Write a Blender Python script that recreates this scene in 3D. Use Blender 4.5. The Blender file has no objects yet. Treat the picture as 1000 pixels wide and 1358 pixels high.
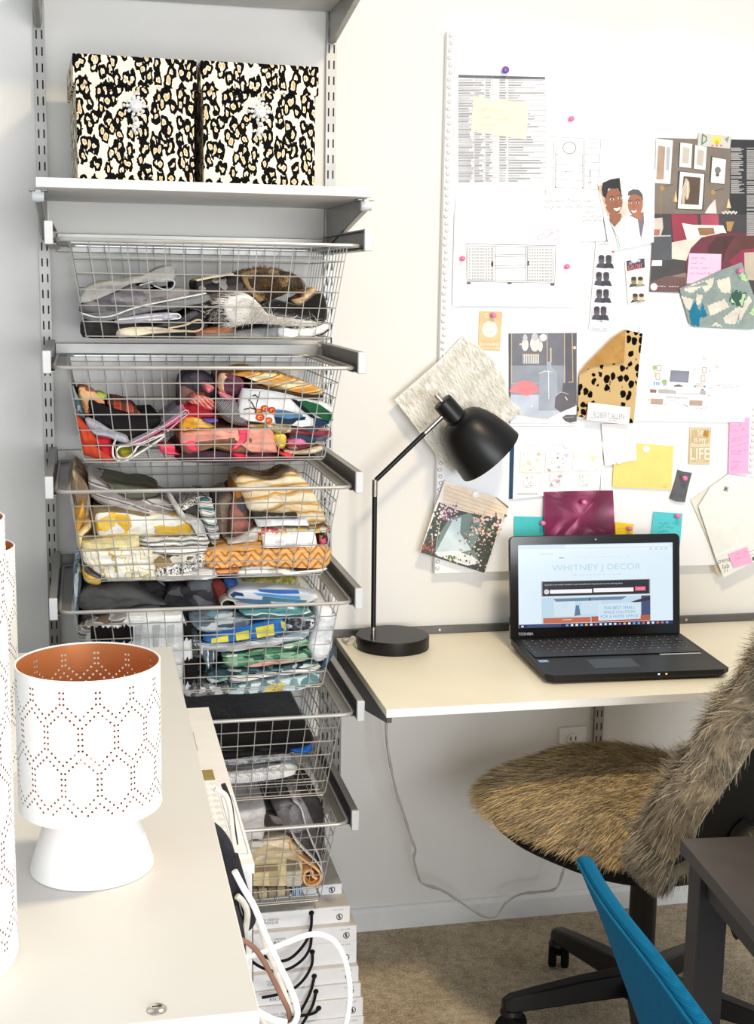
import bpy, bmesh, math, random
from mathutils import Vector, Matrix, noise, geometry
random.seed(7)
SC = bpy.context.scene
COL = SC.collection
PI = math.pi
V = Vector

# ------------------------------------------------------------------ camera
CX, CY, CZ = 0.0769, -2.8744, 1.5096
YAW, PITCH, ROLL, FPX = 0.2171, 0.1701, 0.0162, 1762.24
_f = V((math.sin(YAW)*math.cos(PITCH), math.cos(YAW)*math.cos(PITCH), -math.sin(PITCH)))
_r = V((math.cos(YAW), -math.sin(YAW), 0)); _u = _r.cross(_f)
RT = _r*math.cos(ROLL) + _u*math.sin(ROLL); UP = _u*math.cos(ROLL) - _r*math.sin(ROLL); FW = _f
CAM = V((CX, CY, CZ))
cd = bpy.data.cameras.new('camera'); cam = bpy.data.objects.new('camera', cd); COL.objects.link(cam)
cam.matrix_world = Matrix(((RT.x, UP.x, -FW.x, CX), (RT.y, UP.y, -FW.y, CY), (RT.z, UP.z, -FW.z, CZ), (0, 0, 0, 1)))
cd.sensor_fit = 'VERTICAL'; cd.sensor_height = 36.0; cd.lens = 36.0*FPX/1358.0; cd.clip_start = 0.05
SC.camera = cam

def ray(u, v): return FW + RT*((u-500)/FPX) - UP*((v-679)/FPX)
def atY(u, v, Y):
    d = ray(u, v); return CAM + d*((Y-CAM.y)/d.y)
def atZ(u, v, Z):
    d = ray(u, v); return CAM + d*((Z-CAM.z)/d.z)
def atX(u, v, X):
    d = ray(u, v); return CAM + d*((X-CAM.x)/d.x)
def fr(ox, oy, sc): return lambda x, y: (ox + x/sc, oy + y/sc)

# ------------------------------------------------------------------ materials
def lin(c):
    o = []
    for x in c[:3]:
        x /= 255.0
        o.append(x/12.92 if x <= 0.04045 else ((x+0.055)/1.055)**2.4)
    return (o[0], o[1], o[2], 1.0)
_mc = {}
def newmat(name):
    m = bpy.data.materials.new(name); m.use_nodes = True
    return m, m.node_tree, m.node_tree.nodes['Principled BSDF']
def coords(nt, scale=(1, 1, 1), rot=(0, 0, 0)):
    tc = nt.nodes.new('ShaderNodeTexCoord'); mp = nt.nodes.new('ShaderNodeMapping')
    mp.inputs['Scale'].default_value = scale; mp.inputs['Rotation'].default_value = rot
    nt.links.new(tc.outputs['Object'], mp.inputs['Vector']); return mp.outputs['Vector']
def ramp(nt, fac, stops, interp='LINEAR'):
    r = nt.nodes.new('ShaderNodeValToRGB'); r.color_ramp.interpolation = interp
    e = r.color_ramp.elements
    while len(e) < len(stops): e.new(0.5)
    for i, (p, c) in enumerate(stops): e[i].position = p; e[i].color = lin(c)
    nt.links.new(fac, r.inputs['Fac']); return r.outputs['Color']
def addbump(nt, bs, h, st, dist=0.002):
    b = nt.nodes.new('ShaderNodeBump'); b.inputs['Strength'].default_value = st; b.inputs['Distance'].default_value = dist
    nt.links.new(h, b.inputs['Height']); nt.links.new(b.outputs['Normal'], bs.inputs['Normal'])
def addfolds(nt, bs, st=.55):
    """stacked fold edges and wrinkles of cloth as bump"""
    vec = coords(nt, (1, .35, 1))
    w = nt.nodes.new('ShaderNodeTexWave'); w.bands_direction = 'Z'; w.wave_profile = 'SAW'; w.inputs['Scale'].default_value = 24; w.inputs['Distortion'].default_value = 5.5
    w.inputs['Detail'].default_value = 2.5; w.inputs['Detail Scale'].default_value = 1.1; nt.links.new(vec, w.inputs['Vector'])
    n = nt.nodes.new('ShaderNodeTexNoise'); n.inputs['Scale'].default_value = 60; n.inputs['Detail'].default_value = 4; nt.links.new(vec, n.inputs['Vector'])
    m = nt.nodes.new('ShaderNodeMath'); m.operation = 'ADD'; nt.links.new(w.outputs['Fac'], m.inputs[0]); nt.links.new(n.outputs['Fac'], m.inputs[1])
    b = nt.nodes.new('ShaderNodeBump'); b.inputs['Strength'].default_value = st; b.inputs['Distance'].default_value = .006
    nt.links.new(m.outputs[0], b.inputs['Height']); nt.links.new(b.outputs['Normal'], bs.inputs['Normal'])
def noisetex(nt, vec, scale, detail=3, dist=0.0):
    n = nt.nodes.new('ShaderNodeTexNoise'); n.inputs['Scale'].default_value = scale; n.inputs['Detail'].default_value = detail
    n.inputs['Distortion'].default_value = dist
    nt.links.new(vec, n.inputs['Vector']); return n
def mixc(nt, fac, a, b):
    m = nt.nodes.new('ShaderNodeMix'); m.data_type = 'RGBA'
    if hasattr(fac, 'links'): nt.links.new(fac, m.inputs[0])
    else: m.inputs[0].default_value = fac
    for k, x in ((6, a), (7, b)):
        if hasattr(x, 'links'): nt.links.new(x, m.inputs[k])
        else: m.inputs[k].default_value = lin(x)
    return m.outputs[2]
def math2(nt, op, a, b=None):
    m = nt.nodes.new('ShaderNodeMath'); m.operation = op
    for k, x in ((0, a), (1, b)):
        if x is None: continue
        if hasattr(x, 'links'): nt.links.new(x, m.inputs[k])
        else: m.inputs[k].default_value = x
    return m.outputs[0]
def M(col, rough=0.6, metal=0.0, var=0.05, sc=30, bump=0.0, bsc=200, bdist=0.001, spec=0.5, sheen=0.0, name=None, coat=0.0):
    key = (col, rough, metal, var, sc, bump, bsc, bdist, spec, sheen, coat)
    if key in _mc: return _mc[key]
    if rough >= .7 and spec == .5: spec = .15
    m, nt, bs = newmat(name or 'surface_%d_%d_%d' % tuple(int(x) for x in col[:3]))
    vec = coords(nt)
    n = noisetex(nt, vec, sc)
    lo = tuple(x*(1-var) for x in col); hi = tuple(min(255, x*(1+var)) for x in col)
    nt.links.new(ramp(nt, n.outputs['Fac'], [(0.3, lo), (0.7, hi)]), bs.inputs['Base Color'])
    bs.inputs['Roughness'].default_value = rough; bs.inputs['Metallic'].default_value = metal
    bs.inputs['Specular IOR Level'].default_value = spec
    if sheen: bs.inputs['Sheen Weight'].default_value = sheen
    if coat: bs.inputs['Coat Weight'].default_value = coat
    if rough >= .85 and 'wall' not in m.name and 'fur' not in m.name: addfolds(nt, bs)
    elif bump:
        n2 = noisetex(nt, vec, bsc, 4); addbump(nt, bs, n2.outputs['Fac'], bump, bdist)
    _mc[key] = m; return m
def glow(col, st):
    k = ('glow', col, st)
    if k in _mc: return _mc[k]
    m, nt, bs = newmat('screen_light'); bs.inputs['Base Color'].default_value = lin((10, 10, 12))
    bs.inputs['Emission Color'].default_value = lin(col); bs.inputs['Emission Strength'].default_value = st
    bs.inputs['Roughness'].default_value = 0.25
    vec = coords(nt); n = noisetex(nt, vec, 3.0)
    nt.links.new(ramp(nt, n.outputs['Fac'], [(0.3, tuple(x*0.97 for x in col)), (0.7, col)]), bs.inputs['Emission Color'])
    _mc[k] = m; return m
def leopard(name, cream, tan, black, scale=(66, 38)):
    m, nt, bs = newmat(name)
    vec0 = coords(nt)
    sx = nt.nodes.new('ShaderNodeSeparateXYZ'); nt.links.new(vec0, sx.inputs[0])
    cb = nt.nodes.new('ShaderNodeCombineXYZ')
    nt.links.new(math2(nt, 'MULTIPLY', math2(nt, 'ADD', sx.outputs[0], sx.outputs[1]), scale[0]), cb.inputs[0])
    nt.links.new(math2(nt, 'MULTIPLY', math2(nt, 'ADD', sx.outputs[2], math2(nt, 'MULTIPLY', sx.outputs[1], .6)), scale[1]), cb.inputs[1])
    vec = cb.outputs[0]
    nz = noisetex(nt, vec, 1.4, 2)
    mv = nt.nodes.new('ShaderNodeVectorMath'); mv.operation = 'MULTIPLY_ADD'
    nt.links.new(nz.outputs['Color'], mv.inputs[0]); mv.inputs[1].default_value = (0.9, 0.9, 0.9); nt.links.new(vec, mv.inputs[2])
    vo = nt.nodes.new('ShaderNodeTexVoronoi'); vo.voronoi_dimensions = '2D'; vo.inputs['Scale'].default_value = 1.0; vo.feature = 'F1'
    nt.links.new(mv.outputs[0], vo.inputs['Vector'])
    n2 = noisetex(nt, vec, 1.9, 2)
    d = math2(nt, 'ADD', vo.outputs['Distance'], math2(nt, 'MULTIPLY', math2(nt, 'SUBTRACT', n2.outputs['Fac'], 0.5), 0.5))
    c = ramp(nt, d, [(0.0, tan), (0.12, cream), (0.20, black), (0.525, cream)], 'CONSTANT')
    nt.links.new(c, bs.inputs['Base Color']); bs.inputs['Roughness'].default_value = 0.7; bs.inputs['Specular IOR Level'].default_value = .08
    return m
def cheetah(name, tan, black, s=55):
    m, nt, bs = newmat(name)
    vec = coords(nt, (s, s, s*0.8))
    nz = noisetex(nt, vec, 1.2, 2)
    mv = nt.nodes.new('ShaderNodeVectorMath'); mv.operation = 'MULTIPLY_ADD'
    nt.links.new(nz.outputs['Color'], mv.inputs[0]); mv.inputs[1].default_value = (0.6, 0.6, 0.6); nt.links.new(vec, mv.inputs[2])
    vo = nt.nodes.new('ShaderNodeTexVoronoi'); vo.inputs['Scale'].default_value = 1.0
    nt.links.new(mv.outputs[0], vo.inputs['Vector'])
    c = ramp(nt, vo.outputs['Distance'], [(0.0, black), (0.40, black), (0.45, tan)], 'LINEAR')
    nt.links.new(c, bs.inputs['Base Color']); bs.inputs['Roughness'].default_value = 0.9; bs.inputs['Specular IOR Level'].default_value = .1
    return m
def patch(name, cols, scale=(30, 30, 30), warp=0.8, rough=0.8, bump=0.15):
    """printed cloth: irregular colour patches"""
    m, nt, bs = newmat(name)
    vec = coords(nt, tuple(x*1.7 for x in scale))
    nz = noisetex(nt, vec, 1.3, 3)
    mv = nt.nodes.new('ShaderNodeVectorMath'); mv.operation = 'MULTIPLY_ADD'
    nt.links.new(nz.outputs['Color'], mv.inputs[0]); mv.inputs[1].default_value = (warp,)*3; nt.links.new(vec, mv.inputs[2])
    vo = nt.nodes.new('ShaderNodeTexVoronoi'); vo.inputs['Scale'].default_value = 1.0
    nt.links.new(mv.outputs[0], vo.inputs['Vector'])
    sep = nt.nodes.new('ShaderNodeSeparateColor'); nt.links.new(vo.outputs['Color'], sep.inputs[0])
    k = len(cols)
    c = ramp(nt, sep.outputs[0], [(i/k, x) for i, x in enumerate(cols)], 'CONSTANT')
    nt.links.new(c, bs.inputs['Base Color']); bs.inputs['Roughness'].default_value = rough
    if bump: addfolds(nt, bs)
    return m
def stripes(name, cols, scale=40, axis='Z', dist=0.0, rough=0.8, rot=(0, 0, 0), dscale=1.0):
    m, nt, bs = newmat(name)
    vec = coords(nt, (1, 1, 1), rot)
    w = nt.nodes.new('ShaderNodeTexWave'); w.bands_direction = axis; w.inputs['Scale'].default_value = scale
    w.inputs['Distortion'].default_value = dist; w.inputs['Detail'].default_value = 2; w.inputs['Detail Scale'].default_value = dscale
    nt.links.new(vec, w.inputs['Vector'])
    k = len(cols)
    c = ramp(nt, w.outputs['Fac'], [(i/k, x) for i, x in enumerate(cols)], 'CONSTANT')
    nt.links.new(c, bs.inputs['Base Color']); bs.inputs['Roughness'].default_value = rough; addfolds(nt, bs)
    return m
def zigzag(name, a, b, s=28.0):
    m, nt, bs = newmat(name)
    vec = coords(nt)
    sx = nt.nodes.new('ShaderNodeSeparateXYZ'); nt.links.new(vec, sx.inputs[0])
    n = noisetex(nt, vec, 14, 2)
    tri = math2(nt, 'PINGPONG', math2(nt, 'ADD', sx.outputs[0], math2(nt, 'MULTIPLY', n.outputs['Fac'], 0.012)), 0.016)
    ph = math2(nt, 'FRACT', math2(nt, 'MULTIPLY', math2(nt, 'ADD', sx.outputs[2], math2(nt, 'MULTIPLY', tri, 1.1)), 62.0))
    c = ramp(nt, ph, [(0.0, a), (0.66, b)], 'CONSTANT')
    nt.links.new(c, bs.inputs['Base Color']); bs.inputs['Roughness'].default_value = 0.8
    return m

STEEL = M((148, 146, 142), 0.38, 0.6, 0.06, 12, name='brushed_grey_steel')
STEEL_D = M((104, 103, 101), 0.42, 0.7, 0.06, 12, name='dark_grey_steel')
WIRE = M((184, 182, 178), 0.35, 0.4, 0.05, 12, name='wire_steel')
CAPM = M((206, 207, 208), 0.45, 0.0, 0.03, name='light_grey_plastic')
SLOT = M((40, 40, 42), 0.8, 0, 0.05, name='slot_dark')
WHITE = M((244, 243, 240), 0.5, 0, 0.015, name='white_laminate')
BLACK = M((12, 11, 12), 0.38, 0, 0.1, spec=.35, name='black_satin')
BLACKM = M((11, 11, 12), 0.75, 0, 0.15, bump=0.2, bsc=600, name='black_matte')
CHROME = M((200, 190, 180), 0.22, 1.0, 0.03, name='brushed_nickel')
PAPER = M((247, 247, 246), 0.75, 0, 0.01, name='white_paper')

# ------------------------------------------------------------------ mesh builder
class MB:
    def __init__(s): s.v = []; s.f = []; s.m = []; s.mats = []
    def mi(s, mat):
        if mat not in s.mats: s.mats.append(mat)
        return s.mats.index(mat)
    def add(s, vs, fs, mat):
        o = len(s.v); k = s.mi(mat); s.v += [tuple(x) for x in vs]
        for f in fs: s.f.append(tuple(i+o for i in f)); s.m.append(k)
        return s
    def hexa(s, p, mat):      # p: 8 pts, bottom 4 ccw then top 4
        return s.add(p, [(3, 2, 1, 0), (4, 5, 6, 7), (0, 1, 5, 4), (1, 2, 6, 5), (2, 3, 7, 6), (3, 0, 4, 7)], mat)
    def box(s, a, b, mat, rot=0.0, piv=None):
        x0, y0, z0 = a; x1, y1, z1 = b
        p = [V(q) for q in ((x0, y0, z0), (x1, y0, z0), (x1, y1, z0), (x0, y1, z0), (x0, y0, z1), (x1, y0, z1), (x1, y1, z1), (x0, y1, z1))]
        if rot:
            c = V(piv) if piv else V(((x0+x1)/2, (y0+y1)/2, 0)); R = Matrix.Rotation(rot, 3, 'Z')
            p = [c + R @ (q-c) for q in p]
        return s.hexa(p, mat)
    def obox(s, o, ax, ay, az, mat):   # origin corner + three edge vectors
        o, ax, ay, az = V(o), V(ax), V(ay), V(az)
        return s.hexa([o, o+ax, o+ax+ay, o+ay, o+az, o+ax+az, o+ax+ay+az, o+ay+az], mat)
    def tube(s, pts, r, mat, n=6, closed=False, caps=True, flat=None):
        pts = [V(p) for p in pts]; N = len(pts); rings = []
        rr = r if isinstance(r, (list, tuple)) else [r]*N
        prev = None
        for i in range(N):
            if closed: t = pts[(i+1) % N]-pts[i-1]
            else: t = pts[min(i+1, N-1)]-pts[max(i-1, 0)]
            if t.length < 1e-9: t = V((0, 0, 1))
            t.normalize()
            if prev is None:
                a = V((0, 0, 1)) if abs(t.z) < 0.9 else V((1, 0, 0))
                nn = (a - t*a.dot(t)).normalized()
            else:
                nn = prev - t*prev.dot(t)
                nn = nn.normalized() if nn.length > 1e-6 else V((1, 0, 0))
            prev = nn; b = t.cross(nn)
            fl = flat or 1.0
            rings.append([pts[i] + (nn*math.cos(2*PI*k/n)*fl + b*math.sin(2*PI*k/n))*rr[i] for k in range(n)])
        vs = [p for R_ in rings for p in R_]; fs = []
        M_ = N if closed else N-1
        for i in range(M_):
            j = (i+1) % N
            for k in range(n):
                l = (k+1) % n; fs.append((i*n+k, i*n+l, j*n+l, j*n+k))
        if caps and not closed:
            fs.append(tuple(range(n-1, -1, -1))); fs.append(tuple((N-1)*n+k for k in range(n)))
        return s.add(vs, fs, mat)
    def lathe(s, prof, o, ax, mat, n=32, close=True):
        """prof: (r, h) pairs along axis ax from o"""
        o = V(o); ax = V(ax).normalized()
        a = V((1, 0, 0)) if abs(ax.x) < 0.9 else V((0, 1, 0))
        e1 = (a-ax*a.dot(ax)).normalized(); e2 = ax.cross(e1)
        vs = []; fs = []
        for r, h in prof:
            for k in range(n):
                t = 2*PI*k/n; vs.append(o+ax*h+(e1*math.cos(t)+e2*math.sin(t))*r)
        for i in range(len(prof)-1):
            for k in range(n):
                l = (k+1) % n; fs.append((i*n+k, i*n+l, (i+1)*n+l, (i+1)*n+k))
        if close:
            if prof[0][0] > 1e-5: fs.append(tuple(range(n-1, -1, -1)))
            if prof[-1][0] > 1e-5: fs.append(tuple((len(prof)-1)*n+k for k in range(n)))
        return s.add(vs, fs, mat)
    def prism(s, poly, d, mat, side=None):
        """poly: 3D outline, extruded by vector d"""
        poly = [V(p) for p in poly]; d = V(d); n = len(poly)
        s.add(poly+[p+d for p in poly], [tuple(range(n)), tuple(range(2*n-1, n-1, -1))], mat)
        s.add(poly+[p+d for p in poly], [((i+1) % n, i, n+i, n+(i+1) % n) for i in range(n)], side or mat)
        return s
    def build(s, name, parent=None, smooth=35, bevel=0.0, seg=2, fixn=True):
        me = bpy.data.meshes.new(name)
        off = V((0, 0, 0)); p = parent
        while p is not None: off += p.location; p = p.parent
        me.from_pydata([V(x)-off for x in s.v], [], s.f)
        for m in s.mats: me.materials.append(m)
        me.polygons.foreach_set('material_index', s.m)
        me.update()
        if fixn:
            bm = bmesh.new(); bm.from_mesh(me); bmesh.ops.remove_doubles(bm, verts=bm.verts, dist=1e-6)
            bmesh.ops.recalc_face_normals(bm, faces=bm.faces); bm.to_mesh(me); bm.free()
        if smooth:
            me.polygons.foreach_set('use_smooth', [True]*len(me.polygons))
            me.set_sharp_from_angle(angle=math.radians(smooth))
        o = bpy.data.objects.new(name, me); COL.objects.link(o)
        if parent is not None: o.parent = parent
        if bevel:
            b = o.modifiers.new('bevel', 'BEVEL'); b.width = bevel; b.segments = seg; b.limit_method = 'ANGLE'; b.angle_limit = math.radians(40)
            b.harden_normals = False
        return o

def tag(o, label, cat, group=None):
    o['label'] = label; o['category'] = cat
    if group: o['group'] = group
    return o
def thing(name, label, cat, loc=(0, 0, 0), group=None):
    o = bpy.data.objects.new(name, None); COL.objects.link(o); o.empty_display_size = 0.05
    o.location = loc; return tag(o, label, cat, group)
def struct(o): o['kind'] = 'structure'; return o
def rlabel(o, l): o['label'] = l; return o
def copy_tree(root, loc, label, group=None):
    r = root.copy(); COL.objects.link(r); r.location = loc; r['label'] = label
    if group: r['group'] = group
    for ch in list(root.children):
        c = ch.copy(); COL.objects.link(c); c.parent = r
        for g in list(ch.children):
            d = g.copy(); COL.objects.link(d); d.parent = c
    return r
def smooth_path(pts, k=6, closed=False):
    pts = [V(p) for p in pts]; n = len(pts); out = []
    rng = range(n) if closed else range(n-1)
    for i in rng:
        p0 = pts[i-1] if (closed or i > 0) else pts[i]; p1 = pts[i]; p2 = pts[(i+1) % n]
        p3 = pts[(i+2) % n] if (closed or i+2 < n) else p2
        for j in range(k):
            t = j/k
            out.append(0.5*((2*p1)+(p2-p0)*t+(2*p0-5*p1+4*p2-p3)*t*t+(3*p1-p0-3*p2+p3)*t**3))
    if not closed: out.append(pts[-1])
    return out
_tc = {}
def textpolys(s):
    """flat glyph polygons of a string, fitted into the unit box"""
    if s in _tc: return _tc[s]
    cu = bpy.data.curves.new('t', 'FONT'); cu.body = s; cu.resolution_u = 3
    ob = bpy.data.objects.new('t', cu); COL.objects.link(ob); bpy.context.view_layer.update()
    dg = bpy.context.evaluated_depsgraph_get(); me = ob.evaluated_get(dg).to_mesh()
    vs = [(v.co.x, v.co.y) for v in me.vertices]; fs = [tuple(p.vertices) for p in me.polygons]
    ob.evaluated_get(dg).to_mesh_clear(); bpy.data.objects.remove(ob); bpy.data.curves.remove(cu)
    if not vs: return [], []
    x0 = min(v[0] for v in vs); x1 = max(v[0] for v in vs); y0 = min(v[1] for v in vs); y1 = max(v[1] for v in vs)
    vs = [((x-x0)/(x1-x0), (y1-y)/(y1-y0)) for x, y in vs]
    _tc[s] = (vs, fs); return _tc[s]

class Canvas:
    """printed marks on a flat face; mp(x, y, lift) -> 3D"""
    def __init__(s, mb, mp, step=0.000022): s.mb = mb; s.mp = mp; s.k = 8; s.st = step
    def lift(s): s.k += 1; return s.k*s.st
    def poly(s, pts, mat, same=False):
        if same: s.k += .12
        L = s.k*s.st if same else s.lift(); s.mb.add([s.mp(x, y, L) for x, y in pts], [tuple(range(len(pts)))], mat)
    def rect(s, x0, y0, x1, y1, mat, same=False): s.poly([(x0, y0), (x1, y0), (x1, y1), (x0, y1)], mat, same)
    def ell(s, cx, cy, rx, ry, mat, n=20, same=False): s.poly([(cx+rx*math.cos(2*PI*i/n), cy+ry*math.sin(2*PI*i/n)) for i in range(n)], mat, same)
    def line(s, pts, w, mat, closed=False, same=False):
        L = s.k*s.st if same else s.lift()
        n = len(pts); rng = range(n) if closed else range(n-1)
        for i in rng:
            (x0, y0), (x1, y1) = pts[i], pts[(i+1) % n]; l = math.hypot(x1-x0, y1-y0) or 1e-6
            dx, dy = (x1-x0)/l*w/2, (y1-y0)/l*w/2
            q = [(x0-dx-dy, y0-dy+dx), (x1+dx-dy, y1+dy+dx), (x1+dx+dy, y1+dy-dx), (x0-dx+dy, y0-dy-dx)]
            s.mb.add([s.mp(x, y, L+(i % 2)*s.st*.4) for x, y in q], [(0, 1, 2, 3)], mat)
        if same: s.k += .12
    def frame(s, x0, y0, x1, y1, w, mat, same=False): s.line([(x0, y0), (x1, y0), (x1, y1), (x0, y1)], w, mat, True, same)
    def text(s, t, x0, y0, x1, y1, mat, skew=0.0):
        vs, fs = textpolys(t); L = s.lift()
        s.mb.add([s.mp(x0+(x1-x0)*a, y0+(y1-y0)*b+skew*a, L) for a, b in vs], fs, mat)
    def scrawl(s, x0, y, x1, h, mat, w, seed=0, slope=0.0):
        rnd = random.Random(seed); x = x0; L = None
        while x < x1:
            wl = rnd.uniform(2.2, 5.5)*h; pts = []; xx = x
            while xx < min(x+wl, x1):
                yy = y+slope*(xx-x0); pts.append((xx, yy+rnd.uniform(-h, h*0.2)*(1.5 if rnd.random() < .15 else 0.75))); xx += h*rnd.uniform(.25, .55)
            if len(pts) > 1: s.line(pts, w, mat)
            x += wl+h*0.9

def sheet(name, label, cat, F, outline, mat, Y, draw=None, group=None, thick=0.0007, parent=None, smooth=0):
    """a flat sheet of paper or card pinned on the board, outline in photo frame F"""
    mb = MB()
    mp = lambda x, y, L=0.0: atY(*F(x, y), Y-L)
    mb.prism([mp(x, y) for x, y in outline], (0, thick, 0), mat)
    if draw: draw(Canvas(mb, mp))
    o = mb.build(name, parent, smooth=smooth, fixn=False)
    if label and parent is None: tag(o, label, cat, group)
    return o

# ================================================================== SETTING
WALLM = M((232, 229, 224), 0.85, 0, 0.012, 3, bump=0.12, bsc=160, bdist=0.0015, name='painted_wall')
def carpet_mat():
    m, nt, bs = newmat('carpet_pile')
    vec = coords(nt)
    n1 = noisetex(nt, vec, 6, 3); n2 = noisetex(nt, vec, 210, 3); n3 = noisetex(nt, vec, 45, 3)
    a = ramp(nt, n2.outputs['Fac'], [(0.3, (134, 118, 96)), (0.5, (206, 188, 160)), (0.72, (250, 240, 222))])
    b = ramp(nt, n1.outputs['Fac'], [(0.35, (160, 138, 108)), (0.65, (216, 198, 168))])
    c = mixc(nt, 0.45, a, b)
    c = mixc(nt, math2(nt, 'MULTIPLY', math2(nt, 'SUBTRACT', n3.outputs['Fac'], .42), 1.6), c, (120, 100, 74))
    nt.links.new(c, bs.inputs['Base Color']); bs.inputs['Roughness'].default_value = 0.95
    h = math2(nt, 'ADD', n2.outputs['Fac'], n3.outputs['Fac']); addbump(nt, bs, h, 0.9, 0.006)
    return m
struct(MB().box((-1.6, 0, -0.02), (3.2, 0.12, 2.75), WALLM).build('wall_back', smooth=0))
struct(MB().box((-1.6, -3.6, -0.06), (3.2, 0.0, 0.0), carpet_mat()).build('floor', smooth=0))
TRIM = M((236, 236, 234), 0.5, 0, 0.01, name='white_trim')
mb = MB(); mb.prism([(-1.6, 0, 0), (-1.6, -.013, 0), (-1.6, -.013, .046), (-1.6, -.007, .054), (-1.6, 0, .056)], (4.8, 0, 0), TRIM)
struct(mb.build('baseboard_back', smooth=0))

# ================================================================== WALL STANDARDS
def standard(x, z0, z1, label, zref, group='slotted wall uprights'):
    t = thing('wall_standard', label, 'shelf upright', (x, 0, z0), group)
    mb = MB()
    mb.box((x-.011, -.0125, z0), (x+.011, -.011, z1), STEEL)
    mb.box((x-.011, -.011, z0), (x-.0095, 0, z1), STEEL); mb.box((x+.0095, -.011, z0), (x+.011, 0, z1), STEEL)
    k = math.ceil((zref-z1)/.032)
    z = zref-.032*k
    while z > z0+.02:
        if z < z1-.012:
            for sx in (-.0053, .0053):
                mb.box((x+sx-.0015, -.0127, z-.0085), (x+sx+.0015, -.0122, z+.0085), SLOT)
        z -= .032
    mb.build('channel', t, smooth=0)
    return t
standard(0.0, 0.30, 2.35, 'slotted grey wall upright at left end of the basket stack', 1.5419)
standard(0.5948, 0.30, 2.35, 'slotted grey wall upright at right end of the leopard box shelf', 2.0247)
standard(0.6214, 0.28, 0.70, 'short slotted wall upright under left end of the white desk', 0.5057)
standard(1.261, 0.20, 0.70, 'short slotted wall upright beside the outlet under the desk', 0.5057)

# ================================================================== SHELVES
def bracket(x, zt, ylen, hw, label):
    t = thing('shelf_bracket', label, 'shelf bracket', (x, -.0125, zt-hw), 'shelf brackets')
    mb = MB(); q = [(x-.006, -.0130, zt), (x-.006, -.0130, zt-hw), (x-.006, -.03, zt-hw-.004), (x-.006, -ylen+.012, zt-.022), (x-.006, -ylen, zt-.014), (x-.006, -ylen, zt)]
    mb.prism(q, (.012, 0, 0), STEEL); mb.build('arm', t, smooth=0, bevel=.0015)
    MB().box((x-.016, -ylen+.005, zt-.0035), (x+.016, -ylen+.05, zt-.0002), STEEL).build('clip', t, smooth=0, bevel=.001)
    mb = MB(); mb.lathe([(.0, -.0105), (.009, -.0100), (.010, 0), (.009, .0100), (0, .0105)], (x, -ylen+.006, zt-.013), (1, 0, 0), CAPM, 16); mb.build('end_cap', t)
    return t
SHZ = 1.6816
bracket(0.002, SHZ-.0165, .40, .075, 'left bracket under the white shelf with leopard boxes')
bracket(0.5935, SHZ-.0165, .40, .075, 'right bracket under the white shelf with leopard boxes')
tag(MB().box((0.0, -.4474, SHZ-.0165), (.5942, -.014, SHZ), WHITE).build('wall_shelf', bevel=.0012), 'white wall shelf holding two leopard print boxes', 'shelf')
SHADESH = M((188, 187, 185), 0.5, 0.2, 0.03, name='shaded_shelf_grey')  # grey base colour stands in for shade on the shelf's underside
tag(MB().box((-.01, -.36, 2.066), (.605, -.014, 2.082), SHADESH).build('wall_shelf', bevel=.0012), 'upper shelf coloured grey for its shaded underside, cut off by the top of the photo', 'shelf')
bracket(0.0, 2.0655, .33, .06, 'left bracket of the upper shelf at the top of the photo')
bracket(0.5948, 2.0655, .33, .06, 'right bracket of the upper shelf at the top of the photo')

# leopard boxes
LEO = leopard('leopard_print_paper', (246, 234, 208), (206, 170, 124), (6, 4, 6))
LEOD = M((22, 18, 22), 0.6, 0, 0.2, name='leopard_edge_black')
GEM = M((240, 240, 242), 0.12, 0.3, 0.1, 200, name='cut_glass_gem')
def leobox(x0, x1, yf, rot, label, seed):
    t = thing('storage_box', label, 'box', ((x0+x1)/2, yf+.15, SHZ), 'leopard print storage boxes')
    piv = (x0, yf, 0); H = .222; d = .28
    MB().box((x0+.005, yf+.004, SHZ), (x1-.005, yf+d-.004, SHZ+H-.006), LEO, rot, piv).build('body', t, bevel=.002)
    MB().box((x0, yf, SHZ+H-.052), (x1, yf+d, SHZ+H), LEO, rot, piv).build('lid', t, bevel=.002)
    mb = MB(); xc = (x0+x1)/2; R = Matrix.Rotation(rot, 3, 'Z'); c = V(piv)+R @ (V((xc, yf+.003, SHZ+.137))-V(piv)); c.z = SHZ+.137
    n = R @ V((0, -1, 0)); ex = R @ V((1, 0, 0)); ez = V((0, 0, 1))
    mb.lathe([(.0115, 0), (.0125, .004), (.010, .010), (.005, .013), (0, .0135)], c, n, GEM, 10)
    for k in range(10):
        a = 2*PI*k/10; p = c+(ex*math.cos(a)+ez*math.sin(a))*.0152
        mb.lathe([(.0036, 0), (.0034, .004), (0, .006)], p, n, GEM, 6)
    for dx, dz, r in ((0, -.033, .007), (0, -.047, .004), (.0215, 0, .0035), (-.0215, 0, .0035), (0, .0225, .004), (.005, -.041, .003), (-.005, -.041, .003), (0, -.022, .004)):
        mb.lathe([(r, 0), (r*.9, .004), (0, .008)], c+ex*dx+ez*dz, n, GEM, 8)
    rlabel(mb.build('clasp', t, smooth=0), 'jewelled clear glass clasp')
leobox(0.066, 0.286, -.36, .045, 'left of the two leopard print boxes with jewel clasp, on the white shelf', 1)
leobox(0.2925, 0.511, -.352, .03, 'right of the two leopard print boxes with jewel clasp, beside the right upright', 2)

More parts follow.
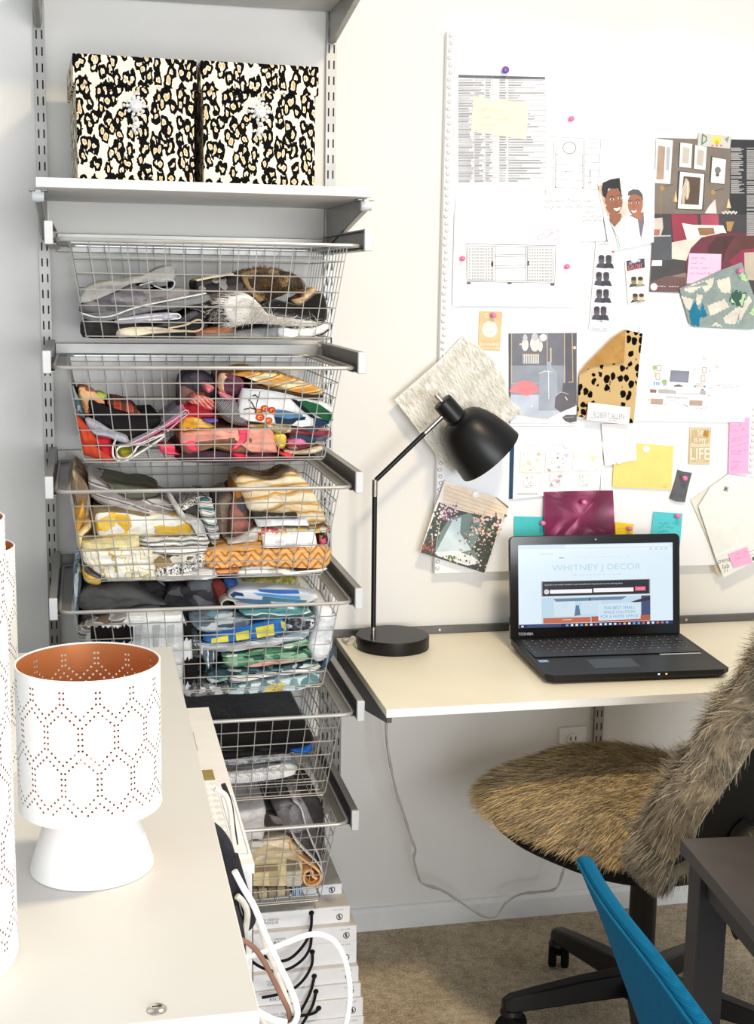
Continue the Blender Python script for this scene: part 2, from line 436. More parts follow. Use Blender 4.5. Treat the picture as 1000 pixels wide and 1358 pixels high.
# ================================================================== DRAWER FRAMES AND WIRE BASKETS
ZC, FD, WF = 1.6077, .455, .5809
XC = .5948/2
DX = [.0057, -.003, -.0045, -.0025, .0042, -.0035]
def rrect(x0, x1, y0, y1, z, r, n=5):
    pts = []
    for cx, cy, a0 in ((x1-r, y1-r, 0), (x0+r, y1-r, 90), (x0+r, y0+r, 180), (x1-r, y0+r, 270)):
        for k in range(n+1):
            a = math.radians(a0+90*k/n); pts.append((cx+r*math.cos(a), cy+r*math.sin(a), z))
    return pts
names6 = ['top basket with grey and fur fabrics', 'second basket from the top with red fabrics', 'third basket from the top with gold fabrics',
          'fourth basket from the top with blue and green fabrics', 'fifth basket from the top with black cloth', 'lowest basket above the sample books']
frame0 = basket0 = None
for k in range(6):
    xc = XC+DX[k]; zc = ZC-.224*k
    if k == 0:
        t = thing('drawer_frame', '', 'drawer frame', (xc, 0, zc-.04), 'drawer frames')
        for sg in (-1, 1):
            xo = xc+sg*WF/2; xi = xo-sg*.0135
            a, b = min(xo, xi), max(xo, xi)
            mb = MB(); pl = sorted((xo, xo-sg*.003))
            mb.box((pl[0], -FD+.006, zc-.039), (pl[1], -.013, zc), STEEL)
            mb.box((a, -FD+.006, zc-.003), (b, -.013, zc), STEEL)
            mb.box((a, -FD+.006, zc-.039), (b, -.013, zc-.036), STEEL)
            l2 = sorted((xo, xi-sg*.006)); mb.box((l2[0], -FD+.03, zc-.0385), (l2[1], -.03, zc-.0365), STEEL)
            mb.build('rail', t, smooth=0, bevel=.0006, seg=1)
            rlabel(MB().box((a-.0006, -FD, zc-.0395), (b+.0006, -FD+.010, zc+.0005), CAPM).build('end_cap', t, bevel=.0015), 'pale grey plastic end cap')
        MB().box((xc-.277, -.017, zc-.044), (xc+.277, -.0135, zc-.006), STEEL).build('crossbar', t, smooth=0, bevel=.001, seg=1)
        frame0 = t
        w = thing('wire_basket', '', 'wire basket', (xc, -.23, zc-.204), 'wire baskets')
        zr = zc-.030
        mb = MB(); mb.tube(rrect(xc-.2735, xc+.2735, -.440, -.022, zr, .022), .0036, WIRE, 8, True)
        mb.tube(rrect(xc-.2515, xc+.2515, -.431, -.030, zr-.0012, .014), .0024, WIRE, 6, True)
        A = rrect(xc-.2715, xc+.2715, -.439, -.024, zr-.001, .02); B = rrect(xc-.2515, xc+.2515, -.431, -.030, zr-.001, .014)
        n = len(A); mb.add(A+B, [(i, (i+1) % n, n+(i+1) % n, n+i) for i in range(n)], STEEL)
        mb.build('rim', w)
        mb = MB(); r = .00098
        tx, ty0, ty1, bx, by0, by1 = .2495, -.429, -.032, .2235, -.406, -.05
        zb = zr-.172
        for i in range(16):
            f = -1+2*i/15
            mb.tube([(xc+f*tx, ty0, zr), (xc+f*bx, by0-.0, zb+.004), (xc+f*bx, by0+.005, zb), (xc+f*bx, by1-.005, zb), (xc+f*bx, by1, zb+.004), (xc+f*tx, ty1, zr)], r, WIRE, 5)
        for i in range(13):
            f = i/12; yt = ty0+(ty1-ty0)*f; yb = by0+(by1-by0)*f
            mb.tube([(xc-tx, yt, zr), (xc-bx, yb, zb+.004), (xc-bx+.005, yb, zb-.0022), (xc+bx-.005, yb, zb-.0022), (xc+bx, yb, zb+.004), (xc+tx, yt, zr)], r, WIRE, 5)
        for i in range(1, 7):
            f = i/6.0; f = min(f, .985)
            x_ = tx+(bx-tx)*f; y0_ = ty0+(by0-ty0)*f; y1_ = ty1+(by1-ty1)*f
            mb.tube(rrect(xc-x_-.001, xc+x_+.001, y0_-.001, y1_+.001, zr-.172*f, .012, 3), r*1.15, WIRE, 5, True)
        mb.build('wire_mesh', w)
        basket0 = w
        frame0['label'] = 'grey steel drawer frame carrying the ' + names6[0]; basket0['label'] = 'chrome wire ' + names6[0]
    else:
        copy_tree(frame0, (xc, 0, zc-.04), 'grey steel drawer frame carrying the ' + names6[k])
        copy_tree(basket0, (xc, -.23, zc-.204), 'chrome wire ' + names6[k])

# ------------------------------------------------------------------ fabrics in the baskets
def resample(pts, n):
    L = [0.0]
    m = len(pts)
    for i in range(m): L.append(L[-1]+(V(pts[(i+1) % m])-V(pts[i])).length)
    out = []
    for k in range(n):
        d = L[-1]*k/n; i = max(j for j in range(m) if L[j] <= d+1e-12)
        seg = L[i+1]-L[i] or 1e-9; t = (d-L[i])/seg
        out.append(V(pts[i]).lerp(V(pts[(i+1) % m]), t))
    return out
def cloth(name, label, F, poly, Yf, depth, mat, soft=True, wob=.0055, rise=0.0, seed=0, cat='fabric', group=None, draw=None, inset=.006, fur=None):
    """folded piece of cloth: its front outline, rounded at the front edge and running back into the basket"""
    pts = [atY(*F(x, y), Yf) for x, y in poly]
    if soft: pts = smooth_path(pts, 5, True)
    pts = resample(pts, 44 if soft else max(44, len(pts)*6)); n = len(pts)
    c = sum(pts, V())/n
    rings = []
    NY = 7
    prof = [(0.0, inset)] + [(.006, 0.0)] + [(.006+(depth-.006)*j/NY, 0.0) for j in range(1, NY)] + [(depth, .004)]
    for y, ins in prof:
        R = []
        for p in pts:
            d = (c-p); d.y = 0; L = d.length or 1e-6
            q = p+d/L*min(ins, L*.4)
            w = noise.noise(V((q.x*22+seed*3.1, y*16+seed*1.7, q.z*22)))*wob*min(1, y/.02)
            q = q+V((0, y, w+rise*y))
            q.x += noise.noise(V((q.z*25+seed, y*20, seed*2.3)))*wob*.6*min(1, y/.02)
            R.append(q)
        rings.append(R)
    mb = MB(); vs = [p for R in rings for p in R]; fs = []
    for i in range(len(rings)-1):
        for k in range(n):
            l = (k+1) % n; fs.append((i*n+k, i*n+l, (i+1)*n+l, (i+1)*n+k))
    fs.append(tuple((len(rings)-1)*n+k for k in range(n-1, -1, -1)))
    wa = .005 if not draw else .0008
    prev = list(range(n)); c0 = V((c.x, Yf, c.z))
    for sc_ in (.82, .64, .46, .28, .12):
        cur = []
        for k in range(n):
            q = c0+(rings[0][k]-c0)*sc_
            q.y += noise.noise(V((q.x*30+seed*2.1, seed*1.3, q.z*85)))*wa*1.6-wa*.3
            cur.append(len(vs)); vs.append(q)
        for k in range(n): l = (k+1) % n; fs.append((prev[k], cur[k], cur[l], prev[l]))
        prev = cur
    fs.append(tuple(prev))
    mb.add(vs, fs, mat)
    if draw: draw(Canvas(mb, lambda x, y, L=0.0: atY(*F(x, y), Yf-.0022-L)))
    if fur: fur(mb, rings)
    o = mb.build(name, None, smooth=50, fixn=not draw)
    return tag(o, label, cat, group)
def fold(name, label, F, line, Yf, depth, th, mat, cat='fabric', group=None, seed=0, wob=.003, rise=0.0):
    """a cloth sheet seen edge-on: its folded edge line, given thickness and depth"""
    pts = smooth_path([atY(*F(x, y), Yf) for x, y in line], 5)
    n = len(pts); lft = []; rgt = []
    for i, p in enumerate(pts):
        t = pts[min(i+1, n-1)]-pts[max(i-1, 0)]; t.y = 0; t.normalize(); nn = V((-t.z, 0, t.x))*th/2
        lft.append(p+nn); rgt.append(p-nn)
    out = lft+rgt[::-1]; m = len(out); rings = []
    NY = 6
    for j in range(NY+1):
        y = depth*j/NY
        rings.append([q+V((noise.noise(V((q.z*20+seed, y*14, 1.3)))*wob*min(1, j), y, noise.noise(V((q.x*20+seed, y*14, 4.1)))*wob*min(1, j)+rise*y)) for q in out])
    vs = [p for R in rings for p in R]; fs = []
    for i in range(NY):
        for k in range(m):
            l = (k+1) % m; fs.append((i*m+k, i*m+l, (i+1)*m+l, (i+1)*m+k))
    for base, fl in ((0, False), (NY*m, True)):
        for i in range(n-1):
            q = (base+i, base+i+1, base+m-2-i, base+m-1-i); fs.append(q[::-1] if fl else q)
    mb = MB(); mb.add(vs, fs, mat)
    return tag(mb.build(name, None, smooth=50), label, cat, group)
def strands(mb, roots, mats, length, width, seed=0, seg=3, droop=.5, spread=.35):
    """roots: list of (point, normal, comb)"""
    rnd = random.Random(seed); packs = {}
    for p, n, cmb in roots:
        L = length*rnd.uniform(.55, 1.15)
        d = (V(n)+V(cmb)+V((rnd.uniform(-1, 1), rnd.uniform(-1, 1), rnd.uniform(-1, 1)))*spread).normalized()
        side = d.cross(V((rnd.uniform(-1, 1), rnd.uniform(-1, 1), rnd.uniform(-1, 1)))).normalized()*width/2
        m = rnd.choice(mats); vs, fs = packs.setdefault(m, ([], []))
        o = len(vs); q = V(p); step = L/seg
        for i in range(seg+1):
            w = side*(1-.85*i/seg); vs.append(q-w); vs.append(q+w)
            if i < seg: fs.append((o+2*i, o+2*i+1, o+2*i+3, o+2*i+2))
            d = (d+V((rnd.uniform(-.25, .25), rnd.uniform(-.25, .25), rnd.uniform(-.25, .25)-droop))*.33).normalized(); q = q+d*step
    for m, (vs, fs) in packs.items(): mb.add(vs, fs, m)
def ringfur(mats, length, width, count, seed, comb=(0, -.3, -.2)):
    def f(mb, rings):
        rnd = random.Random(seed); roots = []; n = len(rings[0]); c = sum(rings[1], V())/n
        for _ in range(count):
            if rnd.random() < .4:
                i = rnd.randrange(n); p = rings[0][i].lerp(c+V((0, rings[0][0].y-c.y, 0)), rnd.random()**.7); nn = V((0, -1, 0))
            else:
                j = rnd.randrange(1, len(rings)-1); i = rnd.randrange(n); p = rings[j][i].lerp(rings[j][(i+1) % n], rnd.random()); nn = (p-c); nn.y = 0; nn.normalize()
                if nn.z < -.3: continue
            roots.append((p, nn, comb))
        strands(mb, roots, mats, length, width, seed)
    return f

# ---- basket 1: greys, furs
L1 = fr(90, 300, 5.263); R1 = fr(260, 340, 5.0)
GREYS = M((168, 166, 160), .9, 0, .08, 40, bump=.2); GREYD = M((96, 94, 94), .9, 0, .12, 40, bump=.2); CHAR = M((46, 44, 44), .9, 0, .2, 50)
TAUPE = M((150, 132, 112), .9, 0, .1); CREAM = M((226, 214, 190), .9, 0, .05); OFFW = M((236, 232, 226), .9, 0, .04); GREYM = M((128, 128, 130), .9, 0, .1, bump=.2)
LAV = M((176, 176, 190), .9, 0, .08)
cloth('folded_fabric', 'black crumpled cloth in the left bottom corner of the top basket', L1, [(88, 745), (120, 665), (330, 660), (640, 680), (900, 600), (960, 640), (950, 775), (500, 782), (130, 780)], -.385, .30, CHAR, seed=1)
cloth('folded_fabric', 'dark grey fabric block in the middle left of the top basket', L1, [(88, 548), (300, 470), (430, 415), (570, 440), (740, 430), (950, 455), (985, 520), (700, 560), (430, 600), (300, 625), (110, 610)], -.385, .30, patch('smoky_grey_weave', [(110, 106, 110), (128, 124, 126), (92, 90, 96), (140, 134, 132)], (18, 18, 40)), seed=2)
cloth('folded_fabric', 'pale grey fabric lying over the pile at left in the top basket', L1, [(82, 540), (100, 470), (150, 415), (300, 375), (560, 335), (640, 290), (740, 275), (765, 300), (745, 390), (730, 372), (690, 365), (560, 385), (430, 412), (330, 460), (200, 515)], -.388, .22, GREYS, seed=3, wob=.006)
fold('fabric_roll', 'pale rolled fabric end with bluish lining, top left basket', L1, [(500, 412), (600, 385), (690, 368), (735, 380), (745, 405), (720, 438), (670, 440), (600, 415)], -.392, .2, .0018, M((196, 200, 206), .9, 0, .06), seed=4)
cloth('folded_fabric', 'grey folded cloth with white edge in the top basket', L1, [(90, 610), (200, 638), (330, 620), (470, 570), (700, 525), (960, 470), (990, 525), (800, 565), (560, 600), (330, 650), (200, 672), (110, 650)], -.392, .28, GREYM, seed=5)
fold('fabric_edge', 'thin white selvedge strip along grey cloth in the top basket', L1, [(92, 605), (200, 634), (310, 625), (430, 582), (560, 548), (760, 508), (965, 468)], -.397, .05, .0022, OFFW, seed=6)
cloth('folded_fabric', 'lavender white folded cloth in the top basket', L1, [(330, 655), (380, 635), (620, 605), (740, 605), (785, 630), (760, 652), (560, 668), (350, 685)], -.395, .25, LAV, seed=7)
fold('fabric_edge', 'thin white edge folded round lavender cloth', L1, [(355, 652), (560, 632), (740, 612), (782, 625), (765, 645), (560, 655)], -.400, .1, .0022, OFFW, seed=8)
cloth('folded_fabric', 'cream cloth strip at the bottom of the top basket', L1, [(362, 720), (560, 705), (700, 715), (860, 735), (700, 745), (560, 760), (358, 778)], -.397, .25, CREAM, seed=9)
fold('fabric_roll', 'tan and cream rolled cloth end in the top basket', L1, [(700, 712), (820, 690), (900, 655), (938, 665), (935, 715), (880, 735), (800, 728)], -.395, .2, .003, M((216, 194, 160), .9, 0, .06), seed=10)
cloth('folded_fabric', 'charcoal draped fold beside the tan roll in the top basket', L1, [(610, 695), (760, 660), (850, 600), (900, 595), (912, 625), (800, 690), (700, 712)], -.39, .25, M((78, 78, 82), .9, 0, .1), seed=11)
cloth('folded_fabric', 'rust brown leather scrap at the bottom of the top basket', R1, [(0, 500), (90, 478), (230, 470), (260, 500), (180, 520), (60, 522), (0, 520)], -.395, .2, M((158, 104, 72), .7, 0, .1), seed=12)
cloth('folded_fabric', 'slate grey felt strip at the bottom of the top basket', R1, [(0, 545), (0, 520), (200, 505), (400, 480), (548, 470), (552, 540), (300, 548)], -.398, .26, GREYM, seed=13, soft=False)
MINK = [M((46, 36, 30), .8, 0, .2), M((88, 66, 46), .8, 0, .2), M((150, 118, 78), .8, 0, .2), M((112, 86, 58), .8, 0, .2)]
cloth('fur_pelt', 'mottled brown and tan fur piece heaped in the top basket', R1, [(295, 120), (330, 95), (420, 80), (560, 92), (650, 120), (700, 170), (710, 215), (640, 225), (580, 260), (500, 285), (440, 310), (390, 270), (330, 200)], -.385, .22,
      patch('mottled_fur', [(48, 38, 32), (150, 118, 78), (92, 70, 48), (186, 152, 106), (60, 48, 40)], (26, 26, 22), 1.0, bump=.4), seed=14, fur=ringfur(MINK, .014, .0008, 6000, 3, (.3, -.5, -.5)))
WHF = [M((240, 237, 232), .8, 0, .04), M((222, 216, 208), .8, 0, .05), M((250, 249, 247), .8, 0, .02)]
cloth('fur_pelt', 'white fluffy fur piece in the top basket', R1, [(185, 330), (240, 270), (330, 250), (400, 290), (470, 380), (600, 415), (760, 430), (820, 440), (790, 460), (640, 460), (520, 440), (400, 410), (330, 440), (240, 450)], -.395, .16,
      WHF[0], seed=15, fur=ringfur(WHF, .026, .0009, 6000, 5, (-.9, -.25, .15)))
cloth('folded_fabric', 'black velvet piece at right in the top basket', R1, [(440, 325), (520, 290), (600, 300), (690, 320), (760, 270), (830, 235), (865, 290), (875, 400), (850, 440), (815, 460), (800, 420), (640, 400), (540, 385), (470, 370)], -.39, .22, M((30, 27, 27), .95, 0, .2, sheen=.3), seed=16)
cloth('folded_fabric', 'dark black and white cloth behind white fur in the top basket', R1, [(10, 165), (90, 150), (180, 150), (280, 120), (330, 190), (400, 290), (250, 260), (180, 300), (100, 330), (20, 250)], -.38, .2, patch('dark_hide', [(38, 34, 34), (70, 64, 62), (150, 144, 140), (30, 28, 28)], (20, 20, 30)), seed=17)
fold('fabric_edge', 'cream hide edge lying on dark cloth in the top basket', R1, [(5, 160), (90, 142), (160, 130), (250, 118)], -.388, .12, .0028, CREAM, seed=18)
cloth('folded_fabric', 'creamy white pelt with dark stitched edge at bottom right of the top basket', R1, [(552, 475), (650, 480), (800, 470), (870, 440), (892, 465), (860, 510), (780, 535), (650, 545), (556, 542)], -.398, .2, patch('white_pelt', [(238, 234, 226), (226, 220, 208), (244, 242, 238)], (20, 20, 20)), seed=19)
fold('fabric_edge', 'dark stitched border of the white pelt in the top basket', R1, [(780, 530), (840, 516), (885, 485)], -.401, .02, .0016, CHAR, seed=20)
cloth('folded_fabric', 'peach tan leather tab beside the brown fur in the top basket', R1, [(640, 290), (700, 270), (720, 240), (790, 205), (795, 235), (730, 300), (685, 325)], -.392, .1, M((214, 178, 140), .8, 0, .06), seed=21)
cloth('folded_fabric', 'black and white fur strip between the cloths in the middle of the top basket', R1, [(60, 360), (110, 320), (200, 330), (240, 430), (180, 460), (110, 440), (70, 420)], -.385, .2, CHAR, seed=22, fur=ringfur([WHF[1], CHAR], .02, .0009, 1800, 8, (-.6, -.2, .2)))

# ---- basket 2: reds
L2 = fr(85, 480, 5.405); R2 = fr(240, 480, 4.762)
BLKC = M((34, 31, 33), .9, 0, .2); PINK = M((238, 84, 110), .85, 0, .05); SALM = M((230, 160, 140), .9, 0, .05); BRN = M((128, 98, 72), .9, 0, .1); REDO = M((196, 72, 46), .9, 0, .08); CRIM = M((186, 40, 52), .9, 0, .1)
cloth('folded_fabric', 'dark plum cloth along the bottom of the second basket', R2, [(0, 632), (0, 580), (200, 560), (330, 575), (480, 570), (640, 600), (800, 600), (860, 590), (850, 612), (700, 628), (300, 640)], -.385, .3, patch('plum_print', [(70, 40, 56), (40, 34, 42), (120, 48, 72), (90, 80, 96)], (20, 20, 40)), seed=31)
cloth('folded_fabric', 'black draped cloth in the left of the second basket', L2, [(180, 265), (230, 285), (310, 330), (440, 370), (570, 400), (700, 410), (650, 480), (580, 520), (450, 555), (330, 480), (220, 420), (180, 340)], -.36, .28, BLKC, seed=32)
cloth('folded_fabric', 'rust red plaid cloth behind black cloth in the second basket', L2, [(320, 285), (440, 300), (520, 345), (545, 390), (440, 370), (330, 330)], -.345, .2, stripes('rust_plaid', [(150, 52, 36), (176, 74, 48), (70, 38, 32)], 14, 'X'), seed=33)
cloth('folded_fabric', 'grey backed white leaflet fan in the second basket', L2, [(150, 420), (220, 430), (330, 490), (450, 545), (460, 585), (380, 570), (310, 545), (200, 520)], -.392, .2, LAV, seed=34)
cloth('folded_fabric', 'crimson cloth behind white roll in the second basket', L2, [(200, 540), (320, 540), (345, 600), (360, 690), (300, 690), (240, 620)], -.385, .2, CRIM, seed=35)
fold('fabric_roll', 'white rolled paper fold with green lining in the second basket', L2, [(370, 560), (350, 610), (355, 680), (400, 712), (450, 705), (520, 665), (640, 590), (720, 530), (690, 530), (600, 572), (530, 605), (500, 650), (450, 690), (400, 690), (375, 650), (400, 610), (470, 600), (560, 580), (650, 540)], -.40, .2, .0030, OFFW, seed=36)
cloth('fabric_roll', 'olive green cloth inside the white roll in the second basket', L2, [(380, 625), (430, 612), (500, 625), (495, 670), (450, 692), (400, 690)], -.388, .2, M((142, 138, 46), .9, 0, .12), seed=37)
cloth('folded_fabric', 'rust orange cloth hanging in the left corner of the second basket', L2, [(82, 392), (130, 430), (180, 490), (230, 560), (240, 650), (300, 690), (390, 712), (300, 722), (200, 690), (130, 655), (115, 560)], -.395, .18, REDO, seed=38)
for i, (x0, y0, x1, y1, c) in enumerate([(470, 590, 880, 360, (206, 204, 214)), (480, 598, 885, 372, (236, 120, 160)), (500, 600, 870, 350, (120, 116, 130)), (520, 600, 840, 352, (160, 156, 170))]):
    fold('fabric_edge', ['lilac white', 'hot pink', 'dark grey', 'mid grey'][i]+' slanted cloth edge in the second basket', L2, [(x0, y0), ((x0+x1)/2-20, (y0+y1)/2+20), (x1, y1)], -.397+.004*i, .22, .0024, M(c, .9, 0, .05), seed=39+i)
fold('fabric_edge', 'pink and white rolled hem loop in the second basket', L2, [(740, 500), (830, 420), (890, 372), (885, 350), (862, 350), (820, 390), (730, 455)], -.402, .1, .0022, M((232, 158, 180), .9, 0, .05), seed=44)
cloth('folded_fabric', 'orange cloth with brown figures leaning on the left side of the second basket', L2, [(100, 195), (180, 200), (240, 240), (290, 300), (180, 285), (180, 400), (130, 330)], -.35, .14, patch('orange_figures', [(216, 148, 96), (226, 178, 130), (150, 70, 44)], (30, 30, 30)), seed=45)
cloth('folded_fabric', 'lime green scrap behind the orange cloth in the second basket', L2, [(222, 240), (250, 222), (305, 245), (300, 275), (250, 268)], -.33, .08, M((168, 190, 92), .9, 0, .1), seed=46)
cloth('folded_fabric', 'teal and grey cloth edges down the left of the second basket', L2, [(62, 180), (90, 230), (130, 330), (160, 420), (130, 420), (85, 350)], -.37, .2, patch('teal_edge', [(70, 92, 100), (150, 160, 164), (44, 50, 56)], (40, 40, 40)), seed=47)
cloth('folded_fabric', 'salmon pink leather folded over brown suede, front of the second basket', R2, [(0, 455), (130, 440), (240, 425), (440, 420), (580, 425), (600, 490), (612, 575), (446, 575), (440, 470), (330, 470), (100, 490), (0, 520)], -.400, .28, SALM, seed=48, soft=False, wob=.003)
cloth('folded_fabric', 'brown suede under the salmon leather in the second basket', R2, [(10, 515), (100, 488), (240, 468), (445, 455), (446, 570), (320, 572), (200, 545), (110, 570), (20, 575)], -.398, .26, BRN, seed=49)
cloth('fabric_strap', 'left of the two hot pink bands round the brown suede', R2, [(22, 510), (80, 500), (120, 570), (60, 570), (30, 545)], -.404, .02, PINK, seed=50)
cloth('fabric_strap', 'right and longer of the two hot pink bands round the brown suede', R2, [(365, 425), (440, 422), (430, 480), (390, 530), (330, 570), (305, 560), (350, 510), (370, 470)], -.404, .02, PINK, seed=51)
cloth('folded_fabric', 'hot pink scrap under the brown suede in the second basket', R2, [(330, 578), (420, 590), (425, 612), (350, 620)], -.400, .1, M((214, 52, 84), .9, 0, .08), seed=52)
cloth('folded_fabric', 'hot pink folded corner left of the salmon leather in the second basket', L2, [(690, 600), (790, 600), (800, 650), (840, 665), (740, 672), (700, 640)], -.401, .08, PINK, seed=53)
cloth('folded_fabric', 'crimson red cloth in the middle of the second basket', R2, [(20, 300), (120, 270), (220, 330), (240, 350), (60, 370), (10, 340)], -.37, .24, CRIM, seed=54)
cloth('folded_fabric', 'coral and white feather print cloth in the second basket', R2, [(60, 260), (110, 210), (200, 235), (220, 290), (180, 310), (100, 275)], -.375, .2, stripes('coral_feather', [(226, 110, 96), (242, 206, 196), (216, 84, 80)], 26, 'X', 3, rot=(0, .8, 0)), seed=55)
cloth('folded_fabric', 'golden yellow figured cloth in the second basket', R2, [(5, 370), (100, 360), (200, 400), (210, 418), (100, 425), (0, 440)], -.385, .22, patch('gold_figured', [(214, 158, 46), (182, 112, 34), (226, 186, 92)], (40, 40, 40)), seed=56)
cloth('folded_fabric', 'small violet scrap in the second basket', R2, [(140, 362), (220, 358), (235, 380), (170, 388)], -.39, .12, M((110, 92, 176), .9, 0, .1), seed=57)
cloth('folded_fabric', 'taupe and pink cloth mound at the back of the second basket', R2, [(0, 150), (30, 80), (110, 70), (220, 110), (230, 220), (120, 240), (60, 260), (0, 300)], -.30, .16, patch('mauve_mound', [(120, 96, 92), (84, 80, 86), (150, 112, 100), (60, 58, 64)], (14, 14, 14)), seed=58)
cloth('folded_fabric', 'purple and gold ikat cloth in the second basket', R2, [(255, 80), (330, 85), (390, 110), (400, 150), (340, 215), (260, 195), (240, 150)], -.375, .2, patch('purple_ikat', [(140, 54, 96), (206, 160, 92), (90, 44, 66), (214, 178, 140)], (24, 24, 12)), seed=59)
cloth('folded_fabric', 'pink cloth corner in front of purple ikat in the second basket', R2, [(250, 190), (330, 220), (345, 255), (290, 245), (255, 220)], -.385, .12, M((226, 140, 156), .9, 0, .06), seed=60)
cloth('folded_fabric', 'small pink cloth point above the coral print in the second basket', R2, [(150, 135), (210, 160), (190, 190), (165, 190)], -.38, .1, M((226, 132, 140), .9, 0, .06), seed=61)
cloth('folded_fabric', 'gold and cream striped cloth lying on top at right in the second basket', R2, [(320, 80), (440, 65), (620, 85), (780, 130), (880, 170), (910, 180), (870, 215), (720, 195), (560, 165), (440, 115), (380, 90)], -.37, .22, stripes('ochre_stripe', [(206, 146, 62), (226, 210, 150), (190, 118, 46), (238, 226, 180)], 11, 'Z', 2.0, rot=(0, .22, 0)), seed=62)
cloth('folded_fabric', 'dark brown backing under the gold striped cloth in the second basket', R2, [(440, 135), (560, 165), (780, 205), (900, 210), (860, 240), (600, 200), (450, 165)], -.38, .2, M((70, 48, 44), .9, 0, .15), seed=63)
cloth('folded_fabric', 'grey fringed cloth edge left of the white floral cloth, second basket', R2, [(222, 250), (280, 240), (360, 260), (420, 380), (420, 410), (330, 395), (250, 345)], -.392, .2, stripes('grey_fringe', [(90, 86, 92), (190, 186, 182), (60, 56, 62)], 60, 'X', 1.5, rot=(0, -.7, 0)), seed=64)
def d_flor(c):
    for (x, y, r) in ((530, 295, 26), (490, 315, 24), (575, 305, 24), (500, 350, 28), (555, 370, 24), (590, 320, 18)):
        c.ell(x, y, r, r*.85, M((196, 66, 40), .9)); c.ell(x, y, r*.55, r*.45, M((238, 160, 80), .9)); c.ell(x+4, y+2, r*.25, r*.2, M((150, 40, 30), .9))
    c.poly([(600, 300), (660, 305), (760, 330), (780, 350), (700, 380), (620, 385), (590, 350)], M((86, 130, 166), .9))
    c.poly([(590, 345), (680, 360), (790, 345), (780, 375), (690, 395), (600, 390)], M((40, 52, 70), .9))
    c.poly([(720, 250), (790, 245), (880, 270), (950, 320), (960, 370), (920, 375), (840, 330), (760, 280)], M((36, 92, 62), .9))
    c.poly([(690, 230), (730, 240), (800, 300), (850, 350), (940, 375), (930, 385), (820, 350), (760, 300)], M((28, 34, 44), .9))
    c.poly([(840, 350), (940, 385), (900, 405), (840, 405)], M((40, 60, 84), .9))
    c.poly([(700, 400), (730, 372), (800, 365), (835, 372), (832, 402), (760, 410)], M((238, 238, 236), .9))
    c.line([(430, 240), (450, 260), (470, 300), (440, 290), (400, 300)], 7, BLKC); c.line([(455, 215), (470, 208), (485, 225)], 6, BLKC); c.line([(500, 190), (480, 260), (470, 330)], 4, BLKC)
cloth('folded_fabric', 'white cloth with orange flower and blue bird print in the second basket', R2, [(390, 172), (520, 178), (640, 200), (800, 232), (900, 250), (965, 290), (970, 365), (930, 400), (830, 412), (690, 408), (560, 395), (410, 378), (360, 345), (375, 260)], -.398, .2, M((238, 238, 238), .9, 0, .02), seed=65, soft=False, draw=d_flor)
cloth('folded_fabric', 'beige knobbly trim under the white floral cloth in the second basket', R2, [(440, 395), (640, 400), (700, 410), (690, 450), (590, 448), (580, 425), (440, 418)], -.395, .24, patch('beige_trim', [(196, 178, 130), (226, 216, 186), (160, 140, 96)], (70, 70, 70)), seed=66)
cloth('folded_fabric', 'yellow cloth corner right of salmon leather in the second basket', R2, [(596, 470), (665, 468), (660, 540), (625, 550), (605, 520)], -.402, .12, M((232, 206, 84), .9, 0, .08), seed=67)
cloth('folded_fabric', 'rose and burgundy layered cloths at right of the second basket', R2, [(690, 420), (800, 430), (930, 425), (955, 470), (860, 520), (760, 555), (680, 540), (700, 480)], -.392, .2, patch('rose_layers', [(176, 84, 96), (120, 48, 58), (226, 170, 168), (90, 110, 130)], (16, 16, 60)), seed=68)
cloth('folded_fabric', 'bright pink scrap between the rose cloths in the second basket', R2, [(680, 515), (760, 478), (800, 520), (740, 530)], -.403, .05, M((232, 120, 166), .9, 0, .06), seed=69)
cloth('folded_fabric', 'blue black scrap between the rose cloths in the second basket', R2, [(700, 470), (780, 465), (860, 490), (830, 520), (790, 500)], -.400, .1, M((50, 86, 110), .9, 0, .15), seed=70)
cloth('folded_fabric', 'cream hemmed cloth below the rose cloths in the second basket', R2, [(660, 560), (760, 560), (880, 535), (900, 560), (820, 585), (680, 580)], -.398, .2, M((216, 204, 176), .9, 0, .06), seed=71)
cloth('folded_fabric', 'red cloth corner low at right of the second basket', R2, [(620, 572), (700, 580), (710, 610), (680, 612), (640, 590)], -.403, .08, M((232, 72, 90), .9, 0, .06), seed=72)

# ---- basket 3: golds
L3 = fr(85, 610, 4.651); R3 = fr(270, 620, 5.556)
GOLD = M((214, 158, 66), .85, 0, .1); YEL = M((236, 196, 74), .85, 0, .08)
SHADOWC = M((84, 74, 66), .9, 0, .15)
cloth('folded_fabric', 'grey striped silk at the back left of the third basket', L3, [(150, 110), (210, 125), (290, 185), (420, 250), (600, 240), (700, 320), (600, 350), (400, 340), (280, 300), (170, 230)], -.33, .2, stripes('grey_silk', [(196, 192, 188), (120, 104, 104), (222, 218, 212), (150, 142, 140)], 10, 'Z', 2.5, rot=(0, -.35, 0)), seed=101)
cloth('folded_fabric', 'dull green cloth behind the striped silk in the third basket', L3, [(235, 138), (300, 145), (400, 165), (520, 180), (600, 210), (500, 250), (400, 250), (290, 190)], -.30, .2, M((122, 124, 104), .9, 0, .1), seed=102)
cloth('folded_fabric', 'grey cloth with yellow and white plumeria print in the third basket', L3, [(195, 340), (300, 325), (480, 350), (600, 340), (740, 360), (800, 430), (790, 480), (600, 470), (400, 480), (230, 480), (200, 430)], -.375, .24, patch('plumeria', [(246, 244, 238), (242, 206, 92), (248, 240, 214), (180, 176, 168), (232, 184, 60), (246, 244, 238)], (17, 17, 24), .7), seed=103)
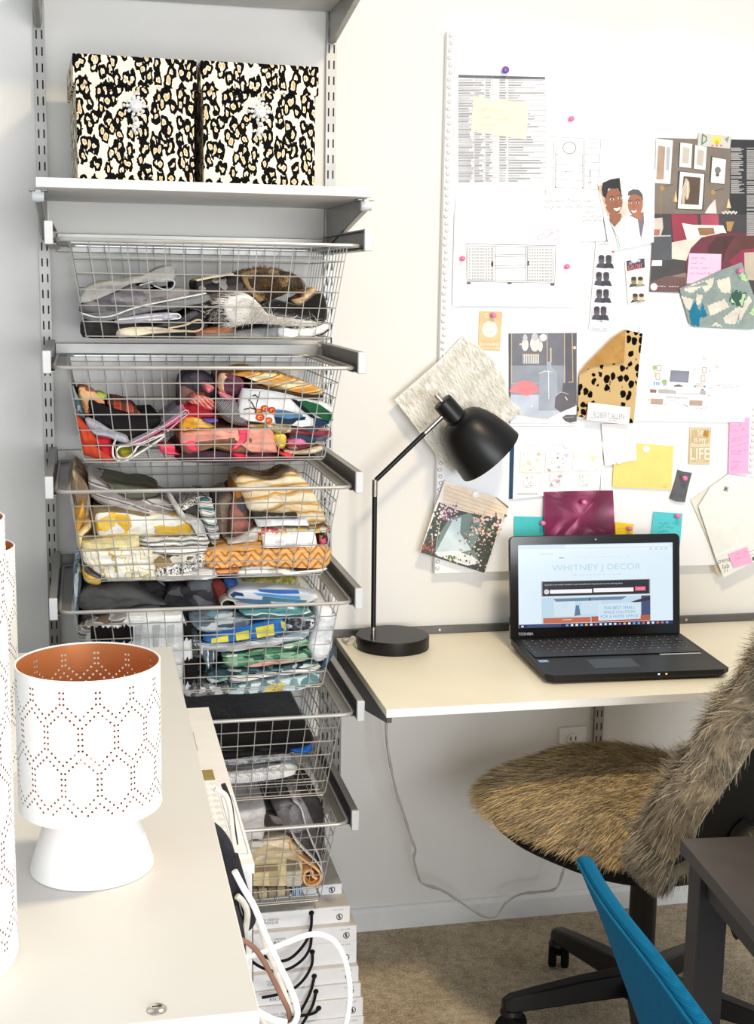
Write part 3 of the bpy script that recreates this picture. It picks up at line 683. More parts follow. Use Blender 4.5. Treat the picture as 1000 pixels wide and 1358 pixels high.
cloth('folded_fabric', 'olive dark cloth under the plumeria print in the third basket', L3, [(170, 320), (230, 300), (600, 350), (700, 360), (640, 380), (240, 400), (190, 470), (170, 420)], -.365, .2, M((128, 116, 88), .9, 0, .15), seed=104)
cloth('folded_fabric', 'gold taupe layered cloth edges down the left side of the third basket', L3, [(50, 75), (100, 110), (150, 180), (165, 330), (180, 420), (110, 480), (85, 430), (62, 280)], -.33, .25, patch('taupe_layers', [(176, 150, 116), (120, 100, 82), (206, 182, 142), (150, 124, 96)], (60, 60, 14)), seed=105)
cloth('folded_fabric', 'mustard yellow cloth standing at the left side of the third basket', L3, [(66, 360), (115, 275), (124, 330), (115, 400), (80, 470)], -.39, .2, GOLD, seed=106)
cloth('folded_fabric', 'cream folded strap curving down the left side of the third basket', L3, [(78, 470), (110, 420), (160, 390), (165, 420), (120, 460), (105, 510), (100, 560), (85, 540)], -.398, .16, M((232, 208, 150), .85, 0, .06), seed=107)
cloth('folded_fabric', 'cream cloth band above the palm leaf print in the third basket', L3, [(110, 515), (250, 495), (460, 468), (470, 535), (300, 560), (110, 558)], -.397, .25, M((226, 214, 164), .85, 0, .06), seed=108, soft=False)
PALM = stripes('gold_palm_leaf', [(246, 242, 230), (246, 242, 230), (206, 182, 102), (240, 234, 214)], 12, 'X', 9, rot=(0, .6, 0), dscale=2.2)
cloth('folded_fabric', 'white cloth with gold palm leaf print at front left of the third basket', L3, [(104, 560), (300, 555), (500, 540), (548, 545), (570, 745), (400, 752), (270, 752), (180, 690), (120, 640)], -.402, .3, PALM, seed=109, soft=False)
cloth('folded_fabric', 'bright yellow cloth corner at the bottom left of the third basket', L3, [(115, 680), (150, 710), (230, 740), (205, 775), (130, 752)], -.404, .15, M((240, 190, 66), .85, 0, .08), seed=110)
cloth('folded_fabric', 'dark grey lining edge below the palm leaf cloth in the third basket', L3, [(112, 640), (180, 695), (270, 752), (150, 715), (118, 680)], -.400, .2, GREYD, seed=111)
cloth('folded_fabric', 'green and white printed leaflets in the middle of the third basket', L3, [(470, 495), (600, 490), (800, 470), (880, 480), (890, 530), (700, 540), (560, 535), (480, 530)], -.394, .24, stripes('leaflet_layers', [(236, 236, 232), (130, 140, 116), (222, 222, 216), (96, 92, 92)], 36, 'Z', 3), seed=112)
cloth('folded_fabric', 'white card with dark line under the leaflets in the third basket', L3, [(540, 545), (880, 535), (885, 575), (700, 590), (555, 580)], -.399, .24, M((240, 238, 234), .7, 0, .03), seed=113, soft=False, draw=lambda c: c.line([(550, 572), (720, 578), (880, 562)], 7, GREYD))
TWEED = patch('black_white_tweed', [(236, 234, 230), (60, 58, 58), (222, 220, 214), (120, 116, 112), (240, 238, 234)], (230, 230, 200), .3)
cloth('folded_fabric', 'black and white tweed at the bottom middle of the third basket', L3, [(570, 680), (700, 640), (860, 580), (870, 650), (800, 690), (700, 720), (580, 745)], -.402, .24, TWEED, seed=114)
cloth('folded_fabric', 'cream and brown figured cloth above the tweed in the third basket', L3, [(552, 585), (640, 600), (800, 580), (820, 610), (700, 645), (570, 680)], -.3985, .24, patch('cream_brown', [(236, 230, 216), (160, 132, 88), (226, 218, 200), (96, 84, 70)], (40, 40, 40)), seed=115)
cloth('folded_fabric', 'pale grey knit edges at the bottom middle of the third basket', L3, [(580, 720), (720, 700), (900, 680), (940, 690), (935, 735), (720, 748), (580, 750)], -.403, .25, stripes('pale_knit', [(206, 204, 200), (170, 166, 160), (232, 230, 226)], 40, 'Z', 2), seed=116)
cloth('folded_fabric', 'teal and white scallop stripe cloth in the third basket', L3, [(830, 270), (910, 260), (950, 400), (960, 480), (930, 530), (900, 500), (860, 380)], -.37, .22, stripes('scallop', [(60, 110, 114), (236, 234, 230), (104, 80, 70), (230, 226, 220)], 20, 'Z', 4), seed=117)
cloth('folded_fabric', 'clear grey plastic strip lying over plumeria cloth in the third basket', L3, [(640, 215), (665, 215), (740, 340), (850, 380), (890, 540), (860, 540), (800, 420), (720, 370)], -.385, .06, M((200, 198, 194), .35, 0, .05), seed=118)
cloth('folded_fabric', 'black and white lace at the back of the third basket', L3, [(815, 235), (900, 232), (910, 262), (830, 272), (720, 320), (700, 300)], -.34, .14, TWEED, seed=119)
cloth('fabric_roll', 'taupe velvet roll standing in the middle of the third basket', R3, [(100, 300), (140, 230), (210, 200), (230, 300), (225, 400), (210, 480), (150, 520), (110, 440)], -.33, .2, M((142, 122, 104), .9, 0, .12, sheen=.3), seed=120)
cloth('folded_fabric', 'dark mixed cloths in the hollow right of the taupe roll, third basket', R3, [(215, 260), (300, 200), (340, 330), (380, 440), (300, 500), (200, 520), (190, 450)], -.36, .24, patch('dark_mix', [(96, 70, 58), (132, 92, 60), (76, 72, 76), (150, 96, 86)], (16, 16, 12)), seed=121)
cloth('folded_fabric', 'tiger stripe gold and white hide draped at the right of the third basket', R3, [(235, 110), (260, 80), (330, 70), (460, 95), (560, 85), (620, 45), (660, 38), (720, 60), (780, 130), (850, 260), (900, 360), (925, 410), (900, 400), (800, 430), (640, 370), (480, 340), (345, 330), (300, 230)], -.38, .16,
      stripes('tiger_hide', [(236, 222, 194), (214, 180, 122), (196, 144, 68), (226, 204, 162)], 8.5, 'Z', 4.0, rot=(0, .12, 0), dscale=1.5), seed=122, wob=.005)
cloth('fabric_roll', 'amber leather tube end behind the tiger hide in the third basket', R3, [(228, 120), (255, 110), (300, 220), (240, 245), (225, 200)], -.36, .12, M((188, 118, 56), .7, 0, .1), seed=123)
def d_lab(c):
    for i in range(5): c.scrawl(395, 395+i*8, 500, 3, GREYM, 1.2, 5+i)
cloth('fabric_label', 'white card label tucked under the tiger hide in the third basket', R3, [(375, 385), (760, 378), (785, 430), (400, 440)], -.3975, .10, M((238, 238, 238), .7, 0, .02), seed=124, soft=False, draw=d_lab)
cloth('fabric_label', 'black label with pale lettering on the tiger hide, third basket', R3, [(360, 332), (480, 340), (690, 338), (695, 378), (375, 378)], -.396, .06, M((62, 58, 56), .7, 0, .1), seed=125, soft=False, draw=lambda c: c.scrawl(440, 362, 620, 9, CREAM, 2.5, 3))
cloth('folded_fabric', 'colourful printed scraps between label and carton in the third basket', R3, [(400, 455), (600, 455), (800, 445), (935, 450), (940, 470), (800, 490), (430, 495)], -.392, .22, patch('scraps', [(226, 190, 90), (206, 96, 90), (236, 232, 224), (120, 140, 110), (236, 220, 196)], (60, 60, 60)), seed=126)
def d_card(c):
    for i, (a, b, y) in enumerate([(525, 610, 545), (525, 600, 556), (610, 640, 565), (600, 715, 575), (525, 560, 580), (560, 690, 588)]): c.scrawl(a, y, b, 4, GREYD, 1.4, 20+i, -.06)
cloth('fabric_label', 'white order card standing behind the zigzag roll in the third basket', R3, [(428, 505), (600, 490), (820, 455), (842, 590), (640, 598), (440, 600)], -.400, .012, M((246, 246, 246), .7, 0, .01), seed=127, soft=False, draw=d_card)
cloth('folded_fabric', 'amber cloth top edge above the zigzag weave in the third basket', R3, [(15, 620), (120, 590), (330, 560), (430, 550), (440, 605), (250, 625), (20, 640)], -.396, .26, M((216, 160, 92), .85, 0, .06), seed=128, soft=False)
cloth('folded_fabric', 'yellow ochre tab behind the order card in the third basket', R3, [(395, 540), (405, 490), (440, 490), (440, 550)], -.39, .1, GOLD, seed=129, soft=False)
cloth('folded_fabric', 'pale and grey cloth wedge beside the order card in the third basket', R3, [(180, 570), (260, 530), (340, 470), (400, 450), (400, 545), (330, 560)], -.393, .2, M((214, 208, 200), .85, 0, .06), seed=130)
cloth('folded_fabric', 'thick amber brown zigzag weave at front right of the third basket', R3, [(10, 630), (250, 625), (470, 605), (700, 600), (925, 585), (935, 700), (900, 740), (740, 745), (560, 740), (330, 730), (120, 745), (20, 730)], -.402, .28, zigzag('amber_zigzag', (228, 172, 104), (178, 112, 50)), seed=131)
cloth('folded_fabric', 'pink orange and black scraps at the right edge of the third basket', R3, [(860, 490), (905, 485), (920, 540), (900, 580), (862, 580)], -.395, .2, patch('edge_scraps', [(226, 120, 70), (40, 36, 36), (216, 90, 120), (196, 150, 90)], (50, 50, 60)), seed=132)
cloth('folded_fabric', 'white papers flaring out under the zigzag weave in the third basket', R3, [(255, 805), (280, 745), (420, 730), (560, 745), (720, 775), (890, 745), (905, 760), (740, 800), (560, 800), (460, 800)], -.404, .2, stripes('white_papers', [(242, 242, 240), (226, 226, 224), (248, 248, 246), (170, 168, 164)], 30, 'Z', 2), seed=133)
cloth('folded_fabric', 'orange cloth edge at the bottom of the third basket', R3, [(90, 760), (250, 750), (265, 775), (200, 785), (100, 785)], -.403, .2, M((222, 150, 96), .85, 0, .08), seed=134)

# ---- basket 4: blues and greens
L4 = fr(85, 750, 4.651); R4 = fr(240, 750, 4.762)
NAVY = M((34, 60, 96), .9, 0, .12)
cloth('folded_fabric', 'charcoal grey felt heaped at the left of the fourth basket', L4, [(85, 235), (110, 170), (190, 140), (250, 150), (330, 140), (440, 150), (560, 210), (640, 245), (500, 240), (380, 265), (200, 290), (110, 275)], -.36, .22, M((92, 91, 90), .95, 0, .1, bump=.3), seed=201, wob=.006)
cloth('folded_fabric', 'very dark cloth across the back of the fourth basket', L4, [(110, 300), (300, 270), (600, 250), (640, 150), (760, 130), (1000, 110), (1000, 280), (700, 320), (300, 340), (130, 360)], -.33, .2, patch('dark_blacks', [(40, 38, 40), (60, 58, 60), (34, 32, 34), (84, 80, 80)], (12, 12, 14)), seed=202)
cloth('folded_fabric', 'black and pale blue scrap in the middle back of the fourth basket', L4, [(450, 145), (500, 110), (600, 120), (650, 190), (600, 220), (520, 190)], -.31, .12, patch('pale_blue_black', [(30, 28, 30), (196, 214, 226), (24, 24, 26)], (16, 16, 16)), seed=203)
cloth('folded_fabric', 'pale blue cloth edges along the left side of the fourth basket', L4, [(55, 290), (60, 80), (85, 30), (110, 60), (95, 250), (80, 390), (65, 370)], -.34, .26, patch('ice_blue', [(120, 150, 170), (206, 216, 222), (84, 96, 104)], (50, 50, 14)), seed=204)
cloth('folded_fabric', 'brown and silver cloth edge below the rim in the fourth basket', L4, [(80, 440), (100, 400), (180, 360), (300, 330), (390, 320), (400, 370), (250, 375), (150, 395), (95, 450)], -.397, .22, stripes('silver_edge', [(150, 150, 152), (206, 208, 210), (110, 96, 86)], 26, 'Z', 3), seed=205)
IKB = patch('black_white_ikat', [(232, 232, 230), (24, 22, 24), (206, 206, 206), (30, 28, 30), (222, 222, 220)], (12, 12, 4), .9)
def d_ikat(c):
    G = M((186, 188, 188), .9, 0, .1); K = M((26, 24, 26), .9, 0, .2); rnd = random.Random(4)
    for (x0, y0, x1, y1) in ((165, 375, 430, 480), (735, 360, 790, 460), (735, 575, 830, 720)):
        top = []; bot = []; x = x0
        while x <= x1: top.append((x, y0+rnd.uniform(-16, 16))); bot.append((x, y1+rnd.uniform(-22, 22))); x += 9
        c.poly(top+bot[::-1], K)
    for x in (460, 570, 660):
        c.poly([(x-22, 370), (x+22, 365), (x+14, 500), (x-18, 500)], G)
cloth('folded_fabric', 'black and white ikat cloth filling the left front of the fourth basket', L4, [(130, 420), (200, 370), (390, 320), (560, 310), (730, 310), (790, 460), (800, 700), (760, 800), (600, 805), (300, 800), (150, 780)], -.400, .26, M((222, 224, 224), .9, 0, .05), seed=206, soft=False, draw=d_ikat)
cloth('fabric_label', 'white paper label along the top of the ikat cloth in the fourth basket', L4, [(385, 320), (560, 310), (725, 305), (728, 352), (560, 356), (390, 362)], -.403, .006, M((240, 242, 246), .7, 0, .01), seed=207, soft=False, draw=lambda c: (c.scrawl(420, 325, 500, 3, GREYM, 1.2, 1), c.scrawl(420, 345, 490, 3, GREYM, 1.2, 2), c.scrawl(530, 345, 610, 4, GREYM, 1.2, 3)))
cloth('folded_fabric', 'slate grey folded cloth in the middle back of the fourth basket', R4, [(40, 130), (130, 90), (210, 110), (230, 250), (150, 280), (90, 270)], -.33, .2, M((104, 106, 110), .9, 0, .1), seed=208)
cloth('folded_fabric', 'brick red cloth roll in the back of the fourth basket', R4, [(200, 120), (270, 110), (290, 200), (260, 260), (230, 240)], -.34, .2, M((128, 56, 50), .9, 0, .12), seed=209)
cloth('folded_fabric', 'royal blue cloth behind the white and blue fold in the fourth basket', R4, [(275, 95), (340, 95), (380, 150), (310, 170), (285, 150)], -.33, .18, M((64, 92, 160), .9, 0, .1), seed=210)
cloth('folded_fabric', 'olive brocade at the back right of the fourth basket', R4, [(350, 130), (420, 95), (560, 80), (745, 75), (720, 140), (600, 150), (460, 150)], -.31, .2, patch('olive_brocade', [(150, 140, 70), (170, 160, 92), (122, 112, 52)], (60, 60, 60)), seed=211)
cloth('folded_fabric', 'pale tan and teal cloth at the back right corner of the fourth basket', R4, [(740, 80), (790, 110), (840, 150), (800, 180), (720, 160)], -.32, .2, patch('tan_teal', [(190, 184, 160), (120, 146, 150), (216, 206, 180)], (30, 30, 40)), seed=212)
def d_blue(c):
    c.poly([(480, 150), (740, 155), (750, 178), (620, 180), (500, 165)], M((66, 110, 196), .9)); c.poly([(450, 172), (600, 185), (750, 195), (755, 215), (640, 205), (490, 190)], M((92, 164, 220), .9))
    c.poly([(520, 195), (640, 208), (800, 222), (780, 238), (640, 232), (510, 222)], M((82, 132, 150), .9)); c.poly([(320, 205), (420, 210), (560, 222), (575, 245), (480, 250), (380, 230)], M((78, 112, 148), .9))
    c.poly([(310, 185), (340, 165), (390, 175), (400, 195), (350, 190), (330, 205)], M((44, 70, 110), .9))
cloth('folded_fabric', 'white cloth with bright blue stripes folded on top of the fourth basket', R4, [(300, 190), (340, 158), (430, 148), (600, 148), (750, 158), (860, 190), (872, 208), (800, 240), (640, 250), (480, 252), (360, 232), (305, 212)], -.372, .2, M((238, 240, 242), .85, 0, .02), seed=213, draw=d_blue)
fold('fabric_roll', 'grey lined open cloth roll under the blue striped fold in the fourth basket', R4, [(262, 260), (258, 235), (290, 215), (335, 225), (352, 245), (440, 255), (600, 262)], -.385, .2, .003, M((206, 200, 196), .9, 0, .06), seed=214)
cloth('folded_fabric', 'teal silk layers below the rim at right in the fourth basket', R4, [(370, 290), (500, 285), (700, 280), (830, 300), (840, 330), (700, 335), (560, 340), (440, 335), (400, 315)], -.394, .24, stripes('teal_silk', [(70, 132, 140), (110, 160, 162), (226, 236, 236), (54, 96, 110)], 16, 'Z', 3), seed=215)
cloth('folded_fabric', 'blue grey crumpled silks in the middle of the fourth basket', R4, [(60, 330), (200, 310), (340, 310), (440, 350), (400, 400), (260, 430), (160, 430), (90, 400)], -.388, .24, patch('bluegrey_silk', [(120, 136, 148), (90, 104, 118), (176, 186, 192), (66, 82, 96), (92, 140, 150)], (18, 18, 40)), seed=216)
def d_bs(c):
    Y = M((232, 220, 92), .85)
    for q in ([(192, 462), (298, 440), (300, 482), (192, 490)], [(345, 425), (428, 408), (432, 462), (350, 475)], [(470, 392), (585, 368), (592, 438), (482, 458)], [(630, 350), (660, 360), (665, 415), (635, 390)]): c.poly(q, Y)
cloth('folded_fabric', 'blue cloth with yellow blocks slanted across the fourth basket', R4, [(145, 480), (200, 445), (400, 395), (560, 350), (640, 345), (665, 380), (660, 425), (480, 462), (300, 488), (190, 495)], -.401, .22, M((54, 118, 190), .85, 0, .08), seed=217, draw=d_bs)
cloth('folded_fabric', 'black and white lace cloth right of the yellow blocks in the fourth basket', R4, [(660, 345), (760, 335), (840, 345), (835, 400), (700, 420), (668, 400)], -.394, .22, patch('lace_black', [(40, 40, 48), (214, 218, 222), (60, 64, 72), (120, 126, 132)], (70, 70, 70)), seed=218)
cloth('folded_fabric', 'grey blue layered cloths under the yellow blocks in the fourth basket', R4, [(80, 490), (200, 495), (400, 480), (640, 440), (800, 410), (800, 460), (640, 490), (420, 530), (250, 550), (120, 530)], -.396, .24, stripes('greyblue_layers', [(140, 158, 172), (196, 206, 212), (84, 100, 118), (222, 226, 228)], 24, 'Z', 3, rot=(0, -.1, 0)), seed=219)
cloth('folded_fabric', 'white bordered grey panel over blue layers in the fourth basket', R4, [(300, 515), (480, 490), (640, 475), (645, 495), (480, 525), (305, 548)], -.403, .1, M((206, 206, 208), .9, 0, .04), seed=220)
cloth('fabric_roll', 'slate and white cloth roll end at the left of the green cloth, fourth basket', R4, [(85, 500), (150, 520), (220, 560), (210, 620), (170, 665), (150, 620), (120, 550)], -.399, .22, stripes('roll_slate', [(92, 108, 122), (226, 228, 228), (70, 84, 98)], 14, 'X', 2), seed=221)
cloth('folded_fabric', 'green and white scrolled cloth, upper fold, in the fourth basket', R4, [(260, 580), (350, 560), (520, 530), (700, 490), (790, 470), (800, 500), (680, 540), (480, 570), (360, 580)], -.399, .24, patch('green_scroll', [(92, 150, 116), (214, 226, 210), (62, 116, 86), (150, 186, 160)], (26, 26, 70)), seed=222)
cloth('folded_fabric', 'emerald green rolled cloth across the middle of the fourth basket', R4, [(265, 600), (330, 578), (480, 572), (640, 555), (790, 540), (825, 555), (810, 595), (700, 605), (520, 615), (400, 635), (300, 645)], -.403, .24, patch('emerald', [(72, 132, 100), (44, 92, 74), (150, 190, 160), (96, 156, 118)], (30, 30, 60)), seed=223)
cloth('folded_fabric', 'pink peach cloth edge under emerald cloth in the fourth basket', R4, [(380, 640), (500, 615), (660, 600), (800, 600), (660, 618), (480, 640)], -.404, .22, M((232, 182, 172), .9, 0, .05), seed=224)
cloth('folded_fabric', 'dark teal swirled cloth at lower left of the green stack, fourth basket', R4, [(165, 720), (200, 670), (320, 660), (480, 650), (640, 635), (800, 615), (860, 630), (700, 660), (480, 670), (330, 690), (240, 730), (190, 750)], -.400, .24, patch('teal_swirl', [(60, 96, 104), (30, 62, 74), (120, 160, 150), (206, 214, 206)], (26, 26, 60)), seed=225)
cloth('folded_fabric', 'navy and cream cloth layers near the bottom of the fourth basket', R4, [(300, 700), (420, 690), (560, 670), (760, 650), (880, 640), (860, 665), (700, 690), (520, 710), (380, 740), (310, 740)], -.402, .24, stripes('navy_cream', [(234, 230, 226), (62, 74, 106), (226, 222, 218)], 22, 'Z', 1.5, rot=(0, -.08, 0)), seed=226)
FLOR4 = patch('aqua_floral', [(214, 230, 234), (130, 166, 170), (226, 236, 236), (96, 136, 140), (196, 220, 224)], (38, 38, 40), .9)
def d_pine(c):
    c.poly([(520, 800), (570, 750), (640, 740), (660, 755), (640, 790)], M((216, 196, 92), .9)); rnd = random.Random(2)
    for _ in range(26):
        x = rnd.uniform(550, 640); y = rnd.uniform(752, 788); c.ell(x, y, 5, 4, M((176, 140, 52), .9), 8, True)
cloth('folded_fabric', 'aqua floral cloth with yellow pineapple along the bottom of the fourth basket', R4, [(285, 800), (360, 760), (520, 740), (660, 725), (860, 690), (870, 740), (760, 790), (640, 800), (460, 812), (300, 815)], -.404, .26, FLOR4, seed=227, draw=d_pine)
cloth('folded_fabric', 'grey printed cloth heap at the bottom left of the blue stack, fourth basket', R4, [(30, 830), (60, 770), (150, 760), (240, 770), (300, 760), (290, 810), (160, 830)], -.402, .22, patch('grey_print', [(120, 120, 124), (206, 206, 208), (70, 70, 76)], (50, 50, 60)), seed=228)
cloth('folded_fabric', 'white gauze cloth bunched in the right corner of the fourth basket', R4, [(880, 290), (960, 280), (985, 310), (960, 400), (955, 520), (920, 590), (870, 610), (830, 580), (805, 500), (830, 440), (860, 360)], -.392, .2, M((242, 243, 245), .9, 0, .02), seed=229, wob=.007)
cloth('folded_fabric', 'dark blue cloth corner right of the white gauze in the fourth basket', R4, [(880, 640), (930, 560), (960, 500), (965, 560), (920, 640), (885, 660)], -.385, .2, M((70, 90, 112), .9, 0, .12), seed=230)

# ---- basket 5: black cloth, silvers
L5 = fr(240, 910, 4.762)
cloth('folded_fabric', 'large black cloth folded over the top of the fifth basket', L5, [(-330, 330), (-300, 262), (200, 240), (500, 215), (780, 215), (845, 330), (850, 362), (690, 430), (480, 410), (240, 420), (-330, 420)], -.395, .33, M((20, 18, 19), .95, 0, .2, sheen=.15), seed=301, soft=False, wob=.003)
cloth('folded_fabric', 'black tweed cloth under the large black cloth in the fifth basket', L5, [(-330, 420), (240, 420), (480, 410), (690, 420), (700, 440), (500, 440), (250, 470), (-330, 480)], -.398, .3, M((36, 34, 35), .95, 0, .25, 300), seed=302, soft=False)
cloth('folded_fabric', 'grey textured cloth in the middle of the fifth basket', L5, [(-330, 480), (260, 470), (480, 440), (690, 425), (710, 465), (500, 490), (270, 505), (-330, 515)], -.400, .3, patch('grey_texture', [(150, 156, 162), (122, 128, 134), (176, 182, 188)], (60, 60, 60)), seed=303, soft=False)
cloth('folded_fabric', 'charcoal cloth layer above the silver damask in the fifth basket', L5, [(-330, 515), (270, 505), (500, 490), (640, 485), (640, 505), (480, 515), (290, 545), (-330, 555)], -.3995, .3, GREYD, seed=304, soft=False)
def d_damask(c):
    g = M((150, 150, 152), .6, 0, .1)
    for i in range(7):
        x = 330+i*52; y = 560-i*6
        c.line([(x+22*math.cos(a/8*PI), y+20*math.sin(a/8*PI)) for a in range(3, 17)], 3.5, g)
    for i in range(28): c.line([(300+i*13, 590-i*1.2), (304+i*13, 612-i*1.2)], 2, g)
cloth('fabric_roll', 'silver white damask roll at the bottom of the fifth basket', L5, [(-330, 560), (290, 545), (480, 520), (640, 495), (730, 510), (742, 545), (700, 570), (600, 590), (400, 615), (300, 620), (-330, 640)], -.403, .2, M((226, 226, 226), .55, 0, .04), seed=305, draw=d_damask)
cloth('folded_fabric', 'royal blue folded edge at the right of the fifth basket', L5, [(692, 405), (760, 395), (825, 375), (832, 410), (790, 428), (720, 425)], -.402, .14, M((44, 104, 196), .85, 0, .06), seed=306)

# ---- basket 6: tan rolls
L6 = fr(300, 1030, 6.25)
cloth('folded_fabric', 'white folded muslin in the left of the lowest basket', L6, [(-500, 330), (60, 300), (335, 250), (330, 420), (300, 560), (120, 575), (-500, 600)], -.365, .28, M((226, 222, 222), .85, 0, .03), seed=401, soft=False)
cloth('folded_fabric', 'dark grey shiny cloth swept up the right of the lowest basket', L6, [(320, 420), (340, 310), (420, 330), (400, 230), (620, 200), (700, 330), (780, 560), (790, 720), (740, 760), (640, 640), (500, 480), (420, 460)], -.37, .2, patch('dark_satin', [(84, 80, 82), (120, 116, 118), (58, 54, 56), (150, 146, 148)], (10, 10, 8), 1.2, .4), seed=402)
cloth('folded_fabric', 'charcoal cloth standing in the right back corner of the lowest basket', L6, [(600, 230), (720, 180), (800, 250), (820, 360), (820, 560), (800, 650), (700, 480), (640, 380)], -.30, .2, M((78, 74, 74), .85, 0, .12), seed=403)
fold('fabric_edge', 'pale grey sheet edge sweeping down the right of the lowest basket', L6, [(560, 200), (620, 260), (660, 400), (720, 560), (780, 690), (790, 780)], -.392, .1, .003, M((196, 196, 198), .8, 0, .05), seed=404)
cloth('folded_fabric', 'beige canvas bundle curving over the middle of the lowest basket', L6, [(140, 680), (250, 620), (380, 560), (500, 520), (560, 560), (640, 640), (600, 700), (400, 690), (160, 720)], -.390, .25, patch('beige_canvas', [(222, 204, 172), (236, 222, 196), (206, 186, 150)], (16, 16, 40)), seed=405)
def d_rug(c):
    c.poly([(-200, 760), (160, 745), (425, 722), (430, 775), (160, 805), (-200, 825)], M((156, 134, 98), .9)); c.poly([(500, 680), (600, 700), (620, 775), (500, 785)], M((140, 128, 108), .9))
    c.poly([(360, 790), (430, 780), (435, 905), (365, 905)], M((190, 176, 140), .9)); c.poly([(500, 790), (615, 785), (620, 905), (505, 912)], M((206, 200, 188), .9))
cloth('fabric_roll', 'cream and taupe block weave roll in the lowest basket', L6, [(-500, 720), (160, 712), (400, 680), (560, 668), (640, 690), (640, 900), (500, 912), (200, 918), (-500, 930)], -.400, .24, M((232, 214, 168), .85, 0, .05), seed=406, soft=False, draw=d_rug)
fold('fabric_roll', 'open orange lined scroll end at the right of the lowest basket', L6, [(755, 850), (720, 830), (715, 790), (690, 780), (655, 800), (645, 850), (670, 895), (720, 905), (770, 880), (785, 820), (740, 760), (640, 690), (560, 620), (540, 560)], -.402, .2, .0042, M((236, 190, 140), .8, 0, .06), seed=407)
fold('fabric_roll', 'inner amber curl of the scroll in the lowest basket', L6, [(655, 830), (680, 870), (720, 872), (745, 845), (725, 825), (712, 800)], -.401, .2, .0028, M((206, 132, 58), .8, 0, .1), seed=408)
fold('fabric_edge', 'white liner sheet outside the orange scroll in the lowest basket', L6, [(790, 860), (798, 800), (760, 720), (680, 640), (600, 560), (560, 500)], -.399, .16, .003, OFFW, seed=409)
cloth('folded_fabric', 'grey brown striped mat at the bottom of the lowest basket', L6, [(-500, 960), (200, 945), (400, 930), (540, 925), (545, 985), (360, 1010), (200, 1020), (-500, 1030)], -.402, .24, stripes('mat', [(150, 138, 116), (104, 96, 86), (190, 180, 150)], 9, 'X', 2), seed=410, soft=False)
cloth('folded_fabric', 'black and white cloth behind the canvas bundle in the lowest basket', L6, [(190, 640), (200, 570), (300, 560), (330, 610), (260, 630)], -.385, .15, patch('bw_leaf', [(40, 38, 38), (206, 202, 196), (60, 56, 56)], (24, 24, 24)), seed=411)
cloth('folded_fabric', 'blue striped scrap at the bottom right of the lowest basket', L6, [(545, 930), (620, 925), (640, 985), (590, 995), (548, 990)], -.404, .08, stripes('blue_scrap', [(120, 160, 206), (226, 234, 240), (70, 96, 130)], 40, 'X', 1), seed=412)

# ================================================================== SAMPLE BOOKS
BOOKW = M((240, 241, 245), .55, 0, .012, name='white_book_cover'); BOOKG = M((204, 198, 192), .6, 0, .05, name='grey_book_paper')
INK = M((60, 60, 74), .6, 0, .05, name='dark_ink'); INKL = M((120, 126, 146), .6, 0, .05, name='pale_ink'); CORD = M((26, 24, 27), .7, 0, .15, name='black_cord')
B1 = fr(320, 1160, 5.882)
books = [  # x1, yfront, z0, z1, label, lettering, cord path in B1 frame
    (.603, -.440, 0.0, .040, 'bottom sample book of the white stack, on the carpet', None, None),
    (.602, -.435, .0405, .0785, 'white sample book second from the bottom of the stack', ('coco classics', 'FRESCO'), [(610, 1060), (560, 1082), (440, 1105), (350, 1120)]),
    (.5985, -.428, .079, .1070, 'thin white sample book, third from the bottom of the stack', ('coco classics', 'ESCHER'), [(588, 930), (560, 1010), (520, 1090), (470, 1175)]),
    (.595, -.420, .1075, .140, 'white sample book with cord looping left, under the joined pair', ('coco classics', 'OCEAN'), [(575, 810), (545, 900), (500, 1000), (440, 1100), (360, 1190)]),
    (.5935, -.404, .1405, .1885, 'thicker white sample book in the middle of the stack with cord hanging from its hole', None, [(560, 620), (550, 700), (500, 800), (420, 880), (320, 925), (160, 960)]),
    (.5932, -.404, .189, .2215, 'white sample book third from the top of the stack', ('coco classics', 'URBAN'), [(553, 478), (535, 570), (480, 660), (380, 730), (270, 752), (160, 725), (60, 660)]),
    (.582, -.387, .222, .2570, 'white sample book second from the top, its cord hanging from a hole', ('coco classics', 'BAROQUE'), [(553, 315), (545, 400), (520, 490), (470, 570), (400, 640), (330, 672), (240, 668), (170, 625), (100, 560)]),
    (.576, -.330, .2575, .2790, 'topmost white sample book half under the lowest basket', None, None)]
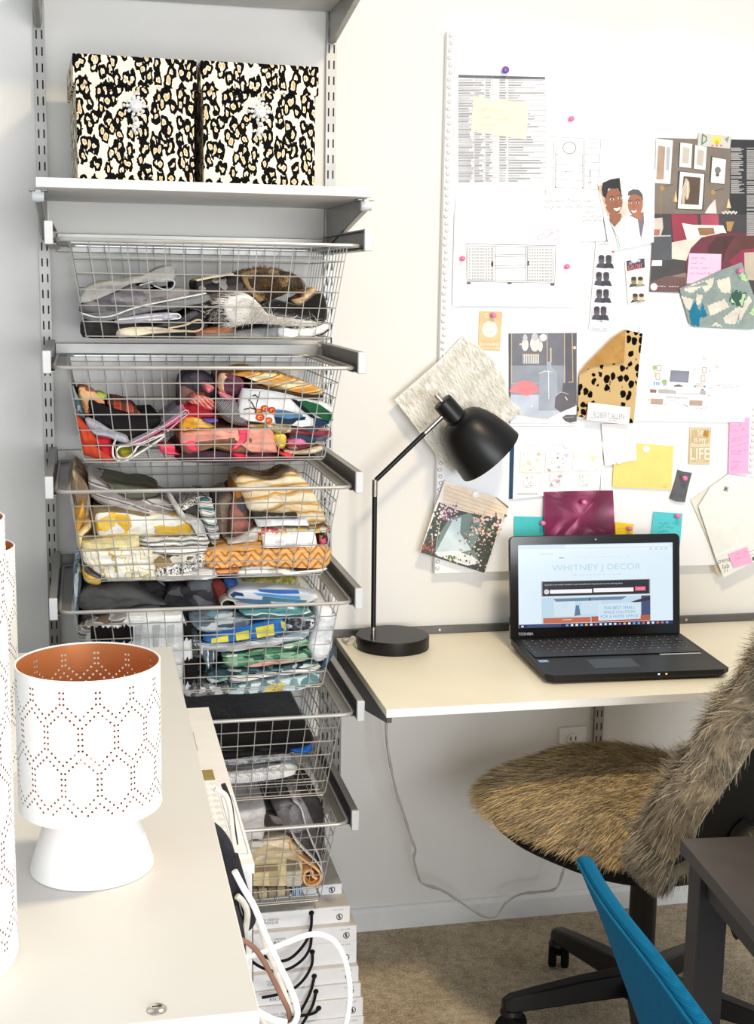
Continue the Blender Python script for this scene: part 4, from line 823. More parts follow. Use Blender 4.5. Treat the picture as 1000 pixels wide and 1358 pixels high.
for i, (x1, yf, z0, z1, lab, txt, cordp) in enumerate(books):
    t = thing('sample_book', lab, 'sample book', (x1-.22, yf+.15, z0), 'stacked sample books')
    mb = MB(); x0 = x1-.45; ye = -.03
    mb.box((x0, yf+.0031, z0+.0015), (x1-.0021, ye, z1-.0015), BOOKG); mb.box((x0, yf, z0), (x1, yf+.003, z1), BOOKW)
    mb.box((x0, yf+.0031, z0), (x1-.0021, ye, z0+.0014), BOOKG); mb.box((x0, yf+.0031, z1-.0014), (x1-.0021, ye, z1), BOOKG); mb.box((x1-.002, yf+.0031, z0), (x1, ye, z1), BOOKG)
    h = z1-z0
    c = Canvas(mb, lambda x, y, L=0.0, x1=x1, yf=yf, z1=z1: V((x1-x, yf-L, z1-y)))
    xc_ = .021
    zc_ = h-.013 if h > .03 else h*.55
    c.ell(xc_, zc_, .0068, .0072, INK); c.ell(xc_, zc_, .0050, .0053, BOOKW); c.poly([(xc_+.0035, zc_-.004), (xc_-.0002, zc_-.0045), (xc_-.0028, zc_+.004), (xc_+.0012, zc_+.0045)], INK)
    c.text('NO. 3578', .034, .005, .014, .0075, INKL)
    if txt:
        zt = h*.42 if h > .03 else h*.3
        c.text(txt[0], .188, zt-.003, .146, zt+.003, INKL); c.text(txt[1].strip(), .186, zt+.005, .147, zt+.011, INK)
    mb.build('cover', t, smooth=0)
    if cordp:
        pts = [atY(*B1(x, y), (yf-.010)*(1-min(1, j/2))+(-.4475-.0045*(i % 3))*min(1, j/2)) for j, (x, y) in enumerate(cordp)]
        pts[0].y = yf-.003
        mb = MB(); mb.tube([pts[0]+V((0, .006, 0))]+smooth_path(pts, 6), .0030, CORD, 8); mb.build('cord_handle', t)
        mb = MB(); mb.lathe([(.0052, -.002), (.0056, .001), (.004, .0035), (0, .004)], (pts[0].x, yf, pts[0].z), (0, -1, 0), CORD, 14); rlabel(mb.build('grommet', t), 'round black cord stop')

# ================================================================== PINBOARD
PBY = -.022
pb = thing('pinboard', 'large white pinboard edged with pearl nailheads on the wall above the desk', 'pinboard', (1.23, 0, .862))
BOARD = M((246, 246, 247), .7, 0, .008, 4, bump=.05, bsc=400, name='white_board_cloth')
MB().box((.8422, PBY, .862), (1.618, -.001, 2.0401), BOARD).build('board', pb, bevel=.002)
STUD = M((226, 220, 216), .25, .35, .05, name='pearl_stud')
stud0 = None; off = V((1.23, 0, .862))
def stud_at(x, z):
    global stud0
    if stud0 is None:
        mb = MB(); mb.lathe([(.0052, 0), (.0050, .0018), (.0036, .0034), (.0016, .0042), (0, .0044)], (x, PBY, z), (0, -1, 0), STUD, 12)
        stud0 = mb.build('stud', pb, smooth=60); stud0['o'] = 0; del stud0['o']; stud_at.base = (x, z)
    else:
        c = stud0.copy(); COL.objects.link(c); c.parent = pb; c.location = (x-stud_at.base[0], 0, z-stud_at.base[1])
z = 2.031; i = 0
while z > .868:
    u_ = .8495+.0015*math.sin(i*1.7)
    if not (1.08 < z < 1.36 and True) or z > 1.32 or z < 1.15: stud_at(u_, z)
    z -= .0150; i += 1
z = 1.235
while z > 1.01: stud_at(1.6085+.001*math.sin(z*300), z); z -= .0150

K_ = {}
INKB = M((70, 70, 76), .7); PENC = M((112, 112, 116), .7); PENP = M((158, 158, 162), .7); MAG = M((226, 120, 150), .7)
Za, Zb, Zc, Zd = fr(580, 30, 4.545), fr(780, 30, 4.545), fr(580, 250, 4.545), fr(780, 270, 4.545)
Ze, Zf = fr(500, 430, 3.846), fr(740, 430, 3.846)
Zg, Zh, Zi, Zj, Zk, Zl, Zm, Zn = fr(860, 170, 4.85), fr(770, 230, 6.47), fr(660, 430, 7.692), fr(850, 430, 6.667), fr(680, 560, 6.667), fr(900, 540, 5.66), fr(550, 620, 7.143), fr(700, 150, 5.882)
Y1, Y2, Y3, Y4, Y5 = PBY-.0025, PBY-.0045, PBY-.0065, PBY-.0085, PBY-.0105

def d_spread(c):
    g1 = M((192, 192, 196), .75); g2 = M((164, 164, 170), .75); g3 = M((204, 204, 208), .75); hd = M((110, 110, 116), .75)
    c.poly([(128, 314), (650, 328), (648, 346), (127, 332)], hd)
    cols = [(128, 60, 100), (224, 26, 66), (290, 20, 44), (334, 0, 0), (374, 36, 44), (428, 40, 220)]
    rnd = random.Random(5)
    c.lift()
    for r in range(40):
        y = 340+r*15.6
        c.line([(126, y+13), (652, y+20)], 1.6, g2, same=True)
        for x0, a, b in cols:
            if b: w = rnd.uniform(a, b); c.rect(x0, y+2, x0+w, y+11, g2 if rnd.random() < .6 else g1, True)
        if r % 2 == 0: c.rect(128, y, 650, y+3, g3, True)
    for x in (126, 220, 287, 334, 420, 652): c.line([(x, 316), (x-2 if x < 600 else x+3, 962)], 1.6, g1)
sheet('printed_list', 'white sheet printed with a grey table under the purple pin', 'paper', Za, [(104, 240), (700, 262), (722, 1010), (96, 1005)], PAPER, Y1, d_spread)
def d_st(c):
    o = M((226, 190, 160), .8)
    c.scrawl(262, 530, 400, 16, o, 3, 1, .03); c.scrawl(258, 578, 465, 16, o, 3, 2, .02); c.scrawl(262, 622, 345, 14, o, 3, 3)
sheet('sticky_note', 'pale yellow sticky note on the printed table', 'note', Za, [(216, 445), (552, 488), (536, 706), (204, 655)], M((246, 242, 208), .8, 0, .01), Y2, d_st)
def d_cab(c):
    p = PENC
    c.line([(170, 184), (602, 208)], 2.5, p); c.line([(205, 190), (196, 585)], 2.5, p); c.line([(217, 190), (212, 585)], 2, p)
    for y in (242, 293, 348, 427): c.line([(176, y), (203, y+1)], 2, p)
    c.line([(325+50*math.cos(a*PI/12), 270+46*math.sin(a*PI/12)) for a in range(24)], 6, M((150, 150, 156), .7), True)
    for y0, y1 in ((322, 330), (400, 408), (452, 460), (516, 528), (578, 588)): c.line([(215, y0), (430, y1)], 2.2, p)
    c.line([(224, 322), (216, 580)], 2, p); c.line([(428, 328), (430, 590)], 3, p); c.line([(438, 205), (438, 590)], 2.5, p); c.line([(570, 206), (548, 596)], 2.5, p)
    for y in (228, 270, 320, 380, 440, 490, 592): c.line([(438, y), (556, y+6)], 2.2, p)
    c.line([(486, 446), (486, 590)], 2, p); c.line([(486, 446), (486, 490)], 4, INKB); c.line([(306, 405), (306, 432)], 2, p)
    for (x, y) in ((216, 578), (428, 580), (474, 540), (492, 540), (228, 324), (300, 458)): c.ell(x, y, 4, 4, INKB, 8)
sheet('pencil_drawing', 'white sheet with pencil drawing of a cabinet and round mirror', 'drawing', Zn, [(150, -5), (665, 20), (645, 760), (140, 640)], PAPER, Y1-.001, d_cab)
def d_note(c):
    c.line([(0, 648), (110, 656)], 2, PENP)
    c.scrawl(124, 696, 515, 20, PENC, 2.6, 11, -.01); c.scrawl(128, 742, 552, 20, PENC, 2.6, 12, -.01); c.scrawl(388, 776, 512, 16, PENC, 2.6, 13)
    c.scrawl(425, 815, 580, 16, PENC, 2.4, 14); c.scrawl(428, 842, 590, 14, PENC, 2.4, 15)
sheet('handwritten_note', 'white sheet with pencil handwriting below the cabinet drawing', 'note', Zn, [(-560, 640), (600, 640), (575, 1000), (-580, 1000)], PAPER, Y2, d_note)
def d_side(c):
    p = M((96, 96, 100), .7)
    c.line([(172, 334), (714, 344), (708, 570), (178, 560)], 3, p, True); c.line([(184, 346), (700, 354), (696, 560), (186, 552)], 2.4, p, True)
    c.line([(336, 350), (336, 552)], 3, p); c.line([(350, 350), (350, 550)], 3, p); c.line([(534, 354), (532, 552)], 3, p); c.line([(545, 354), (542, 556)], 3, p)
    for y in (400, 412, 466, 480): c.line([(348, y), (532, y-4)], 2.4, p)
    c.lift()
    for i in range(9):
        for j in range(11):
            c.ell(197+i*16.3, 363+j*18.3, 5.5, 6, p, 8, True); c.ell(556+i*16.3, 368+j*18.3, 5.5, 6, p, 8, True)
    c.lift()
    for i in range(9):
        for j in range(11):
            c.ell(197+i*16.3, 363+j*18.3, 3.2, 3.6, PAPER, 8, True); c.ell(556+i*16.3, 368+j*18.3, 3.2, 3.6, PAPER, 8, True)
    c.rect(326, 440, 338, 468, INKB); c.rect(544, 436, 552, 464, INKB)
    for x in (178, 424, 682): c.rect(x, 564 if x < 600 else 572, x+24, 576 if x < 600 else 585, M((110, 100, 110), .7))
    c.line([(706, 570), (760, 556)], 1.6, PENP)
    for k, (x0, y, x1) in enumerate([(590, 300, 700), (600, 320, 770), (660, 290, 740), (700, 320, 760), (720, 230, 790), (745, 380, 800), (770, 410, 800)]): c.scrawl(x0, y, x1, 16, M((240, 176, 194), .8) if k < 4 else M((246, 214, 222), .8), 2.4, 30+k, -.45)
sheet('pencil_drawing', 'white sheet with a drawn sideboard with dotted doors, pinned pink at both sides', 'drawing', Zc, [(132, 108), (870, 130), (822, 712), (90, 708), (104, 140)], PAPER, Y3, d_side)
GOLDC = M((214, 182, 132), .5, .15, .04); CRM = M((250, 244, 226), .6)
def d_sun(c):
    for a in range(48): c.line([(316+50*math.cos(a*PI/24), 848+54*math.sin(a*PI/24)), (316+66*math.cos(a*PI/24), 848+72*math.sin(a*PI/24))], 1.6, M((238, 220, 180), .6), same=True)
    c.ell(316, 848, 46, 50, CRM, 28)
    for sx in (-1, 1): c.line([(316+sx*28, 832), (316+sx*20, 838), (316+sx*10, 834)], 2.4, GOLDC)
    c.line([(300, 860), (316, 868), (334, 860)], 2.2, GOLDC)
    c.text('SUNSHINE', 254, 930, 374, 950, CRM); c.text('G', 286, 752, 308, 780, CRM); c.text('T', 342, 756, 358, 782, CRM); c.rect(252, 956, 376, 968, M((232, 208, 160), .5))
sheet('gift_card', 'tan card with a white smiling sun lettered SUNSHINE', 'card', Zc, [(254, 738), (392, 744), (377, 978), (246, 970)], GOLDC, Y1, d_sun)
# people print
def d_people(c):
    sk = M((150, 96, 70), .5); sk2 = M((168, 110, 84), .5); hr = M((34, 28, 34), .5); wht = M((248, 248, 248), .5); sh_ = M((226, 228, 230), .5); lip = M((176, 80, 74), .5)
    c.poly([(150, 110), (190, 90), (360, 360), (380, 380), (240, 400)], M((206, 176, 148), .5)); c.poly([(345, 240), (400, 250), (395, 365), (345, 350)], M((226, 204, 186), .5))
    c.poly([(420, 360), (540, 330), (545, 420), (520, 560), (480, 420)], M((120, 112, 122), .5))
    c.poly([(440, 350), (530, 340), (520, 410), (470, 380)], sk2)
    c.poly([(205, 400), (245, 360), (290, 460), (380, 360), (440, 370), (490, 395), (515, 560), (525, 615), (330, 650), (245, 660)], wht)
    c.poly([(245, 350), (350, 345), (345, 400), (290, 462), (250, 410)], sk)
    c.ell(470, 262, 66, 102, sk2, 26); c.ell(285, 240, 76, 118, sk, 26)
    c.poly([(180, 140), (190, 80), (260, 50), (335, 38), (345, 120), (355, 190), (320, 130), (240, 130), (215, 215), (190, 190)], hr)
    c.poly([(404, 190), (410, 155), (450, 135), (500, 140), (532, 180), (538, 240), (520, 200), (470, 178), (420, 190)], M((92, 88, 92), .5))
    for (x, y, s) in ((270, 224, 1), (336, 214, 1), (425, 255, .85), (490, 250, .85)):
        c.ell(x, y, 17*s, 9*s, M((236, 226, 220), .5), 12); c.ell(x, y, 9*s, 9*s, hr, 10); c.line([(x-22*s, y-22*s), (x, y-30*s), (x+22*s, y-22*s)], 5*s, hr)
    c.poly([(283, 300), (316, 298), (345, 285), (338, 312), (312, 324), (290, 318)], wht); c.line([(280, 298), (314, 296), (347, 283)], 5, lip); c.line([(284, 312), (308, 328), (340, 314)], 5, lip)
    c.poly([(432, 318), (460, 322), (484, 312), (474, 332), (450, 338)], wht); c.line([(430, 316), (458, 318), (486, 310)], 4, lip)
    c.line([(305, 240), (300, 270), (320, 272)], 3, M((120, 74, 54), .5)); c.line([(456, 268), (452, 290), (468, 292)], 3, M((130, 84, 62), .5))
    c.line([(245, 390), (270, 460), (300, 540), (325, 645)], 4, M((90, 90, 96), .5)); c.line([(262, 440), (320, 560), (340, 640)], 4, M((120, 120, 124), .5)); c.line([(360, 420), (400, 520), (420, 615)], 3, M((170, 172, 178), .5)); c.ell(216, 275, 5, 9, wht, 8)
    c.line([(350, 480), (352, 640)], 6, sh_); c.line([(430, 470), (450, 600)], 6, sh_)
sheet('photo_print', 'photo of two smiling women, one in a white top, pinned left of the bedroom page', 'photo', Zh, [(148, 84), (340, 38), (640, -36), (628, 590), (250, 668)], M((246, 246, 247), .45, 0, .01), Y4, d_people)
def strip(bg, tone, frames, seed):
    def d(c):
        rnd = random.Random(seed)
        for (x0, y0, x1, y1, sk) in frames:
            w = x1-x0; h = y1-y0
            c.poly([(x0, y0), (x1, y0+sk), (x1-4, y1+sk), (x0-4, y1)], bg)
            a, b = tone[0], tone[1]
            for k, (fx, m) in enumerate(((.28, a), (.66, b))):
                cx = x0+w*fx+rnd.uniform(-5, 5); cy = y0+h*.42
                c.poly([(max(x0, cx-w*.28), y1), (cx-w*.2, y0+h*.72), (cx, y0+h*.6), (cx+w*.2, y0+h*.72), (min(x1-4, cx+w*.3), y1+sk)], tone[2+k])
                c.ell(cx, cy, w*.16, h*.34, m, 14); c.ell(cx, cy-h*.18, w*.16, h*.18, tone[4], 12)
    return d
def d_sA(c):
    c.scrawl(150, 588, 215, 8, INKB, 2.5, 1); c.scrawl(150, 615, 240, 14, INKB, 2.2, 2); c.scrawl(140, 668, 190, 14, INKB, 2, 3)
    c.line([(205, 600), (225, 575), (240, 600), (215, 610)], 3, INKB); c.rect(268, 662, 290, 682, M((226, 110, 100), .6))
    strip(M((214, 216, 222), .5), [M((92, 84, 92), .5), M((74, 70, 80), .5), M((70, 72, 86), .5), M((52, 52, 64), .5), M((58, 54, 62), .5)], [(128, 692, 292, 808, 8), (116, 838, 280, 958, 10), (112, 985, 270, 1105, 8), (92, 1132, 254, 1252, 10)], 2)(c)
    c.line([(165, 1272), (185, 1268), (175, 1285)], 3, INKB); c.scrawl(90, 1340, 240, 26, PENC, 2.4, 4)
sheet('photo_strip', 'photo booth strip of four dark frames of a couple, under the women photo', 'photo', Zh, [(134, 575), (300, 590), (246, 1348), (72, 1335)], M((244, 245, 247), .45, 0, .01), Y3, d_sA)
def d_sB(c):
    c.poly([(392, 750), (548, 728), (552, 808), (400, 838)], M((70, 64, 92), .5))
    for (x, y, r, col) in ((430, 770, 16, (150, 140, 190)), (500, 750, 14, (206, 200, 220)), (540, 790, 12, (40, 40, 60)), (410, 820, 10, (40, 36, 50))): c.ell(x, y, r, r*.7, M(col, .5), 10)
    c.text('GALORE', 408, 786, 530, 830, M((232, 120, 90), .5), -14)
    strip(M((244, 240, 226), .5), [M((150, 118, 84), .5), M((206, 186, 150), .5), M((70, 70, 60), .5), M((150, 150, 130), .5), M((60, 54, 44), .5)], [(412, 878, 560, 978, -14), (428, 1024, 574, 1114, -24)], 6)(c)
sheet('photo_strip', 'shorter cream photo strip with a colourful top frame, right of the dark strip', 'photo', Zh, [(380, 740), (556, 722), (590, 1080), (408, 1125)], M((248, 246, 236), .45, 0, .01), Y3, d_sB)
def d_mag(c):
    tau = M((128, 116, 104), .45); dk = M((66, 60, 60), .45); ch = M((52, 50, 52), .45); wh = M((238, 236, 232), .45); bg = M((120, 70, 80), .45); red = M((150, 52, 72), .45); cream = M((226, 216, 200), .45); br = M((176, 136, 82), .45)
    c.poly([(55, 64), (530, 72), (520, 555), (40, 550)], tau)
    c.poly([(530, 72), (720, 76), (715, 700), (620, 700), (520, 555)], ch)
    c.poly([(40, 550), (520, 553), (715, 560), (712, 1068), (10, 1050)], M((72, 66, 68), .45)); c.poly([(36, 980), (230, 930), (600, 1000), (600, 1062), (10, 1050)], M((140, 116, 110), .45)); c.poly([(15, 990), (120, 950), (240, 960), (240, 1052), (10, 1050)], M((110, 80, 76), .45))
    c.poly([(50, 66), (158, 78), (140, 358), (42, 352)], wh); c.poly([(62, 110), (108, 120), (98, 330), (50, 330)], M((176, 150, 130), .45)); c.poly([(118, 120), (140, 122), (132, 270), (112, 270)], M((180, 186, 194), .45))
    for q in ([(206, 92), (282, 102), (274, 256), (198, 248)], [(300, 108), (376, 120), (366, 270), (292, 260)]):
        c.poly([(x-8, y+2) for x, y in q], dk); c.poly(q, wh); m_ = [(q[0][0]+18, q[0][1]+26), (q[1][0]-16, q[1][1]+26), (q[2][0]-16, q[2][1]-26), (q[3][0]+18, q[3][1]-26)]; c.poly(m_, M((200, 190, 178), .45))
    c.poly([(402, 180), (502, 200), (488, 362), (392, 352)], dk); c.poly([(412, 186), (500, 202), (488, 358), (400, 350)], wh); c.ell(446, 270, 20, 22, M((120, 116, 112), .45), 14); c.ell(444, 300, 12, 12, M((90, 86, 84), .45), 10)
    c.poly([(190, 275), (366, 292), (352, 530), (180, 520)], dk); c.poly([(204, 280), (360, 296), (344, 522), (188, 516)], wh); c.poly([(226, 308), (336, 318), (324, 494), (208, 488)], M((92, 74, 60), .45))
    c.poly([(214, 488), (216, 400), (230, 350), (240, 318), (250, 330), (262, 345), (266, 400), (256, 456), (244, 460), (236, 430), (232, 488)], M((206, 186, 160), .45)); c.line([(250, 350), (252, 440)], 7, M((238, 228, 212), .45))
    for (x, y) in ((88, 385), (416, 412)): c.ell(x, y, 15, 17, br, 14); c.line([(x-6, y+10), (x-8, y+170)], 4, br); c.line([(x+10, y-10), (x+70, y-24)], 3, dk)
    c.poly([(176, 400), (186, 475), (158, 470)], M((226, 206, 160), .45)); c.poly([(150, 470), (176, 410), (166, 474)], br); c.poly([(516, 450), (532, 515), (502, 512)], M((236, 214, 160), .45)); c.poly([(430, 455), (440, 550), (360, 548), (390, 500)], M((214, 208, 206), .45))
    for i in range(12): c.ell(478+i*8, 542+6*math.sin(i*2), 6, 7, cream, 8)
    c.poly([(500, 600), (552, 600), (530, 665), (506, 660)], br)
    c.poly([(32, 580), (90, 575), (95, 640), (80, 690), (34, 690)], M((206, 196, 186), .45)); c.poly([(34, 650), (74, 652), (70, 690), (34, 690)], M((170, 110, 96), .45)); c.line([(28, 694), (140, 692)], 8, M((196, 196, 198), .45)); c.poly([(24, 850), (88, 846), (86, 886), (20, 886)], wh)
    c.poly([(30, 700), (150, 698), (150, 850), (22, 850)], M((84, 86, 90), .45))
    c.poly([(145, 552), (314, 556), (318, 620), (250, 735), (160, 735)], red); c.poly([(334, 556), (450, 555), (455, 640), (340, 640)], M((176, 76, 96), .45)); c.poly([(150, 735), (320, 700), (420, 690), (300, 860), (150, 840)], cream)
    c.poly([(216, 610), (290, 622), (480, 625), (510, 690), (250, 725)], M((236, 230, 220), .45)); c.poly([(316, 640), (420, 640), (430, 690), (330, 690)], M((150, 110, 76), .45))
    c.poly([(240, 850), (270, 770), (340, 700), (460, 674), (700, 672), (716, 800), (716, 980), (560, 980), (250, 990)], M((112, 50, 62), .45)); c.poly([(380, 760), (440, 700), (560, 690), (500, 780), (480, 860), (400, 900)], M((78, 46, 44), .45)); c.poly([(560, 700), (716, 690), (716, 760), (560, 800), (500, 860)], M((96, 58, 50), .45)); c.poly([(520, 860), (600, 780), (716, 770), (716, 860), (600, 930)], M((150, 50, 76), .45)); c.poly([(616, 800), (716, 796), (716, 980), (620, 975)], M((196, 182, 164), .45))
    c.line([(240, 850), (270, 770), (340, 700), (460, 674)], 6, cream)
    tx = M((190, 186, 184), .45); rnd = random.Random(9); c.lift()
    for col, (xa, xb) in enumerate(((530, 618), (632, 716))):
        y = 126
        while y < (430 if col == 0 else 690):
            if rnd.random() < .88: c.rect(xa, y, xa+(xb-xa)*rnd.uniform(.55, 1), y+4.5, tx, True)
            y += 8
    c.ell(34, 1020, 15, 16, wh, 16); c.scrawl(52, 1018, 118, 7, wh, 2.6, 3); c.scrawl(132, 1020, 195, 5, wh, 2.4, 4)
sheet('magazine_page', 'dark magazine page showing a bedroom with framed art and burgundy bed', 'magazine page', Zg, [(58, 62), (725, 80), (718, 1075), (6, 1052)], M((120, 112, 106), .45, 0, .02), Y2, d_mag)
def d_tape(c):
    g = M((90, 120, 80), .6); y_ = M((236, 216, 80), .6); r = M((226, 110, 140), .6)
    c.line([(348, 40), (372, 56), (372, 80), (344, 104)], 7, g, True); c.ell(428, 78, 18, 22, y_, 12); c.ell(452, 78, 18, 22, y_, 12); c.ell(440, 92, 12, 14, M((210, 180, 40), .6), 10); c.poly([(490, 70), (520, 50), (508, 92)], M((130, 150, 130), .6))
    for i in range(3): c.ell(412+i*28, 112, 8, 7, r, 8); c.scrawl(400+i*26, 50, 424+i*26, 14, y_, 3, i)
sheet('washi_tape', 'strip of clear tape with green and yellow motifs atop the bedroom page', 'tape', Zg, [(322, 30), (534, 54), (524, 132), (316, 112)], M((206, 206, 196), .5, 0, .02), Y3, d_tape)
def d_pk(c):
    for i, (a, b, y) in enumerate([(275, 375, 840), (275, 350, 872), (270, 400, 905), (268, 440, 938)]): c.scrawl(a, y, b, 13, M((232, 130, 180), .8), 2.6, 40+i)
PKN = M((255, 200, 224), .8, 0, .01)
sheet('sticky_note', 'light pink sticky note on the burgundy bed in the bedroom page', 'note', Zg, [(262, 804), (470, 810), (462, 990), (246, 1000)], PKN, Y3, d_pk)
def d_ikat2(c):
    iv = M((226, 220, 206), .9); tl = M((44, 124, 156), .9); dg = M((70, 100, 96), .9); lg = M((190, 222, 170), .9)
    rnd = random.Random(3)
    def rag(pts, m, a=7):
        out = []
        for i in range(len(pts)):
            (x0, y0), (x1, y1) = pts[i], pts[(i+1) % len(pts)]; n = max(2, int(math.hypot(x1-x0, y1-y0)/12))
            for k in range(n): out.append((x0+(x1-x0)*k/n+rnd.uniform(-a, a)*.6, y0+(y1-y0)*k/n+(a if k % 2 else -a)*.6))
        c.poly(out, m)
    rag([(215, 1040), (300, 1000), (420, 960), (415, 1010), (370, 1060), (340, 1020), (280, 1060)], iv); rag([(430, 980), (520, 960), (530, 1060), (470, 1060)], iv); rag([(215, 1080), (290, 1100), (270, 1170), (240, 1160)], iv)
    rag([(380, 1140), (490, 1100), (520, 1150), (400, 1210)], iv); rag([(310, 1060), (350, 1080), (330, 1140), (305, 1130)], iv); rag([(480, 1220), (560, 1160), (610, 1130), (560, 1260), (500, 1260)], iv); rag([(600, 1130), (650, 1080), (665, 1110), (570, 1270)], iv); rag([(400, 1270), (440, 1250), (480, 1280)], iv)
    rag([(262, 1180), (300, 1115), (330, 1180), (350, 1125), (375, 1210), (330, 1220), (330, 1275), (280, 1262)], tl)
    rag([(545, 1035), (632, 1065), (605, 1158), (518, 1120)], dg, 10); rag([(550, 1042), (624, 1068), (600, 1150), (526, 1116)], lg, 6); c.ell(568, 1103, 10, 9, dg, 12)
    rag([(578, 950), (606, 900), (636, 985), (610, 985)], lg, 8); rag([(650, 1190), (679, 1140), (679, 1210)], lg, 8)
def swatch(name, label, F, outline, mat, Y, draw=None, th=.003, cat='swatch', wob=.0015, group=None, lift=.006, seed=0):
    """cloth swatch pinned to the board: thick, slightly buckled off the board"""
    mb = MB(); pts = [F(x, y) for x, y in outline]
    n = len(pts)
    dens = []
    for i in range(n):
        (x0, y0), (x1, y1) = pts[i], pts[(i+1) % n]
        k = max(2, int(math.hypot(x1-x0, y1-y0)/7))
        dens += [(x0+(x1-x0)*j/k, y0+(y1-y0)*j/k) for j in range(k)]
    cx = sum(p[0] for p in dens)/len(dens); cy = sum(p[1] for p in dens)/len(dens)
    top = min(p[1] for p in dens); bot = max(p[1] for p in dens)
    def yo(u, v):
        f = (v-top)/(bot-top+1e-6)
        return Y-lift*f*f-abs(noise.noise(V((u*.045+seed, v*.03, seed))))*wob*3
    rings = [[(cx+(u-cx)*s, cy+(v-cy)*s) for u, v in dens] for s in (1, .82, .62, .42, .2)]
    m = len(dens); vs = []; fs = []
    for R in rings: vs += [atY(u, v, yo(u, v)) for u, v in R]
    vs.append(atY(cx, cy, yo(cx, cy))); front = len(vs)
    for i in range(len(rings)-1):
        for k in range(m): l = (k+1) % m; fs.append((i*m+k, (i+1)*m+k, (i+1)*m+l, i*m+l))
    for k in range(m): fs.append(((len(rings)-1)*m+k, front-1, (len(rings)-1)*m+(k+1) % m))
    back = [V(p)+V((0, th, 0)) for p in vs]; nf = len(fs)
    fs += [tuple(i+front for i in f[::-1]) for f in fs[:nf]]; vs += back
    for k in range(m): l = (k+1) % m; fs.append((k, l, front+l, front+k))
    mb.add(vs, fs, mat)
    if draw: draw(Canvas(mb, lambda x, y, L=0.0: atY(*F(x, y), yo(*F(x, y))-.0006-L)))
    o = mb.build(name, None, smooth=50, fixn=not draw)
    return tag(o, label, cat, group), (lambda u, v: yo(u, v))
swatch('fabric_swatch', 'grey green and ivory ikat swatch with blue motif pinned at the right edge', Zg, [(200, 1030), (300, 990), (460, 915), (600, 862), (640, 970), (679, 1080), (679, 1292), (480, 1285), (300, 1280), (262, 1250)], M((150, 164, 160), .9, 0, .05, bump=.2), Y4, d_ikat2, lift=.002)
def d_chand(c):
    g = M((214, 184, 140), .45); w = M((250, 236, 214), .45); k = M((70, 70, 78), .45); lb = M((176, 184, 198), .45)
    for q, m_ in (([(115, 95), (806, 90), (806, 420), (115, 420)], M((112, 112, 122), .45)), ([(115, 420), (806, 420), (806, 720), (118, 720)], M((146, 152, 164), .45)), ([(118, 720), (806, 720), (800, 1010), (122, 1010)], M((190, 198, 212), .45))): c.poly(q, m_)
    c.poly([(690, 92), (806, 90), (806, 830), (690, 660)], M((92, 90, 98), .45)); c.rect(115, 95, 132, 1010, k)
    for x in (142, 505, 682): c.line([(x, 95), (x, 600 if x < 200 else (380 if x < 600 else 640))], 7, g)
    c.line([(760, 92), (768, 590), (725, 592)], 7, g); c.line([(142, 605), (420, 600)], 5, lb)
    for (x, y, rx, ry) in ((280, 210, 34, 62), (380, 200, 48, 78), (435, 220, 24, 60)): c.ell(x, y, rx, ry, w, 20); c.ell(x, y-70, rx*.7, 40, M((190, 190, 196), .45), 14)
    c.ell(235, 205, 16, 12, M((246, 196, 140), .45), 12); c.rect(254, 305, 424, 320, M((226, 190, 150), .45))
    c.lift()
    for i in range(14): c.rect(256+i*12, 318, 264+i*12, 402, w if i % 2 else lb, True)
    c.poly([(118, 690), (140, 640), (200, 590), (280, 572), (360, 590), (420, 650), (420, 690), (300, 730), (200, 700)], M((232, 130, 136), .45)); c.rect(535, 240, 550, 390, M((206, 190, 170), .45)); c.ell(785, 240, 18, 16, M((240, 200, 160), .45), 12)
    c.poly([(500, 385), (545, 385), (545, 440), (600, 490), (612, 880), (420, 880), (425, 490), (500, 450)], M((160, 166, 180), .45)); c.line([(500, 385), (545, 385), (545, 440), (600, 490), (612, 880)], 4, lb); c.line([(520, 470), (522, 760)], 6, M((240, 244, 250), .45)); c.line([(425, 500), (480, 480), (560, 486)], 6, w)
    c.poly([(670, 600), (700, 600), (710, 660), (790, 700), (806, 760), (790, 850), (730, 905), (650, 905), (580, 850), (590, 740), (660, 680)], M((96, 92, 98), .45)); c.line([(600, 720), (650, 690), (720, 712)], 7, M((190, 190, 196), .45)); c.line([(690, 740), (710, 770)], 8, w)
    c.poly([(190, 920), (500, 970), (640, 900), (806, 830), (804, 1010), (122, 1010)], M((238, 240, 244), .45)); c.poly([(656, 950), (700, 922), (806, 922), (806, 990), (740, 1006), (690, 990)], M((92, 86, 90), .45)); c.line([(680, 952), (780, 946)], 6, M((160, 156, 158), .45)); c.line([(200, 925), (460, 965), (630, 905)], 6, M((206, 200, 190), .45))
    c.poly([(345, 820), (352, 830), (362, 828), (352, 842), (348, 855), (338, 842), (330, 832), (342, 832)], w)
    c.rect(118, 1012, 800, 1036, M((236, 238, 242), .45))
sheet('photo_print', 'glossy dark page of candle chandelier, coral flower and glass bottles', 'photo', Zi, [(112, 94), (808, 88), (800, 1032), (122, 1036)], M((130, 132, 140), .35, 0, .02), Y1, d_chand)
HIDE = M((252, 248, 238), .95, 0, .1, 25); HIDES = [M((253, 251, 245), .8, 0, .02), M((250, 244, 230), .8, 0, .03), M((253, 250, 242), .8, 0, .02), M((246, 238, 220), .8, 0, .03), M((253, 251, 246), .8, 0, .02), M((206, 190, 158), .8, 0, .06)]
o, yo = swatch('hide_swatch', 'pale cream cowhide swatch hanging at the board edge behind the lamp head', Ze, [(442, 55), (500, 90), (600, 190), (640, 260), (680, 390), (735, 430), (690, 480), (600, 560), (440, 730), (375, 745), (320, 690), (210, 540), (90, 385), (200, 290), (320, 185)], HIDE, Y5, th=.004, lift=.010, seed=3)
mb = MB(); rnd = random.Random(8); roots = []
